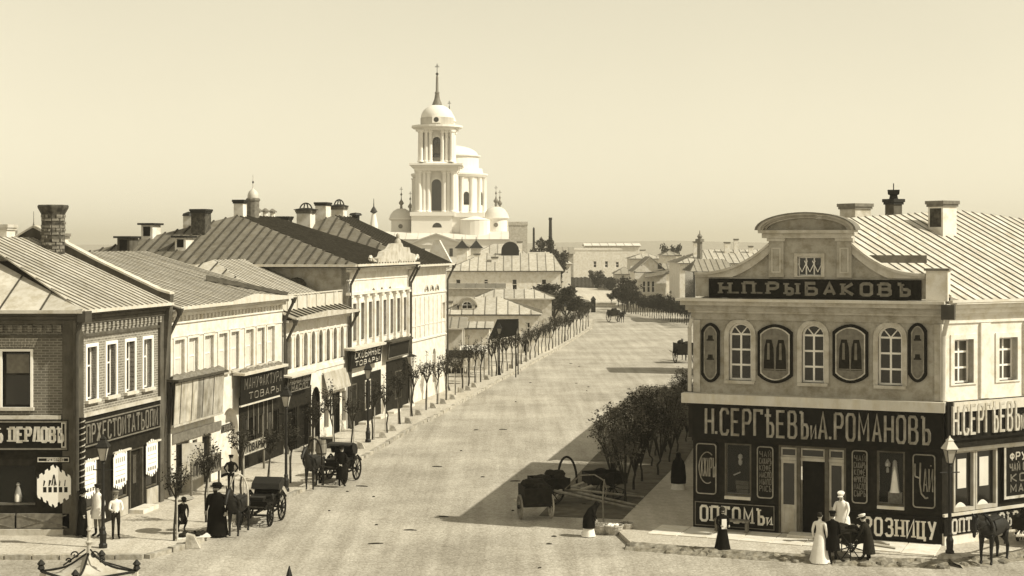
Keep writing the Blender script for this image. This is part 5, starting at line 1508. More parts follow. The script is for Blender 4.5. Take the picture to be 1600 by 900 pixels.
# ---- low white house with arched windows and a roof parapet
f3 = sub(442); X, Z = f3.x, f3.z
L3 = X(543); ev = Z(450, 497)
h3 = thing('arcaded_house', 'lower white house with eight narrow arched windows and a panelled roof parapet', 'house', f3.M)
wz0, wz1 = Z(447, 577), Z(447, 524)
st = (L3 - .8) / 8
ops = [(.55 + st * k, .55 + st * k + .62, wz0, wz1, True) for k in range(8)]
gz1 = Z(500, 612)
gd = [(X(447), X(462), PV, gz1 - .4), (X(466), X(482), PV, gz1 - .4), (X(487), X(500), PV, Z(487, 606), True), (X(506), X(514), PV + .5, gz1 - .3), (X(519), X(531), PV, gz1 - .3), (X(534), X(541), PV + .5, gz1 - .3)]
mb = MB(); wall(mb, 0, L3, 0, ev - .1, ops + gd, .4); mb.build('wall', 'white_stucco', h3)
for o in ops: window(h3, None, o[0], o[1], wz0, wz1, True, cols=1, rows=2, depth=.24, pane='glass_grey', surround='white_stucco', sw=.13, split=False)
for i, o in enumerate(gd):
    d = MB().ring(rectpts(*o[:4]) if i != 2 else archpts(*o[:4]), rectpts(o[0] + .06, o[1] - .06, o[2] + .01, o[3] - .07) if i != 2 else archpts(o[0] + .06, o[1] - .06, o[2] + .01, o[3] - .06), .0, .2).build('shop_opening', 'pale_trim' if i in (3, 5) else 'dark_wood', h3)
    MB().box(o[0] + .003, o[1] - .003, .21, .24, o[2], o[3]).build('leaf', 'black_paint', d)
mb = MB(); wall(mb, X(445), X(485), PV, Z(446, 612), gd[:2], .05, -.056); mb.build('shop_boarding', 'dark_wood', h3)
for k, (dz, h, o) in enumerate(((-.9, .06, .05), (-.34, .10, .16), (-.22, .12, .30))):
    MB().box(0, L3, -o, .1, ev + dz, ev + dz + h).build('cornice', 'white_stucco', h3)
MB().box(0, L3, -.06, -.002, Z(447, 590), Z(447, 584)).build('sill_band', 'white_stucco', h3)
MB().prism([(0, ev - .1), (0, ev + .02), (L3 * .5, ev + .22), (L3, ev + .06), (L3, ev - .08)], -.75, -.6).build('gutter', 'grey_stucco', h3)
slope(h3, [(0, -.6, ev), (L3, -.6, ev), (L3, .3, ev + .35), (0, .3, ev + .35)], .8, ['roof_mid', 'seam_dark'])
MB().box(0, L3, .3, .38, ev + .1, ev + .40).build('parapet_base', 'pale_trim', h3)
n = 7
for k in range(n):
    a, b = L3 * k / n, L3 * (k + 1) / n
    MB().box(a + .03, b - .03, .32, .37, ev + .403, ev + 1.05).build('parapet_panel', 'pale_trim', h3)
    MB().box(b - .06, b + .0, .28, .40, ev + .402, ev + 1.12).build('parapet_post', 'grey_stucco', h3)
MB().box(0, L3, .29, .42, ev + 1.123, ev + 1.18).build('parapet_rail', 'pale_trim', h3)
rw, rz = 6.3, ev + 2.95
e3 = ev + .55
slope(h3, [(.2, .5, e3), (L3 + .5, .5, e3), (L3 + .5, rw, rz), (6.2, rw, rz)], .5, ['roof_pale', 'seam_mid'], seam=(.035, .025))
slope(h3, [(.2, 12.1, e3), (.2, .5, e3), (6.2, rw, rz)], .9, ['roof_pale', 'seam_dark'])
MB().add([(6.2, rw, rz), (L3, rw, rz), (L3, 12.1, e3), (.2, 12.1, e3)], [(0, 1, 2, 3)]).build('back_roof', 'roof_pale', h3)
downpipe(h3, .12, ev - .1); downpipe(h3, L3 - .15, ev - .1)
T1, W, Hh, th = sign(f3, 446, 483, 590, 616, 'small dark sloping sign with faint rows of letters over the low house door', .30, 'black_paint', tilt=R(6), edge='seam_mid', ew=.04)
text(T1, None, 'РЫБНЫЙ ЛОВЪ', W * .08, W * .94, Hh * .52, Hh * .85, .05, 'iron_grey', -th, d=.015, join=True)
text(T1, None, 'МАСЛО', W * .16, W * .9, Hh * .12, Hh * .42, .05, 'iron_grey', -th, d=.015, join=True)
MB().box(-.1, W + .1, -.3, .3, Hh + .003, Hh + .09).build('hood_board', 'pale_trim', T1)
x0, x1, z0, z1 = f3.r(505, 541, 583, 610, .1)
aw = thing('awning', 'plain white canvas awning stretched out over a shop of the low house', 'awning', f3.at(x0, 0, z0))
W = x1 - x0; Hh = z1 - z0
MB().add([(0, -.12, Hh), (W, -.12, Hh), (W, -.36, .02), (0, -.36, .02), (0, -.10, Hh - .04), (W, -.10, Hh - .04), (W, -.34, -.02), (0, -.34, -.02)], [(3, 2, 1, 0), (4, 5, 6, 7), (0, 1, 5, 4), (1, 2, 6, 5), (2, 3, 7, 6), (3, 0, 4, 7)]).build('canvas', 'awning_canvas', aw)
MB().box(0, W, -.385, -.362, -.12, .02).build('valance', 'awning_canvas', aw)
for x in (.03, W - .03): MB().tube((x, -.05, .1), (x, -.33, .0), .025).tube((x, -.06, Hh), (x, -.33, .05), .025).build('arm', 'iron', aw)

# ---- tall house with pilasters and a big dark roof
f4 = sub(543.5); X, Z = f4.x, f4.z
L4 = X(638); ev = Z(548, 413)
h4 = thing('pilaster_house', 'tall white house with eight pilasters, deep eaves and big dark seamed hip roof', 'house', f4.M)
pz0, pz1 = Z(545, 541), Z(545, 466)
st = (L4 - .6) / 8
ops = [(.3 + st * k + st * .36, .3 + st * k + st * .36 + .72, pz0 + .25, pz1 - .35) for k in range(8)]
at = [(X(a), X(a) + .8, Z(580, 462), Z(580, 450), True) for a in (581, 594, 607)]
mb = MB(); wall(mb, 0, L4, 0, ev - .2, ops + at, .4); mb.build('wall', 'white_stucco', h4)
for o in ops: window(h4, None, o[0], o[1], o[2], o[3], cols=1, rows=3, depth=.22, pane='glass_grey', split=False, surround='white_stucco', sw=.1)
for o in at: window(h4, None, o[0], o[1], o[2], o[3], True, cols=1, rows=1, depth=.2, split=False, pane='glass_dark')
for k in range(9):
    x = .3 + st * k - .16
    p = MB().box(x, x + .34, -.16, -.003, pz0, pz1).build('pilaster', 'white_stucco', h4)
    MB().box(x - .07, x + .41, -.22, -.002, pz1 + .002, pz1 + .14).build('capital', 'white_stucco', p)
    MB().box(x - .05, x + .39, -.20, -.004, pz0 - .14, pz0 - .003).build('base', 'white_stucco', p)
for k, (z, h, o) in enumerate(((pz1 + .16, .16, .18), (pz1 + 1.0, .05, .05), (ev - .46, .16, .3), (ev - .28, .14, .6), (pz0 - .34, .16, .16))):
    MB().box(-.05, L4, -o, .1, z, z + h).build('cornice', 'white_stucco', h4)
mb = MB(); wall(mb, 0, 18.6, 0, ev - .2, []); mb.T = None
M4 = Matrix.Rotation(R(90), 4, 'Z')                  # the flank turned to the camera: x runs inward
Mf = Matrix(((0, 1, 0, 0), (-1, 0, 0, 18.6), (0, 0, 1, 0), (0, 0, 0, 1)))
mb.build('flank_wall', 'shaded_stucco', h4, Mf)
q = MB()
for k in range(3): q.lathe([(.3, 0), (.5, .3), (.3, .6), (.05, .7)], 9, (18.6 - 4.6 + .8 * k, -.3, Z(545, 452)), 1.2, .6)
q.build('ivy', 'foliage', h4, Mf)
MB().box(18.6 - 3.9, 18.6 - .6, -.4, -.003, Z(545, 452) - .5, Z(545, 452) - .1).build('wall_shelf', 'pale_trim', h4, Mf)
MB().box(L4 - .4, L4 - .01, .41, 18.6, 0, ev - .2).box(.4, L4 - .5, 18.2, 18.6, 0, ev - .2).build('rear_wall', 'shaded_stucco', h4)
rw, rz, rr_ = 9.3, ev + 3.0, 6.3
slope(h4, [(-.6, 19.2, ev), (-.6, -.7, ev), (rr_, rw, rz)], .62, ['roof_dark', 'seam_dark'], seam=(.09, .07))
slope(h4, [(-.6, -.7, ev), (L4, -.7, ev), (L4, rw, rz), (rr_, rw, rz)], .62, ['roof_dark', 'seam_dark'], seam=(.09, .07))
MB().add([(rr_, rw, rz), (L4, rw, rz), (L4, 19.2, ev), (-.6, 19.2, ev)], [(0, 1, 2, 3)]).build('back_roof', 'roof_dark', h4)
MB().box(-.6, L4, -.82, -.68, ev - .12, ev + .01).build('gutter', 'pale_trim', h4)
MB().box(-.72, -.58, -.7, 19.2, ev - .14, ev + .005).build('gutter', 'pale_trim', h4)
MB().box(-.58, L4, -.68, .0, ev - .19, ev - .15).box(-.58, 0, .01, 19.2, ev - .19, ev - .15).build('soffit', 'dark_wood', h4)
# broken crest and figure over the eaves
cx0 = X(575); cw = X(634) - cx0
q = MB(); z0 = ev + .012
q.prism([(cx0, z0), (cx0 + cw, z0), (cx0 + cw, z0 + .5), (cx0 + cw * .86, z0 + .62), (cx0 + cw * .83, z0 + .95), (cx0 + cw * .66, z0 + 1.0), (cx0 + cw * .62, z0 + 1.25), (cx0 + cw * .40, z0 + 1.2), (cx0 + cw * .30, z0 + .85), (cx0 + cw * .14, z0 + .70), (cx0 + cw * .10, z0 + .4), (cx0, z0 + .3)], -.66, -.30)
cr = q.build('crest', 'grey_stucco', h4)
MB().lathe([(.22, 0), (.30, .1), (.22, .3), (.26, .7), (.30, 1.1), (.22, 1.35), (.10, 1.45), (.15, 1.55), (.15, 1.68), (.04, 1.78)], 10, (cx0 + cw * .55, -.55, ev + .1), .8, .8).build('figure', 'grey_stucco', cr, smooth=True)
for sg, xx in ((-1, cx0 - .1), (1, cx0 + cw + .1)):
    MB().path([(xx, -.5, ev + .12), (xx + sg * .5, -.5, ev + .2), (xx + sg * 1.0, -.5, ev + .45), (xx + sg * 1.2, -.5, ev + .30), (xx + sg * 1.0, -.5, ev + .22)], .10, 6).build('scroll', 'pale_trim', cr, smooth=True)
# roof furniture
def pt4(px, py, w):                                   # a point on the camera-side roof slope
    s = -.6 + (w + .7) * (rr_ + .6) / (rw + .7)
    return s
c = chimney(h4, None, 3.9, rw + 1.4, rz - 1.2, rz + .35, 1.0, .9, 'brick_chimney', 'iron')
chimney(h4, None, 6.6, rw - .1, rz - .3, rz + 1.0, .62, .62, 'white_stucco', 'iron')
MB().box(6.28, 6.30 + .28, rw - .415, rw - .408, rz - .2, rz + .8).build('worn_patch', 'brick_dark', c) if False else None
tu = MB().lathe([(.40, rz - .2), (.40, rz + .95), (.46, rz + 1.0), (.46, rz + 1.12), (.36, rz + 1.18)], 10, (8.6, rw - .2, 0)).build('roof_turret', 'iron_grey', h4, smooth=False)
MB().lathe([(.36, rz + 1.18), (.36, rz + 1.35), (.28, rz + 1.58), (.12, rz + 1.72), (.03, rz + 1.8), (.02, rz + 2.7)], 12, (8.6, rw - .2, 0)).build('turret_dome', 'metal_dome', tu, smooth=True)
MB().lathe([(.02, rz + 2.1), (.07, rz + 2.2), (.02, rz + 2.3)], 8, (8.6, rw - .2, 0)).build('finial', 'iron', tu)
for s, w, hh_, ww in ((3.0, 13.8, .8, .75), (1.0, 14.4, .85, .8), (1.4, 10.9, .7, .7)):
    zr = ev + (s + .6) * 3.0 / (rr_ + .6)
    dm = MB().box(s - .2, s + 1.0, w - ww / 2, w + ww / 2, zr - .4, zr + hh_).build('dormer', 'white_stucco' if w < 14 else 'brick_dark', h4)
    MB().box(s - .23, s - .203, w - ww * .3, w + ww * .3, zr + .12, zr + hh_ - .1).build('opening', 'black_paint', dm)
    MB().box(s - .42, s + 1.1, w - ww / 2 - .16, w + ww / 2 + .16, zr + hh_ + .003, zr + hh_ + .12).build('dormer_roof', 'iron', dm)
c = MB().box(4.6, 5.2, 11.6, 12.2, rz - 1.6, rz - .05).build('chimney', 'white_stucco', h4)
MB().lathe([(.45, rz - .045), (.40, rz + .1), (.1, rz + .22)], 9, (4.9, 11.9, 0)).build('chimney_cap', 'iron', c)
for k in range(3):
    c = MB().lathe([(.18, rz - .3), (.18, rz + .35)], 8, (10.8 + 1.4 * k, rw + .3, 0)).build('vent', 'white_stucco', h4)
    MB().lathe([(.30, rz + .353), (.30, rz + .42), (.05, rz + .6)], 9, (10.8 + 1.4 * k, rw + .3, 0)).build('vent_cap', 'iron_grey', c)
downpipe(h4, .1, ev - .1); downpipe(h4, L4 - .2, ev - .1)
zgd = Z(550, 600)
shopfront(h4, f4, [(546, 556, 'win'), (559, 566, 'door'), (569, 578, 'win', 'pale_trim'), (582, 592, 'door'), (603, 613, 'door'), (616, 626, 'win'), (628, 635, 'door')], zgd)
MB().box(X(544), X(594), -.055, -.002, PV, zgd + .4).build('shop_boarding', 'dark_wood', h4)
MB().box(X(603), X(637), -.055, -.002, PV, Z(605, 565)).build('shop_boarding', 'dark_wood', h4)
T1, W, Hh, th = sign(f4, 546, 594, 548, 577, 'black sign with two rows of pale letters under the pilasters', .36, 'black_paint', tilt=R(4))
text(T1, None, 'СКОБЯНЫЕ', W * .10, W * .97, Hh * .50, Hh * .86, .05, 'letter_pale', -th, d=.02, join=True)
text(T1, None, 'ТОВАРЫ', W * .12, W * .95, Hh * .10, Hh * .34, .05, 'letter_pale', -th, d=.02, join=True)
MB().box(-.1, W + .1, -.3, .36, Hh + .003, Hh + .12).build('hood_board', 'pale_trim', T1)
T1, W, Hh, th = sign(f4, 605, 637, 536, 562, 'plain dark sign with a pale lower edge at the far end of the pilaster house', .36, 'dark_wood', tilt=R(4), edge='seam_mid', ew=.05)
MB().box(-.1, W + .1, -.28, .36, Hh + .003, Hh + .10).build('hood_board', 'seam_dark', T1)
p = f4.at(X(630), -.6, Z(630, 572))
t = thing('hanging_lamp', 'white tapered glass lamp hanging from the tall house wall', 'lamp', p)
MB().lathe([(.22, 0), (.34, .62), (.30, .66)], 8).build('shade', 'sugar', t)
MB().tube((0, 0, .66), (0, 0, .95), .02).tube((0, 0, .93), (0, .58, .93), .025).lathe([(.36, .665), (.2, .75), (.03, .8)], 8).build('bracket', 'iron', t)

# ---- plain white house beyond with the second dark roof
f5 = sub(638.6); X, Z = f5.x, f5.z
L5 = X(697); ev = Z(642, 414)
h5 = thing('plain_white_house', 'plain white house with blind upper bays and a dark seamed roof with ringed chimneys', 'house', f5.M)
w5 = [(X(676), X(676) + .9, PV + .9, Z(676, 545), True)]
u5 = [(L5 - 1.35, L5 - .35, Z(690, 498), Z(690, 473))]
mb = MB(); wall(mb, 0, L5, 0, ev - .1, w5 + u5, .4); mb.build('wall', 'white_stucco', h5)
window(h5, None, *w5[0][:4], True, cols=1, rows=2, split=False, pane='glass_grey')
window(h5, None, *u5[0][:4], cols=1, rows=1, split=False, pane='blind_pale')
for z, h, o in ((Z(642, 535), .10, .10), (Z(642, 462), .10, .08), (ev - .32, .2, .25), (Z(642, 512), .06, .05)):
    MB().box(0, L5, -o, .1, z, z + h).build('string_course', 'white_stucco', h5)
for k in range(9): MB().box(.5 + k * 1.2, .75 + k * 1.2, -.05, -.003, Z(642, 532) + .1, Z(642, 465) - .05).build('pilaster_strip', 'white_stucco', h5)
for k in range(3):
    MB().ring(archpts(X(663) + 1.5 * k, X(663) + 1.5 * k + .9, Z(663, 452), Z(663, 446)), archpts(X(663) + 1.5 * k + .08, X(663) + 1.5 * k + .82, Z(663, 452), Z(663, 446) - .08), -.1, -.003).build('label_mould', 'grey_stucco', h5)
rw, rz, rr_ = 7.2, ev + 3.45, 6.0
slope(h5, [(-.3, 15, ev), (-.3, -.6, ev), (rr_, rw, rz)], .8, ['roof_dark', 'seam_dark'], seam=(.09, .07))
slope(h5, [(-.3, -.6, ev), (L5, -.6, ev), (L5, rw, rz - .2), (rr_, rw, rz)], .8, ['roof_dark', 'seam_dark'], seam=(.09, .07))
MB().add([(rr_, rw, rz), (L5, rw, rz - .2), (L5, 15, ev), (-.3, 15, ev)], [(0, 1, 2, 3)]).build('back_roof', 'roof_dark', h5)
MB().box(-.3, L5, -.72, -.58, ev - .12, ev + .01).build('gutter', 'pale_trim', h5)
MB().box(L5 - .4, L5, .41, 14.4, 0, ev - .05).box(.4, L5 - .5, 14, 14.4, 0, ev - .05).build('rear_wall', 'white_stucco', h5)
MB(Matrix.Translation((L5, 0, 0)) @ Matrix.Rotation(R(90), 4, 'Z')).prism([(-.5, ev - .1), (1.6, ev - .1), (.9, ev + 1.7), (.5, ev + 1.7)], -.3, .05).build('gable_end', 'white_stucco', h5)
chimney(h5, None, 4.4, rw + 1.5, rz - 1.4, rz + .35, 1.1, 1.0, 'white_stucco', 'iron_grey', ring=True)
chimney(h5, None, 3.6, rw + 2.8, rz - 1.6, rz - .1, .9, .8, 'brick_dark', 'iron')
chimney(h5, None, 6.4, rw + .9, rz - .5, rz + .95, 1.1, .8, 'white_stucco', 'iron')
chimney(h5, None, 8.3, rw + .3, rz - .6, rz + .7, .9, .9, 'white_stucco', 'iron_grey', ring=True)
MB().lathe([(.3, rz - .5), (.3, rz + .05), (.5, rz + .1), (.4, rz + .25), (.05, rz + .3)], 9, (10.4, rw - .3, 0)).build('vent', 'iron', h5)
downpipe(h5, .1, ev - .1); downpipe(h5, L5 - .1, ev - .1)

# ------------------------------------------------------------------ houses farther up the street
def house(name, label, pxl, pxr, D, py_e, py_r, depth, wm='white_stucco', rm='roof_pale', wins=(), hip=(None, None), roof='hip', chim=(), cat='house', sp=1.0, over=.4, frame='white_paint', rot=0.0, seam='seam_mid', pane='glass_dark'):
    p = AT(pxl, HY, D)
    f = Fac((p.x, D), (math.cos(rot), math.sin(rot)))
    t = thing(name, label, cat, f.M)
    W = f.x(pxr); ev = f.z((pxl + pxr) / 2, py_e)
    rz = H - (py_r - HY) / F * (D + depth / 2)
    ops = [(f.x(a), f.x(b), f.z((a + b) / 2, d), f.z((a + b) / 2, c)) + tuple(r) for a, b, c, d, *r in wins]
    mb = MB(); wall(mb, 0, W, 0, ev - .02, ops, .3); mb.build('wall', wm, t)
    q = MB(); q.box(0, .3, .301, depth, 0, ev - .02).box(W - .3, W, .301, depth, 0, ev - .02).box(.301, W - .301, depth - .3, depth - .001, 0, ev - .02); q.build('rear_wall', wm, t)
    for o in ops: window(t, None, *o[:4], arch=len(o) > 4, cols=2 if o[1] - o[0] > .9 else 1, rows=2, depth=.12, bar=.09, frame=frame, split=False, pane=pane)
    a = over
    if roof == 'hip':
        h0 = depth / 2 if hip[0] is None else hip[0]; h1 = depth / 2 if hip[1] is None else hip[1]
        c = [(-a, -a, ev), (W + a, -a, ev), (W + a, depth + a, ev), (-a, depth + a, ev)]
        r0, r1 = (h0 - (a if h0 == 0 else 0), depth / 2, rz), (W - h1 + (a if h1 == 0 else 0), depth / 2, rz)
        slope(t, [c[0], c[1], r1, r0], sp, [rm, seam]); slope(t, [c[2], c[3], r0, r1], sp * 2, [rm, seam], keep=False)
        if h1 > 0: slope(t, [c[1], c[2], r1], sp, [rm, seam])
        if h0 > 0: slope(t, [c[3], c[0], r0], sp, [rm, seam])
        for h_, x in ((h0, 0), (h1, W)):
            if h_ == 0: MB().add([(x, 0, ev - .02), (x, depth, ev - .02), (x, depth / 2, rz - .06), (x + (.25 if x == 0 else -.25), 0, ev - .02), (x + (.25 if x == 0 else -.25), depth, ev - .02), (x + (.25 if x == 0 else -.25), depth / 2, rz - .06)], [(0, 1, 2), (5, 4, 3), (0, 3, 4, 1), (1, 4, 5, 2), (2, 5, 3, 0)]).build('gable', wm, t)
    elif roof == 'gable_front':
        slope(t, [(-a, -a, ev), (-a, depth, ev), (W / 2, depth, rz), (W / 2, -a, rz)], sp, [rm, seam])
        slope(t, [(W + a, depth, ev), (W + a, -a, ev), (W / 2, -a, rz), (W / 2, depth, rz)], sp, [rm, seam])
        MB().prism([(0, ev - .02), (W, ev - .02), (W / 2, rz - .1)], .0, .25).build('gable', wm, t)
    elif roof == 'flat':
        MB().box(-.1, W + .1, -.1, depth + .1, ev - .019, rz).build('parapet', wm, t)
    elif roof == 'shed':
        slope(t, [(-a, -a, ev), (W + a, -a, ev), (W + a, depth, rz), (-a, depth, rz)], sp, [rm, seam])
    if roof != 'flat': MB().box(-a * .5, W + a * .5, -a - .1, -a + .02, ev - .12, ev + .0).build('gutter', 'gutter' if wm == 'white_stucco' else wm, t)
    for px, pyt, w, yy, cm in chim:
        k = (px - CX) / F; Y = D + yy; x = k * Y - p.x; z1 = H - (pyt - HY) / F * Y
        chimney(t, None, x, yy, min(ev, z1 - 1), z1, w, w * .8, cm, 'iron_grey')
    return t, f, W, ev, rz

# low house with the dormer, behind the young trees
t, f, W, ev, rz = house('low_house', 'low white house with an arched dormer window in its pale seamed roof', 692, 842, 152, 491, 464, 9, wins=[(735 + 22 * k, 741 + 22 * k, 503, 522) for k in range(5)], hip=(3, 4), rm='roof_pale', sp=1.1, chim=[(700, 470, .9, 6, 'white_stucco')])
xd = f.x(729.5); zd = f.z(729, 486)
d = MB().prism(archpts(xd - .8, xd + .8, zd + .05, zd + 1.15), .9, 2.6).build('dormer', 'white_stucco', t)
MB().ring(archpts(xd - 1.0, xd + 1.0, zd + .55, zd + 1.35), archpts(xd - .82, xd + .82, zd + .55, zd + 1.17), .7, 2.8).build('dormer_roof', 'roof_mid', d)
w = MB().ring(archpts(xd - .55, xd + .55, zd + .15, zd + .95), archpts(xd - .47, xd + .47, zd + .22, zd + .88), .84, .89).box(xd - .03, xd + .03, .845, .885, zd + .2, zd + .9).box(xd - .5, xd + .5, .85, .884, zd + .55, zd + .6).build('window', 'white_paint', d)
MB().prism(archpts(xd - .5, xd + .5, zd + .18, zd + .92), .875, .895).build('pane', 'glass_dark', w)
# small market sheds in front of it
house('market_shed', 'small grey shed with low lean-to roof against the end of the plain white house', 699, 722, 128, 512, 497, 4, 'grey_stucco', 'roof_mid', roof='shed', sp=.8)
house('market_shed', 'small shed with a pale lean-to roof between grey shed and dark awning', 726, 764, 131, 512, 504, 4, 'white_stucco', 'roof_pale', roof='shed', sp=.8)
p = AT(763, 526, 126)
t = thing('awning', 'big dark canvas awning spread over market stalls behind the young trees', 'awning', place((p.x, p.y, 0)))
z0 = p.z
MB().add([(0, 0, z0 - .2), (2.3, -.6, z0 + .2), (2.5, 2.2, z0 + 1.35), (.7, 2.6, z0 + 1.3), (0, .05, z0 - .26), (2.3, -.55, z0 + .14), (2.5, 2.25, z0 + 1.29), (.7, 2.65, z0 + 1.24)], [(0, 1, 2, 3), (7, 6, 5, 4), (0, 4, 5, 1), (1, 5, 6, 2), (2, 6, 7, 3), (3, 7, 4, 0)]).build('canvas', 'cloth_black', t)
for x, y, z in ((.05, .1, z0 - .25), (2.25, -.5, z0 + .1), (2.45, 2.15, z0 + 1.2), (.75, 2.5, z0 + 1.2)): MB().tube((x, y, 0), (x, y, z), .05).build('pole', 'dark_wood', t)
for k, (px, py, D) in enumerate(((740, 545, 124), (716, 552, 118), (795, 548, 140))):
    p = AT(px, py, D)
    t = thing('market_stall', ['stall hung with long white cloths under a pale roof', 'stall with dark goods beside the end of the plain white house', 'stall with pale table beyond the big dark awning'][k], 'market stall', place((p.x, p.y, PV)))
    MB().box(-.9, .9, -.4, .4, .75, .82).build('table', 'pale_wood', t)
    for x in (-.85, .85):
        for y in (-.38, .38): MB().box(x - .04, x + .04, y - .04, y + .04, 0, 2.3 if k != 2 else .75).build('leg', 'grey_wood', t)
    if k != 2: MB().add([(-1.1, -.7, 2.1), (1.1, -.7, 2.1), (1.1, .6, 2.55), (-1.1, .6, 2.55), (-1.1, -.7, 2.06), (1.1, -.7, 2.06), (1.1, .6, 2.51), (-1.1, .6, 2.51)], [(0, 1, 2, 3), (7, 6, 5, 4), (0, 4, 5, 1), (1, 5, 6, 2), (2, 6, 7, 3), (3, 7, 4, 0)]).build('canopy', 'blind_pale' if k == 0 else 'cloth_dark', t)
    for j in range(5):
        x = -.85 + .36 * j
        MB().prism([(x, .9), (x + .3, .9), (x + .26, 2.0 - .1 * (j % 2)), (x + .02, 2.0)] if k == 0 else [(x, .825), (x + .3, .825), (x + .25, 1.2), (x + .05, 1.25)], -.35 + .03 * j, -.30 + .03 * j if k == 0 else 0).build('hanging_cloth' if k == 0 else 'goods', 'cloth_white' if k != 1 else 'cloth_dark', t)

# two storey house with four windows and its neighbours
house('two_storey_house', 'white two storey house with four dark windows and dark round dormer', 698, 876, 212, 423, 396, 12, wins=[(712, 720, 436, 453), (756, 763, 436, 444), (800, 808, 436, 453), (846, 854, 436, 453)], hip=(5, 1), sp=1.2, chim=[(773, 401, .9, 3, 'white_stucco'), (745, 396, .8, 5, 'white_stucco'), (806, 391, .9, 7, 'white_stucco')])
t = KD = COL.objects['two_storey_house']
MB().prism(archpts(7.5, 10.0, 8.5, 11.3), 5.2, 7.0).build('round_dormer', 'iron', t)
house('long_shed', 'long low shed roof in shade before the two storey white house', 700, 788, 190, 450, 443, 3, 'grey_stucco', 'roof_dark', roof='shed', sp=1.3, over=.2)
house('storehouse', 'pale roofed storehouse running below the four dark windows', 746, 862, 176, 466, 452, 7, 'grey_stucco', 'roof_pale', hip=(2, 2), sp=1.2)
house('big_roof_house', 'broad pale house with a large seamed roof below the church nave', 715, 840, 260, 412, 381, 16, 'white_stucco', 'roof_pale', hip=(6, 4), sp=1.5, chim=[(812, 377, .9, 6, 'white_stucco')])
house('row_house', 'low white house with a grey roof just past the parapet wall and dark trees', 962, 992, 330, 428, 417, 8, wins=[(968, 972, 433, 442), (978, 982, 433, 442)], hip=(2, 2), sp=1.5, rm='roof_mid')
house('row_house', 'long low house with pale roof behind the gabled white house', 985, 1035, 345, 404, 396, 10, wins=[(1000, 1004, 408, 416)], hip=(3, 3), sp=1.6, chim=[(1004, 390, 1.2, 5, 'white_stucco')])
house('row_house', 'small white house showing its grey roof above the white cottage', 1036, 1062, 320, 399, 391, 9, 'white_stucco', 'roof_mid', hip=(2, 2), sp=1.5)
house('row_house', 'pale house with plain wall between two storey house and grey barn', 878, 892, 300, 412, 404, 8, 'white_stucco', 'roof_pale', hip=(1, 1), sp=1.4)
house('siding_house', 'pale striped timber house with tall flat side near the smokestack', 795, 824, 330, 352, 347, 8, 'grey_stucco', 'roof_pale', roof='flat')
house('white_outhouse', 'small white outhouse with flat roof under the dark trees by the smokestack', 826, 858, 250, 397, 394, 6, 'white_stucco', 'roof_pale', roof='flat')
p = AT(722, 386, 232)
t = thing('roof_hut', 'small dark ventilated hut with pyramid roof among the pale roofs', 'hut', place((p.x, p.y, 0)))
MB().box(-.8, .8, -.8, .8, 0, p.z - .2).build('tower', 'white_stucco', t); MB().lathe([(1.6, p.z - .19), (.9, p.z + .3), (.1, p.z + 1.0), (.03, p.z + 1.6)], 4, a0=R(45)).build('roof', 'iron', t)
t2 = copy_tree(t, place((AT(744, 386, 236).x, 236, 0)), 'second dark pyramid topped hut nearer the broad seamed roof')
# right of the street
house('factory', 'large plain white factory block with single windows at the end of the street', 896, 972, 400, 391, 388, 26, wins=[(927, 932, 408, 418), (945, 950, 408, 418), (962, 967, 409, 418)], roof='flat')
house('factory_wing', 'long white upper wing with ruined pale gable behind the factory block', 915, 1000, 450, 384, 380, 14, roof='hip', hip=(0, 0), sp=2.5, rm='church_roof')
house('grey_barn', 'grey shaded barn with layered roof left of the white factory', 874, 896, 372, 396, 386, 14, 'shaded_stucco', 'roof_mid', hip=(0, 0), sp=1.6)
p0, p1 = AT(880, 452, 345), AT(965, 452, 345)
t = thing('board_fence', 'dark board fence running below the white factory block', 'fence', place((p0.x, p0.y, 0)))
n = 40
for k in range(n):
    x = (p1.x - p0.x) * k / n; h = AT(0, 433, 345).z + rnd.uniform(-.15, .15)
    MB().box(x, x + .27, -.03, .03, 0, h).build('board', 'dark_wood', t)
t = thing('parapet_wall', 'low pale parapet wall crossing the far end of the road', 'wall', place(AT(931, 481, 270).to_2d().to_3d()))
W = AT(962, 481, 270).x - AT(931, 481, 270).x; hz = AT(0, 475, 270).z
MB().box(0, W, 0, .4, 0, hz).build('body', 'white_stucco', t); MB().box(-.1, W + .1, -.1, .5, hz + .003, hz + .18).build('coping', 'grey_stucco', t)
t = thing('gate_post', 'short dark capped post at the end of the young trees', 'post', place(G(927, 488)))
MB().box(-.35, .35, -.35, .35, 0, 2.0).build('shaft', 'dark_wood', t); MB().lathe([(.6, 2.0), (.5, 2.2), (.05, 2.6)], 4, a0=R(45)).build('cap', 'iron', t)
t, f, W, ev, rz = house('gabled_house', 'white gabled house with round arched attic window and shaded porch roof', 992, 1041, 264, 425, 401, 11, wins=[(1004, 1009, 439, 457), (1011, 1016, 439, 457), (1018, 1023, 439, 457), (1030, 1037, 410, 419, 1)][:3], roof='gable_front', sp=1.0)
wx = f.x(1031); MB().prism(archpts(wx - .35, wx + .35, f.z(1031, 420), f.z(1031, 411)), -.04, .0).build('attic_window', 'glass_dark', t)
MB().add([(W * .3, -1.4, ev - .9), (W + .3, -1.4, ev - .2), (W + .3, .05, ev + .6), (W * .3, .05, ev - .1), (W * .3, -1.4, ev - 1.0), (W + .3, -1.4, ev - .3), (W + .3, .05, ev + .5), (W * .3, .05, ev - .2)], [(0, 1, 2, 3), (7, 6, 5, 4), (0, 4, 5, 1), (1, 5, 6, 2), (2, 6, 7, 3), (3, 7, 4, 0)]).build('porch_roof', 'roof_dark', t)
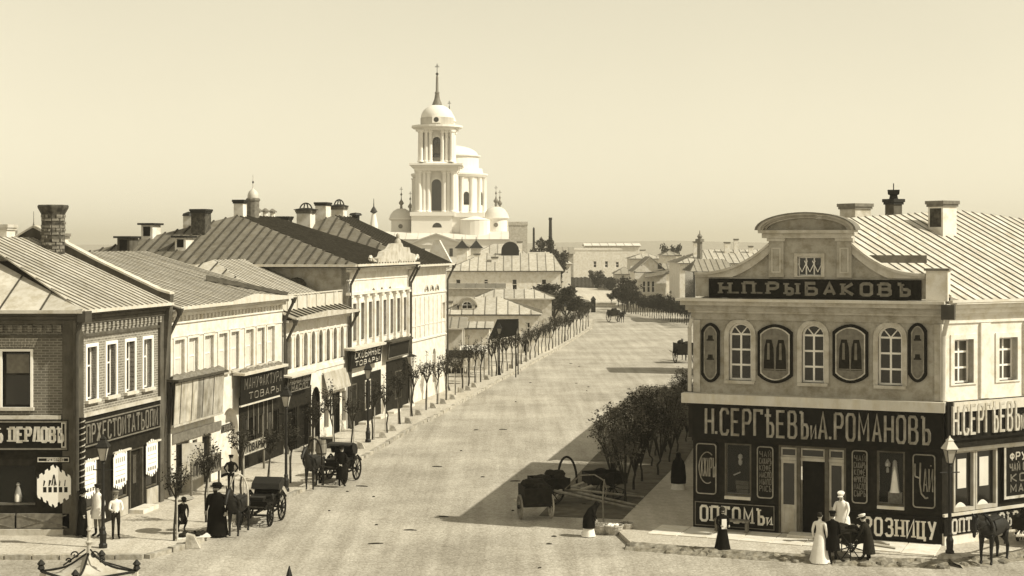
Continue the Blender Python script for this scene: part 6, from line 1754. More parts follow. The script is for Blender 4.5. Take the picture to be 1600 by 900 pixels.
house('white_cottage', 'plain white cottage partly behind the gabled house and dark trees', 1040, 1086, 272, 424, 412, 9, wins=[(1064, 1078, 436, 455)], hip=(0, 3), sp=1.0, rm='roof_mid', pane='blind_pale', chim=[(1060, 398, .9, 4, 'white_stucco')])
t = thing('roof_hut', 'steep dark pyramid roofed turret between white cottage and corner shop gable', 'hut', place((AT(1069, 400, 262).x, 262, 0)))
zz = AT(0, 415, 262).z; MB().box(-.8, .8, -.8, .8, 0, zz).build('tower', 'white_stucco', t); MB().lathe([(1.3, zz), (1.15, zz + .6), (.3, zz + 1.6), (.05, zz + 1.8)], 4, a0=R(45)).build('roof', 'roof_dark', t)
t = thing('gate_hut', 'narrow grey gate hut with a steep sloping roof by the street trees', 'hut', place((AT(1053, 470, 258).x, 258, 0)))
zz = AT(0, 452, 258).z
MB().box(0, 1.1, 0, 2, 0, zz).build('wall', 'grey_wood', t)
MB().prism([(-.6, zz - .6), (.3, zz + 1.4), (1.2, zz + 1.45), (1.2, zz + .1), (.2, zz + .1), (-.45, zz - .75)], -.2, 2.2).build('roof', 'roof_dark', t)
fN = Fac(P1 + FLD * 58, P1 - P0)
t = thing('long_house', 'long plain two storey house in line behind the corner shop along the shaded trees', 'house', fN.M)
mb = MB(); opn = [(1.2 + 2.6 * k, 2.3 + 2.6 * k, 4.6, 6.6) for k in range(15)]
wall(mb, 0, 41, 0, 7.7, opn); mb.build('wall', 'shaded_stucco', t)
for o in opn: window(t, None, *o, cols=2, rows=2, split=False)
MB().box(0, .3, .36, 9, 0, 7.7).build('end_wall', 'shaded_stucco', t); MB().box(40.7, 41, .36, 9, 0, 7.7).build('end_wall', 'shaded_stucco', t); MB().box(.3, 40.7, 8.7, 9, 0, 7.7).build('rear_wall', 'shaded_stucco', t)
slope(t, [(-.4, -.5, 7.7), (41.4, -.5, 7.7), (37, 4.5, 9.6), (4, 4.5, 9.6)], 1.2, ['roof_mid', 'seam_dark'])
slope(t, [(41.4, 9.4, 7.7), (-.4, 9.4, 7.7), (4, 4.5, 9.6), (37, 4.5, 9.6)], 1.2, ['roof_mid', 'seam_dark'])
t, f, W, ev, rz = house('dark_annex', 'dark fronted annex with white corner posts just past the corner shop', 1112, 1200, 128, 436, 429, 5, 'dark_wood', 'roof_mid', hip=(1, 1), sp=.8, over=.2)
MB().box(-.12, .12, -.12, .12, 0, ev - .1).build('corner_post', 'white_paint', t); MB().box(.35, .5, -.1, .05, 0, ev - .1).build('corner_post', 'white_paint', t)
house('veranda_house', 'house with a dark rounded roof and white veranda posts behind the gable scroll', 1083, 1150, 214, 424, 405, 10, 'glass_dark', 'roof_mid', hip=(1, 1), sp=.8, wins=[])
t = COL.objects['veranda_house']
for k in range(5): MB().box(.3 + 1.1 * k, .55 + 1.1 * k, -.12, -.02, 0, AT(0, 424, 214).z - .1).build('post', 'white_paint', t)
house('side_street_house', 'white house with broad pale roof and small chimneys behind the corner gable', 1062, 1260, 245, 411, 390, 16, 'white_stucco', 'roof_pale', hip=(5, 5), sp=1.0, chim=[(1136, 378, .9, 6, 'white_stucco'), (1150, 373, .7, 6, 'white_stucco'), (1087, 377, .8, 5, 'white_stucco'), (1173, 384, .7, 6, 'white_stucco')])
t = COL.objects['side_street_house']
MB().lathe([(.45, 8.5), (.42, 11.3), (.75, 11.35), (.7, 11.8), (.25, 11.85), (.45, 12.2), (.1, 12.7), (.03, 13.2)], 8, (AT(1094, 0, 247).x - AT(1062, 0, 245).x, 2.5, 0)).build('pipe_cowl', 'iron_grey', t)
p = AT(860, 395, 310)
t = thing('smokestack', 'tall thin pale smokestack with a dark shaded side beyond the dark trees', 'chimney', place((p.x, p.y, 0)))
zz = AT(0, 340, 310).z; MB().lathe([(.55, 0), (.30, zz - .5), (.36, zz - .45), (.36, zz)], 10).build('shaft', 'iron', t)
p = AT(834, 395, 300)
t = thing('post', 'dark thin post standing up beside the dark trees left of the smokestack', 'post', place((p.x, p.y, 0)))
MB().lathe([(.3, 0), (.2, AT(0, 357, 300).z), (.05, AT(0, 355, 300).z)], 8).build('shaft', 'iron', t)
p = AT(584, 350, 330)
t = thing('small_belfry', 'tiny white spirelet with a dark ball showing over the dark seamed roof', 'spire', place((p.x, p.y, 0)))
zz = AT(0, 350, 330).z; MB().lathe([(.9, 0), (.9, zz - .5), (.7, zz + .6), (.45, zz + 2.0), (.5, zz + 2.2)], 10).build('shaft', 'church_white', t); MB().lathe([(.1, zz + 2.2), (.8, zz + 2.6), (.5, zz + 3.2), (.12, zz + 3.8), (.04, zz + 5.5)], 12).build('cap', 'iron', t)

# ------------------------------------------------------------------ the church
DC = 380.0; sc = DC / F
def cz(py): return H - (py - HY) * sc
c0 = (683 - CX) * sc
church = thing('church', 'tall white classical church with tiered bell tower, drum dome and corner cupolas', 'church', place((c0, DC, 0)))
def cx(px): return (px - 683) * sc
def cross(mb, x, y, z, s):
    mb.box(x - .05 * s, x + .05 * s, y - .05, y + .05, z, z + 1.6 * s).box(x - .4 * s, x + .4 * s, y - .048, y + .048, z + .95 * s, z + 1.07 * s).box(x - .2 * s, x + .2 * s, y - .046, y + .046, z + 1.25 * s, z + 1.33 * s)
# bell tower: two open tiers with paired columns
tw = cx(713)
ty = 0.0
MB().box(cx(645), cx(708), -tw - 1.0, tw + 1, 0, cz(338)).build('tower_base', 'church_white', church)
MB().box(cx(643), cx(712), -tw - 1.4, tw + 1.4, cz(338) + .003, cz(332)).build('base_cornice', 'church_white', church)
MB().prism(archpts(cx(677.5), cx(692), cz(355), cz(348.5)), -tw - 1.03, -tw - .95).build('lunette', 'glass_dark', church)
def tier(z0, z1, hw, arch, ncol, cr, inset_):
    a = cx(arch) ; ops = [(cx(683.5 - arch + 0), 0, 0, 0)]
    core = hw - inset_
    b = MB()
    aw = arch * sc
    for k in range(4):
        b.T = Matrix.Rotation(R(90 * k), 4, 'Z')
        wall(b, -core if k % 2 == 0 else -core + .81, core if k % 2 == 0 else core - .81, z0, z1, [(-aw, aw, z0 + .4, z0 + (z1 - z0) * .80, True)], .8, -core)
    body = b.build('tier_wall', 'church_white', church)
    f_ = MB()
    for k in range(4):
        f_.T = Matrix.Rotation(R(90 * k), 4, 'Z')
        f_.ring(archpts(-aw - .55, aw + .55, z0 + .4, z0 + (z1 - z0) * .80 + .55), archpts(-aw, aw, z0 + .4, z0 + (z1 - z0) * .80), -core - .22, -core - .003)
    f_.build('arch_surround', 'church_white', body)
    me = MB().lathe([(cr * 1.3, 0), (cr * 1.3, .3), (cr, .45), (cr * .85, z1 - z0 - .7), (cr * 1.3, z1 - z0 - .45), (cr * 1.3, z1 - z0 - .003)], 12).mesh('column', 'church_white', True)
    for k in range(4):
        for u in ncol:
            for sg in (-1, 1):
                p = Matrix.Rotation(R(90 * k), 4, 'Z') @ Vector((sg * u * hw, -hw + cr * 1.3, z0))
                link('column', me, church, Matrix.Translation(p))
    return body
tier(cz(332), cz(268), cx(714), 7.6, (.40, .62, .93), .62, 1.7)
MB().box(-2.3, 2.3, -2.3, 2.3, cz(331.5), cz(270)).build('shade_core', 'glass_dark', church)  # dark box added for the shade inside the lower arches
b1 = MB()
for z, e, h in ((cz(268), .5, .9), (cz(262.5), 1.2, .35), (cz(260), 1.6, .45)): b1.box(-cx(714) - e, cx(714) + e, -cx(714) - e, cx(714) + e, z, z + h - .004)
b1.build('entablature', 'church_white', church)
for sg in (-1, 1): pass
MB().lathe([(cx(714) + 1.0, cz(257.5)), (cx(712), cz(254))], 16).build('tier_plinth', 'church_white', church)
tier(cz(254.5), cz(205), cx(710.5), 6.2, (.34, .58, .93), .50, 1.4)
b2 = MB()
for z, e, h in ((cz(205), .3, .6), (cz(201.5), .9, .25), (cz(200), 1.3, .5)): b2.lathe([(cx(711) + e + .6, z), (cx(711) + e + .6, z + h - .004)], 24)
b2.build('entablature', 'church_white', church)
MB().box(-2.2, 2.2, .6, .8, cz(254), cz(206)).build('shade_screen', 'glass_dark', church)  # dark sheet added for the shade behind the bell
MB().lathe([(1.25, 0), (1.2, .3), (.95, 1.3), (.6, 2.2), (.15, 2.5)], 12, (0, -.5, cz(240))).tube((0, -.5, cz(226)), (0, -.5, cz(210)), .08).build('bell', 'iron_grey', church, smooth=True)
MB().box(-2.6, 2.6, -.2, .2, cz(251), cz(246)).build('bell_beam', 'church_white', church)
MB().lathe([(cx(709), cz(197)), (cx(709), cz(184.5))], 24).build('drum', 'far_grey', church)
MB().box(-1.0, 1.0, -cx(709) - .25, -cx(709) + .4, cz(194), cz(184)).build('oculus_frame', 'church_white', church)
MB(Matrix.Translation((0, -cx(709) - .26, cz(189))) @ Matrix.Rotation(R(90), 4, 'X')).lathe([(.62, -.02), (.62, .02)], 14).build('oculus', 'iron', church)
R0 = cx(708.5)
MB().lathe([(R0 * math.cos(R(a)), cz(184.4) + (cz(163.5) - cz(184.4)) * math.sin(R(a))) for a in range(0, 91, 9)][:-1] + [(.05, cz(163.5))], 28).build('tower_dome', 'church_white', church, smooth=True)
sp = MB().lathe([(cx(691), cz(163.6)), (cx(690), cz(161)), (cx(687.5), cz(155)), (cx(686.2), cz(146.5)), (cx(687), cz(145)), (cx(685.3), cz(143)), (.28, cz(121)), (.22, cz(118))], 14).build('spire', 'iron_grey', church, smooth=True)
q = MB(); q.lathe([(.1, cz(118)), (.42, cz(115.6)), (.1, cz(113))], 10); cross(q, 0, 0, cz(113), 1.35); q.build('cross', 'iron', church)
# main body behind
yM = 16.0; kx = (DC + yM) / DC
def mx(px): return (px - CX) * sc * kx - c0
def mz(py): return H - (py - HY) * sc * kx
xm = mx(702); rD = mx(756.5) - xm
MB().lathe([(rD, mz(336)), (rD, mz(278)), (rD + .5, mz(277.5)), (rD + .9, mz(274)), (rD + .9, mz(272)), (rD - .3, mz(271)), (rD - .5, mz(264))], 40, (xm, yM, 0)).build('main_drum', 'church_white', church)
me = MB().lathe([(.7, 0), (.7, .4), (.5, .5), (.45, mz(279) - mz(334) - .5), (.7, mz(279) - mz(334))], 10).mesh('pilaster', 'church_white', True)
for k in range(20):
    a = R(18 * k + 4); link('column', me, church, Matrix.Translation((xm + (rD + .2) * math.cos(a), yM + (rD + .2) * math.sin(a), mz(334))))
for k in range(10):
    a = 36 * k + 13 + 90 + 36 * .0
    w = MB(Matrix.Translation((xm, yM, 0)) @ Matrix.Rotation(R(a), 4, 'Z')).prism(archpts(-.75, .75, mz(321), mz(301)), -rD - .06, -rD + .2).build('window', 'glass_dark', church)
rA = mx(748) - xm
MB().lathe([(rA, mz(266)), (rA, mz(246)), (rA + .5, mz(245)), (rA + .5, mz(243.5))], 36, (xm, yM, 0)).build('attic_drum', 'church_white', church)
MB().lathe([((rA - .2) * math.cos(R(a)), mz(243.6) + (mz(227) - mz(243.6)) * math.sin(R(a))) for a in range(0, 90, 9)] + [(.1, mz(227))], 32, (xm, yM, 0)).build('main_dome', 'church_white', church, smooth=True)
MB().lathe([(1.5, mz(229)), (1.5, mz(192)), (1.8, mz(190)), (1.1, mz(180)), (.2, mz(175))], 12, (xm, yM, 0)).build('lantern', 'church_white', church)
q = MB(); q.tube((xm, yM, mz(176)), (xm, yM, mz(166)), .12); cross(q, xm, yM, mz(168), 1.1); q.build('cross', 'iron', church)
def cupola(pxc, r, y, p_base, p_eave, p_top, p_fin, front=True):
    kk = (DC + y) / DC; X_ = (pxc - CX) * sc * kk - c0; zf = lambda py: H - (py - HY) * sc * kk; r = r * sc * kk
    c = MB().lathe([(r * .9, 0), (r * .9, zf(p_eave) - .3), (r, zf(p_eave) - .25), (r * 1.12, zf(p_eave) + .1), (r * 1.1, zf(p_eave) + .3)], 24, (X_, y, 0)).build('cupola', 'church_white', church)
    zt_ = zf(p_top); ze_ = zf(p_eave) + .3
    MB().lathe([(r * 1.08, ze_), (r * .98, ze_ + (zt_ - ze_) * .35), (r * .72, ze_ + (zt_ - ze_) * .75), (r * .35, zt_)], 24, (X_, y, 0)).build('cupola_roof', 'church_roof', c, smooth=True)
    MB(Matrix.Translation((X_, y - r * .9 - .02, (zf(p_eave) * 1.0 - 1.7))) @ Matrix.Rotation(R(90), 4, 'X')).lathe([(.36, -.05), (.55, -.04), (.55, .06), (.36, .06)], 14).build('round_window', 'iron_grey', c)
    q = MB(); q.lathe([(.35, zt_), (.28, zt_ + .9), (.6, zt_ + 1.2), (.62, zt_ + 1.5), (.22, zt_ + 2.1), (.10, zt_ + 2.6)], 10, (X_, y, 0)); q.lathe([(.08, zf(p_fin + 14)), (.3, zf(p_fin + 12)), (.06, zf(p_fin + 9))], 8, (X_, y, 0)); q.tube((X_, y, zt_), (X_, y, zf(p_fin + 9)), .09); cross(q, X_, y, zf(p_fin + 10), (zf(p_fin) - zf(p_fin + 10)) / 1.6); q.build('finial', 'iron_grey', c)
cupola(627, 17.5, 2, 362, 343, 326, 292); cupola(641, 12, 26, 362, 343, 331, 299)
cupola(775, 18.5, 4, 362, 341, 323, 290); cupola(781, 13, 26, 362, 342, 326, 297)
MB().box(cx(708) + .01, cx(755), -tw - .4, tw + 12, 0, cz(340)).build('nave', 'church_white', church)
MB().box(cx(706), cx(757), -tw - .8, tw + 12.3, cz(340) + .003, cz(333)).build('nave_cornice', 'church_white', church)
MB().lathe([(cx(704), 0), (cx(704), cz(345)), (cx(705), cz(344)), (.2, cz(338))], 20, (cx(743), -tw - .5, 0), 1.1, .7).build('apse', 'church_white', church)
MB().box(cx(604), cx(818), -tw - 6, tw + 22, 0, cz(374)).build('aisle', 'church_white', church)
slope(church, [(cx(602), -tw - 6.5, cz(374)), (cx(820), -tw - 6.5, cz(374)), (cx(818), -tw + .5, cz(362)), (cx(604), -tw + .5, cz(362))], 3.0, ['church_roof', 'far_grey'])
MB().prism([(cx(638), cz(383)), (cx(735), cz(383)), (cx(686), cz(367))], -tw - 10, -tw - 4).build('pediment', 'church_white', church)
MB().box(cx(640), cx(733), -tw - 9.7, -tw - 5.99, 0, cz(383) - .003).build('portico_wall', 'church_white', church)
for sg, (a, b) in ((-1, (634, 686)), (1, (739, 686))):
    MB().prism([(cx(a), cz(383.5)), (cx(b), cz(365)), (cx(b), cz(367.2)), (cx(a), cz(386))], -tw - 10.6, -tw - 4).build('pediment_cornice', 'far_grey', church)
for a in range(6): MB().box(cx(650 + 14 * a), cx(655 + 14 * a), -tw - 9.74, -tw - 9.6, cz(400), cz(388)).build('window', 'glass_dark', church)

# ------------------------------------------------------------------ trees
GRP = 'young trees in the row along the pavement'
kp = [tree_proto(100 + k, 3.45 + .15 * (k % 3), 1.55 + .1 * (k % 2), .050, .42, 8, 330, .070, .26, foliage='foliage', stake=True, label='x', name='young_tree', group=GRP) for k in range(5)]
bases = [(272, 845), (322, 816), (377, 776), (419, 764), (454, 755), (487, 726), (520, 705), (550, 704), (582, 687), (605, 676), (625, 662.7), (644, 650.5), (666, 640.5), (683, 631.5), (697, 625), (711, 617), (722, 611), (732, 603.5), (742, 599.5), (751, 597), (768.5, 588.5), (775, 587), (784.6, 583), (792.5, 579.6), (800.7, 576), (807.7, 572), (815, 569), (822, 565.5), (828.7, 561.7), (835.7, 558.8), (841.7, 555), (847, 552), (852.7, 549.4), (858, 547.5), (863, 544.7), (868, 541.8), (873, 539.6), (878, 536.5), (882, 534), (887, 531.4), (891.4, 529), (896.5, 526.3), (901.4, 523.3), (906, 520.5), (911, 517), (915, 514), (919, 510.6)]
near_lab = {0: 'slender staked young tree beside the crouching figure with the wide tray', 1: 'slender staked young tree between the white house signboard and the horse in front', 2: 'slender staked young tree with bare stem behind the coachman in black',
            3: 'slender staked young tree by the hood of the open carriage', 4: 'slender staked young tree close to the tall lamp before the low house', 5: 'leafy young tree over the horse of the hooded carriage', 6: 'slender staked young tree rising behind the hooded carriage', 7: 'slender staked young tree just past the man in the long coat', 8: 'slender young tree paired with the dark gas lamp'}
for k, (px, py) in enumerate(bases):
    M = place(kerb(px, py), rnd.random() * 6.28, rnd.uniform(.9, 1.12))
    lab = near_lab.get(k, 'slender young tree in the row before the ' + ('pilaster house with the dark signs' if px < 640 else 'plain white house wall' if px < 700 else 'market sheds beside the plain white house' if px < 760 else 'big dark awning' if px < 815 else 'low house with the dormer' if px < 850 else 'broad dark trees at the road end'))
    if k < 5: t = kp[k]; t.matrix_local = M; t['label'] = lab
    else: t = copy_tree(kp[k % 5], M, lab)
GR2 = 'bushy trees in the shade beside the corner shop'
bp_ = [tree_proto(200 + k, 3.9, .7, .060, .85, 11, 1350, .075, .42, up=1.05, foliage='foliage' if k == 2 else 'foliage_pale', label='x', name='bushy_tree', group=GR2) for k in range(3)]
for k, (px, py) in enumerate([(978, 786), (958, 772), (1003, 752), (1018, 728), (1040, 706), (1008, 700), (1052, 690), (1030, 678), (1066, 672), (1048, 660), (1070, 652), (1060, 640), (1074, 634), (1068, 626), (990, 765), (1028, 742), (1046, 722), (1024, 712), (1058, 706), (1072, 690)]):
    M = place(G(px, py), rnd.random() * 6.28, rnd.uniform(.88, 1.02) * (.58 if py < 665 else .74 if py < 700 else .86 if py < 740 else 1))
    lab = {0: 'leafy bushy tree right behind the carts at the edge of the shade', 1: 'low pale leaved bushy tree beside the propped shaft bow', 2: 'bushy tree in front of the shaded path by the woman in the shawl'}.get(k, 'bushy tree in the shaded row by the corner shop' + (' near its sign end' if px > 1056 else ' above the shawled woman' if px > 1025 else ' near the carts'))
    if k < 3: t = bp_[k]; t.matrix_local = M; t['label'] = lab
    else: t = copy_tree(bp_[k % 3], M, lab)
def ft(px): return 'dark round tree in the far hedge-like row ' + ('near the tiny cart' if px < 992 else 'before the gabled house' if px < 1040 else 'before the white cottage' if px < 1066 else 'by the shop cornice end')
GR3 = 'dark trees along the far side of the road'
fp = [tree_proto(300 + k, 6.0, 1.4, .10, .8, 6, 700, .22, .62, up=.9, foliage='foliage_far', label='x', name='street_tree', group=GR3) for k in range(3)]
for k in range(34):
    px = 972 + 3.6 * k; py = 487 + .72 * k + rnd.uniform(-1, 1)
    M = place(G(px, py), rnd.random() * 6.28, rnd.uniform(.50, .68) * (1.5 if k in (1, 3, 4, 6) else 1))
    if k < 3: t = fp[k]; t.matrix_local = M; t['label'] = ft(px)
    else: copy_tree(fp[k % 3], M, ft(px))
big = tree_proto(400, 8.0, 1.6, .18, 1.8, 9, 2600, .30, 1.05, up=.85, foliage='foliage_far', label='broad dark tree at the end of the young tree row', name='broad_tree')
big2 = tree_proto(401, 8.0, 1.6, .18, 1.6, 9, 2200, .30, .95, up=.85, foliage='foliage_far', label='x', name='broad_tree')
specs = [(868, 203, 440, 1.1, 'broad dark tree standing highest before the white two storey house corner'), (846, 196, 455, .85, 'smaller dark tree pressed against the storehouse end'), (886, 212, 458, 1.0, 'dark tree leaning towards the far end of the road'), (905, 222, 466, .9, 'dark rounded tree closest to the dark gate post'),
         (838, 186, 470, .7, 'low dark tree above the low house roof end'), (848, 285, 371, 1.1, 'dark pointed tree clump left of the tall smokestack'), (868, 292, 388, .9, 'dark tree spilling over the white outhouse right of the smokestack'),
         (933, 338, 422, .8, 'dark tree in front of the white factory block'), (955, 330, 432, .8, 'dark tree between factory block and tall roadside trees'), (980, 256, 436, .6, 'tall dark tree next to the gabled white house'), (966, 270, 448, .5, 'dark tree at the road bend near the parapet wall'),
         (1049, 330, 381, .95, 'dark tree rising behind the white cottage roof'), (955, 285, 462, .35, 'small dark bush on the pale slope past the parapet wall')]
for k, (px, D, pyt, s, lab) in enumerate(specs):
    p = AT(px, pyt, D); s2 = max(.25, p.z / 8.0)
    M = Matrix.Translation((p.x, D, 0)) @ Matrix.Rotation(rnd.random() * 6, 4, 'Z') @ Matrix.Diagonal((s, s, s2, 1))
    if k == 0: big.matrix_local = M; big['label'] = lab; big['group'] = 'dark trees in the distance'
    elif k == 1: big2.matrix_local = M; big2['label'] = lab; big2['group'] = 'dark trees in the distance'
    else: copy_tree([big, big2][k % 2], M, lab)

# ------------------------------------------------------------------ guard stones, lamps, small things
def guard_stone(px, py, label, w=.42, h=.52):
    t = thing('guard_stone', label, 'guard stone', place(G(px, py), rnd.uniform(-.3, .3)), 'guard stones along the kerb')
    a, b = w / 2, w * .42
    MB().add([(-a, -b, 0), (a * 1.5, -b, 0), (a * 1.5, b, 0), (-a, b, 0), (-a * .9, -b * .8, h), (a * .35, -b * .8, h * .86), (a * .35, b * .8, h * .86), (-a * .9, b * .8, h)], [(0, 3, 2, 1), (4, 5, 6, 7), (0, 1, 5, 4), (1, 2, 6, 5), (2, 3, 7, 6), (3, 0, 4, 7)]).build('block', 'stone', t)
    return t
for k, (px, py) in enumerate([(300, 856), (440, 777), (564, 705), (598, 688), (614, 677), (638, 665), (654, 652), (677, 641), (692, 634), (707, 627), (720, 616), (731, 613), (741, 608), (761, 596), (799, 578), (813, 571), (822, 567)]):
    guard_stone(px, py, {0: 'rounded guard stone in the front corner of the pavement', 1: 'guard stone between open carriage and standing horse', 2: 'wedge shaped guard stone nearest the man in the long coat', 3: 'wedge guard stone at the foot of the gas lamp', 4: 'tall wedge guard stone past the gas lamp'}.get(k, 'wedge shaped guard stone along the kerb by the ' + ('pilaster house' if px < 660 else 'plain white house' if px < 712 else 'market sheds')))
lamp_post(kerb(161, 856), 'black gas lamp at the corner of the brick house', 4.0, 1.0)
lamp_post(kerb(447, 768), 'tall gas lamp with pale panes before the low arcaded house', 4.6, 1.0)
lamp_post(kerb(575, 691), 'thick dark gas lamp among the young trees by the pilaster house', 4.2, 1.05)
lamp_post(kerb(780, 586), 'dark gas lamp standing in the middle of the young tree row', 4.3)
lamp_post(kerb(883, 533), 'small dark gas lamp near the far end of the young tree row', 4.3)
lr = G(1484, 878)
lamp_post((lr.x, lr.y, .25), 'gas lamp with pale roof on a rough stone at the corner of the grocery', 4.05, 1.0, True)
t = thing('boulder', 'big rough stone block carrying the corner gas lamp', 'stone', place((lr.x, lr.y, 0)))
mb = MB()
mb.lathe([(.42, -.05), (.46, .10), (.36, .24), (.20, .30)], 8, (0, 0, 0), 1.05, .85); mb.build('rock', 'stone', t)
for px, py, lab in ((502, 712, 'open grey barrel beside the leafy tree'), (490, 706, 'pale barrel at the pavement edge behind the standing horse')): barrel(kerb(px, py), lab)
t = thing('crate', 'dark wooden crate by the door of the low white house', 'crate', place(kerb(510, 700), .2))
MB().box(-.3, .3, -.25, .25, 0, .5).build('box', 'dark_wood', t); MB().box(-.33, .33, -.28, .28, .503, .55).build('lid', 'door_wood', t)
for k, (px, py, r, lab) in enumerate([(938, 833, .34, 'round straw basket close to the bending vendor'), (958, 834, .38, 'wide straw basket with pale rim in the middle of the vendor row'), (978, 831, .30, 'basket farthest from the bending vendor')]): basket(G(px, py), lab, r, .30, fill='cloth_white' if k == 1 else None)
t = thing('tray', 'wide shallow tray balanced over the crouching figure by the first staked tree', 'tray', place(kerb(283, 832) + Vector((0, .0, 1.18))))
MB().lathe([(.30, 0), (.46, .07), (.50, .10), (.47, .11), (.28, .03)], 16).build('pan', 'straw', t)
for k, (px, py, lab) in enumerate(((300, 838, 'spread of pale goods on a cloth beside the crouching figure'), )):
    t = thing('goods_heap', lab, 'goods', place(kerb(px, py), .3))
    MB().flat([(-.6, -.4), (.65, -.35), (.6, .4), (-.55, .35)], 0, .03).build('cloth', 'cloth_white', t)
    q = MB()
    for j in range(12): q.lathe([(.02, .03), (.10, .05), (.11, .12), (.02, .18)], 7, (rnd.uniform(-.5, .5), rnd.uniform(-.3, .3), 0))
    q.build('goods', 'cloth_dark', t, smooth=True)
t = thing('bench', 'low wooden bench against the shop wall under the pale serif letters', 'bench', fR.at(fR.x(1142), -.45, PR))
MB().box(-.5, .8, -.2, .2, .40, .46).build('seat', 'grey_wood', t)
for x in (-.42, .72): MB().box(x - .04, x + .04, -.16, .16, 0, .397).build('leg', 'grey_wood', t)
for k in range(2):
    pp = G((1040, 1232)[k], (845, 872)[k])
    t = thing('plank_step', ['pale plank step at the end of the pavement by the baskets', 'pale stepping slab below the shop entrance pavement'][k], 'step', place((pp.x, pp.y, 0), -.3))
    MB().box(-.55, .55, -.22, .22, 0, .13).build('slab', 'slab', t)

# pavilion top in the bottom corner, and a lone finial
p = AT(139, 848, 36.0)
t = thing('pavilion', 'tent shaped white pavilion roof with scrolled ironwork, seen from above at the picture edge', 'pavilion', place((p.x, 36.0, 0), R(0)))
zt_ = p.z; we = 1.12; ze_ = AT(0, 893, 36).z
def curve(k): return (we * (1 - k) ** 1.0 * (1 - .25 * math.sin(math.pi * k)), ze_ + (zt_ - .24 - ze_) * (k ** 1.5))
q = MB(); prof = [curve(k / 8) for k in range(9)]
q.lathe([(max(.03, r), z) for r, z in prof], 4, a0=0); q.build('roof', 'awning_canvas', t)
q = MB()
for k in range(4):
    a = R(90 * k)
    q.path([(r * 1.0 * math.cos(a), r * math.sin(a), z + .02) for r, z in prof], .028, 5)
    q.lathe([(.03, 0), (.09, .05), (.06, .12), (.10, .16), (.02, .26)], 8, (we * math.cos(a), we * math.sin(a), ze_ + .02))
    b = R(90 + 90 * k); q.tube((we * math.cos(a), we * math.sin(a), ze_), (we * math.cos(b), we * math.sin(b), ze_), .035, n=5)
q.build('ridge_iron', 'iron', t)
q = MB()
for sg in (-1, 1):
    for c_, r_ in (((sg * .22, -.35, zt_ - .22), .10), ((sg * .38, -.3, zt_ - .36), .07)):
        q.path([(c_[0] + r_ * (1 - k / 16) * math.cos(k * .55) * sg, c_[1], c_[2] + r_ * (1 - k / 16) * math.sin(k * .55)) for k in range(14)], .018, 5)
    q.path([(sg * .06, -.1, zt_ - .14), (sg * .28, -.3, zt_ - .30), (sg * .50, -.35, zt_ - .46)], .02, 5)
q.build('scrollwork', 'iron', t)
MB().lathe([(.06, zt_ - .26), (.05, zt_ - .05), (.09, zt_ + .02), (.04, zt_ + .06), (.03, zt_ + .26), (.06, zt_ + .30), (.02, zt_ + .40)], 10).build('finial', 'awning_canvas', t)
for sx_, sy_ in ((-.97, 0), (.97, 0), (0, -.97), (0, .97)):
    MB().box(sx_ * we - .06, sx_ * we + .06, sy_ * we - .06, sy_ * we + .06, 0, ze_ - .002).build('post', 'pale_trim', t)
p = AT(452, 884, 34)
t = thing('flagpole', 'pointed dark finial of a pole poking up at the bottom edge of the road', 'pole', place((p.x, 34, 0)))
MB().lathe([(.05, 0), (.04, p.z - .30), (.08, p.z - .26), (.06, p.z - .18), (.01, p.z)], 8).build('pole', 'iron', t)

# ------------------------------------------------------------------ carts, carriages, horses
hp_ = G(366, 842); carriage((hp_.x + .33, hp_.y + 2.7, 0), R(-8), 'open black carriage with folded hood and thin wheels behind the front horse', False, bowmat='letter_pale')
horse((hp_.x, hp_.y + .75, 0), R(-8), 'black horse harnessed to the open carriage at the pavement edge', 'hide_black', .1)
hp_ = G(483, 768); carriage((hp_.x + .75, hp_.y + 2.3, 0), R(-16), 'black carriage with raised hood waiting beside the young trees', True, bowmat='dark_wood')
horse((hp_.x + .1, hp_.y + .75, 0), R(-14), 'dark horse with shaft bow in front of the hooded carriage', 'hide_bay', -.08)
p = G(836, 812); cart((p.x, p.y + .4, 0), R(192), 'low dark box cart with one bright wheel at the edge of the shade', (1.0, 1.2, .75), (1.6, -.2), 'cloth_dark', .48, 'dark_wood', wheelm='board_wood')
p = G(858, 789); cart((p.x, p.y + .6, 0), R(108), 'loaded dark cart with long shafts resting on the ground under the leafy tree', (1.1, 1.5, .45), (3.4, -.55), 'cloth_dark', .55, 'dark_wood')
p = G(884, 776)
t = thing('harness_bow', 'large leaning wooden harness bow propped on the shaded cart', 'harness bow', place((p.x + .1, p.y + .3, -.25), R(20)))
q = MB(); q.path([(.42 * math.cos(math.pi * k / 14) * (1 + .15 * math.sin(math.pi * k / 14)), .15 * math.sin(math.pi * k / 14), .75 + 1.15 * math.sin(math.pi * k / 14)) for k in range(15)], .05, 7); q.build('arch', 'dark_wood', t, smooth=True)
MB().path([(.42, 0, .78), (.9, -.5, 0)], .035, 6).path([(-.42, 0, .78), (-.5, .4, 0)], .035, 6).build('strap', 'leather', t)
p = G(925, 786); cart((p.x + .6, p.y + 1.2, 0), R(-70), 'dark cart with big wheel half hidden by the leafy tree trunks', (1.1, 1.6, .45), (1.6, -.5), None, .6, 'dark_wood')
p = G(1332, 880); cart((p.x, p.y + .55, 0), R(92), 'small hand barrow with spoked wheel between two men by the shop pavement', (.95, 1.2, .3), (.9, -.2), 'cloth_dark', .58, 'dark_wood')
p = G(1548, 890)
horse((p.x + .35, p.y + .95, 0), R(-40), 'glossy black horse with lowered head beside the corner shop', 'hide_black', .5, 1.1)
cart((p.x + 3.0, p.y + 3.9, 0), R(-40), 'dark cart at the picture edge drawn by the black horse', (1.2, 2.0, .5), (2.4, .25), 'cloth_dark', .6, 'dark_wood')
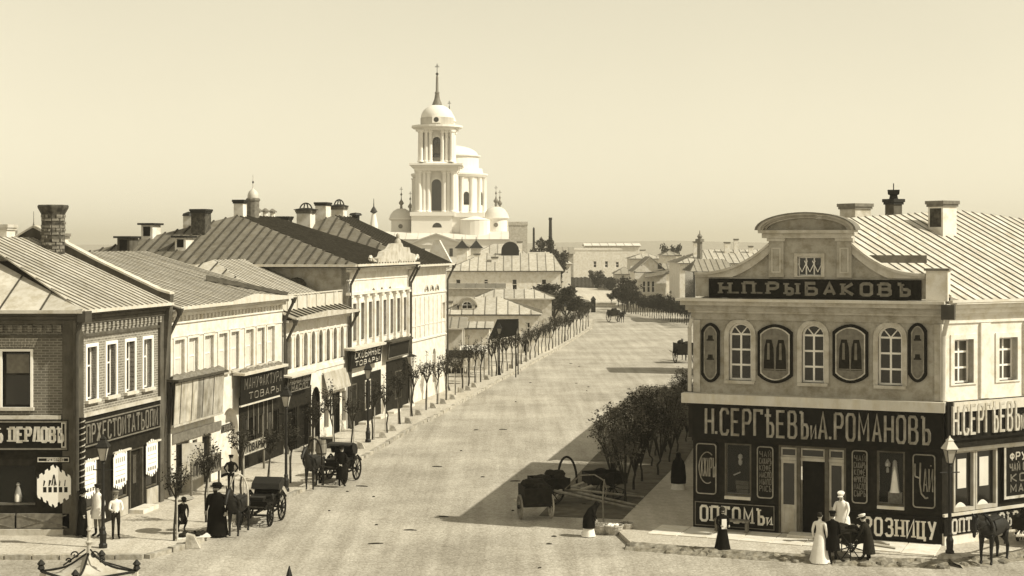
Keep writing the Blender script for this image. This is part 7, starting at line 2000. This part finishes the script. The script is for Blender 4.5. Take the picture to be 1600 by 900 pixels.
p = G(1069, 568); cart((p.x + .1, p.y + 1.0, 0), R(190), 'dark cart seen from behind near the drainpipe of the corner shop', (1.5, 1.8, 1.0), (2.0, .1), 'cloth_dark', .75, 'dark_wood')
horse((p.x + .5, p.y + 3.5, 0), R(190), 'dark horse ahead of the cart near the drainpipe', 'hide_bay', 0.0)
p = G(964, 504.5); cart((p.x - .3, p.y + 2.6, 0), R(22), 'tiny dark cart far up the road', (1.2, 1.5, .8), (2.0, .1), 'cloth_dark', .8, 'dark_wood')
horse((p.x + .6, p.y + .4, 0), R(22), 'tiny dark horse far up the road pulling a cart', 'hide_black', .2)

p = G(943, 815)
t = thing('leaning_pole', 'pale upright pole with a bent stick tied to its top, standing beside the straw baskets', 'pole', place(p))
MB().path([(0, 0, 0), (-.03, 0, .9), (.03, 0, 1.65)], .035, 7, .028).build('upright', 'board_wood', t)
MB().path([(.03, 0, 1.6), (-.35, .1, 1.82), (-.9, .2, 1.78), (-1.5, .4, 1.2)], .03, 6, .02).path([(.03, 0, 1.6), (.12, 0, 1.3), (.06, .05, .9)], .02, 5).build('bent_stick', 'grey_wood', t, smooth=True)
p = G(1000, 800)
for k, (x0_, y0_, x1_, y1_) in enumerate(((866, 790, 1004, 800), (880, 784, 1010, 795))):
    a_, b_ = G(x0_, y0_), G(x1_, y1_); d_ = b_ - a_
    t = thing('long_pole', ['long grey pole lying from the box cart towards the pavement', 'second grey pole lying just behind, under the bushy trees'][k], 'pole', place(a_, math.atan2(d_.y, d_.x)))
    MB().tube((0, 0, .62 - .1 * k), (d_.length, 0, .06), .06, .05, 7).build('pole', 'board_wood', t)

# ------------------------------------------------------------------ people
DOWN, FWD, HIPS, BACK, REACH, BEND, WALK = (0, 'down', 'stand', 0.0), (0, 'fwd', 'stand', 0.0), (0, 'hips', 'stand', 0.0), (0, 'back', 'stand', 0.0), (18, 'reach', 'stand', 0.0), (48, 'reach', 'stand', 0.0), (4, 'down', 'walk', 0.0)
CROUCH = (30, 'reach', 'crouch', 0.0)
person(G(1281, 879), R(150), 'woman in a long white dress standing with her back turned at the barrow', DOWN, 'cloth_white', 'cloth_white', skirt='cloth_white', hair='hair', sc=.98)
person(G(1301, 880), R(165), 'man in a long black coat beside the woman in white', DOWN, 'cloth_black', 'cloth_black', coat=.45, coat_mat='cloth_black', hat='cap', hair='hair')
pm = fR.M @ Vector((fR.x(1324), -.95, PR)); person(pm, R(-25), 'man in a white coat leaning forward behind the barrow by the entrance', REACH, 'cloth_white', 'cloth_grey', coat=.62, coat_mat='cloth_white', hat='cap', hat_mat='cloth_white', sc=1.06)
person(G(1357, 880), R(-120), 'man in dark clothes and white cap stooping at the barrow wheel', REACH, 'cloth_dark', 'cloth_dark', coat=.35, coat_mat='cloth_dark', hat='cap', hat_mat='cloth_white', sc=.95)
person(G(1129, 864), R(10), 'dark dressed person with a white apron before the shop dado letters', FWD, 'cloth_black', 'cloth_black', skirt='cloth_black', apron=None, shawl=None, hat='kerchief', hat_mat='cloth_dark', sc=.92)
MB().prism([(-.10, .95), (.10, .95), (.09, 1.32), (-.09, 1.32)], -.215, -.17).build('apron', 'cloth_white', COL.objects["person.004"])
person(G(920, 838), R(80), 'woman in a pale skirt and dark shawl bending down over the straw baskets', (34, 'reach', 'stand', 0.0), 'cloth_black', 'cloth_grey', skirt='cloth_white', shawl='cloth_black', sc=.80)
person(G(1060, 769), R(175), 'woman wrapped in a dark shawl over a pale hem on the shaded path', DOWN, 'cloth_black', 'cloth_white', skirt='cloth_white', shawl='cloth_black')
person(G(534, 761), R(170), 'man in a long dark overcoat standing behind the hooded carriage', BACK, 'cloth_black', 'cloth_black', coat=.35, coat_mat='cloth_black', hat='cap', sc=1.05)
person(G(339, 838), R(-20), 'stout coachman in a huge black coat next to the front horse', DOWN, 'cloth_black', 'cloth_black', coat=.06, coat_mat='cloth_black', hat='bowler', beard=True, sc=1.10, fat=1.55)
person(kerb(288, 766), R(60), 'dark dressed woman at the open door of the weathered board shop', FWD, 'cloth_black', 'cloth_black', skirt='cloth_black', hat='kerchief', hat_mat='cloth_dark', sc=1.02)
person(kerb(361, 770), R(5), 'boy in dark jacket with hands on hips before the archway', HIPS, 'cloth_black', 'cloth_black', coat=None, hat='cap', sc=.92)
person(kerb(181, 842), R(25), 'man in a pale jacket and dark trousers beside the corner gas lamp', FWD, 'cloth_white', 'cloth_dark', hat='cap', hat_mat='cloth_grey', sc=.98)
person(kerb(153, 838), R(-30), 'broad man in a white smock half hidden by the corner gas lamp', DOWN, 'cloth_white', 'cloth_grey', coat=.62, coat_mat='cloth_white', hat='cap', hat_mat='cloth_dark', sc=1.08)
person(kerb(129, 839), R(100), 'bulky dark coated figure pressed against the corner of the brick house', DOWN, 'cloth_black', 'cloth_black', coat=.10, coat_mat='cloth_black', hat='brim', sc=.98)
person(kerb(283, 834), R(30), 'dark crouching figure under a wide tray beside the first staked tree', CROUCH, 'cloth_black', 'cloth_black', coat=.45, coat_mat='cloth_black', hat='cap', sc=.82)
person(kerb(822, 556), R(170), 'dark pedestrian walking away along the row of young trees', WALK, 'cloth_black', 'cloth_black', coat=.4, coat_mat='cloth_black', hat='bowler', sc=1.05)
person(kerb(640, 605), R(30), 'small dark pedestrian under the white hanging lamp', WALK, 'cloth_dark', 'cloth_dark', coat=.5, coat_mat='cloth_dark', hat='cap')
person(kerb(618, 620), R(0), 'small pale dressed woman by the far shop doors of the pilaster house', DOWN, 'cloth_grey', 'cloth_grey', skirt='cloth_grey', hat='kerchief', hat_mat='cloth_white')

# straw and droppings scattered on the road
q = MB(); rr = random.Random(5)
for k in range(42):
    y = rr.uniform(49, 150) if k % 3 else rr.uniform(49, 75); x0 = -11 + (y - 56) * .16; x = rr.uniform(x0 + 1, x0 + 18)
    l, w = rr.choice((.06, .08, .1, .14, .3)) * rr.uniform(.7, 1.3), rr.uniform(.025, .06)
    a = rr.gauss(0, .35)
    q.T = Matrix.Translation((x, y, 0)) @ Matrix.Rotation(a, 4, 'Z')
    q.lathe([(1.0, -.02), (.8, .02), (.3, .035)], 6, (0, 0, 0), l, w)
q.build('road_litter', 'bark', None, kind='stuff')['label'] = 'scattered straw and droppings lying on the pale road'

# ------------------------------------------------------------------ air
hz_ = bpy.data.materials.new('haze'); hz_.use_nodes = True
t_ = hz_.node_tree
for n in list(t_.nodes): t_.nodes.remove(n)
ov_ = t_.nodes.new('ShaderNodeOutputMaterial'); pv_ = t_.nodes.new('ShaderNodeVolumePrincipled')
pv_.inputs['Color'].default_value = (1.0, .95, .82, 1); pv_.inputs['Density'].default_value = HAZE = .00032
pv_.inputs['Anisotropy'].default_value = .2
t_.links.new(pv_.outputs[0], ov_.inputs['Volume'])
MATS['haze'] = hz_
MB().box(-7500, 7500, -300, 9500, -2.0, 66).build('haze', 'haze', None, kind='stuff')['label'] = 'thin pale summer haze over the street'
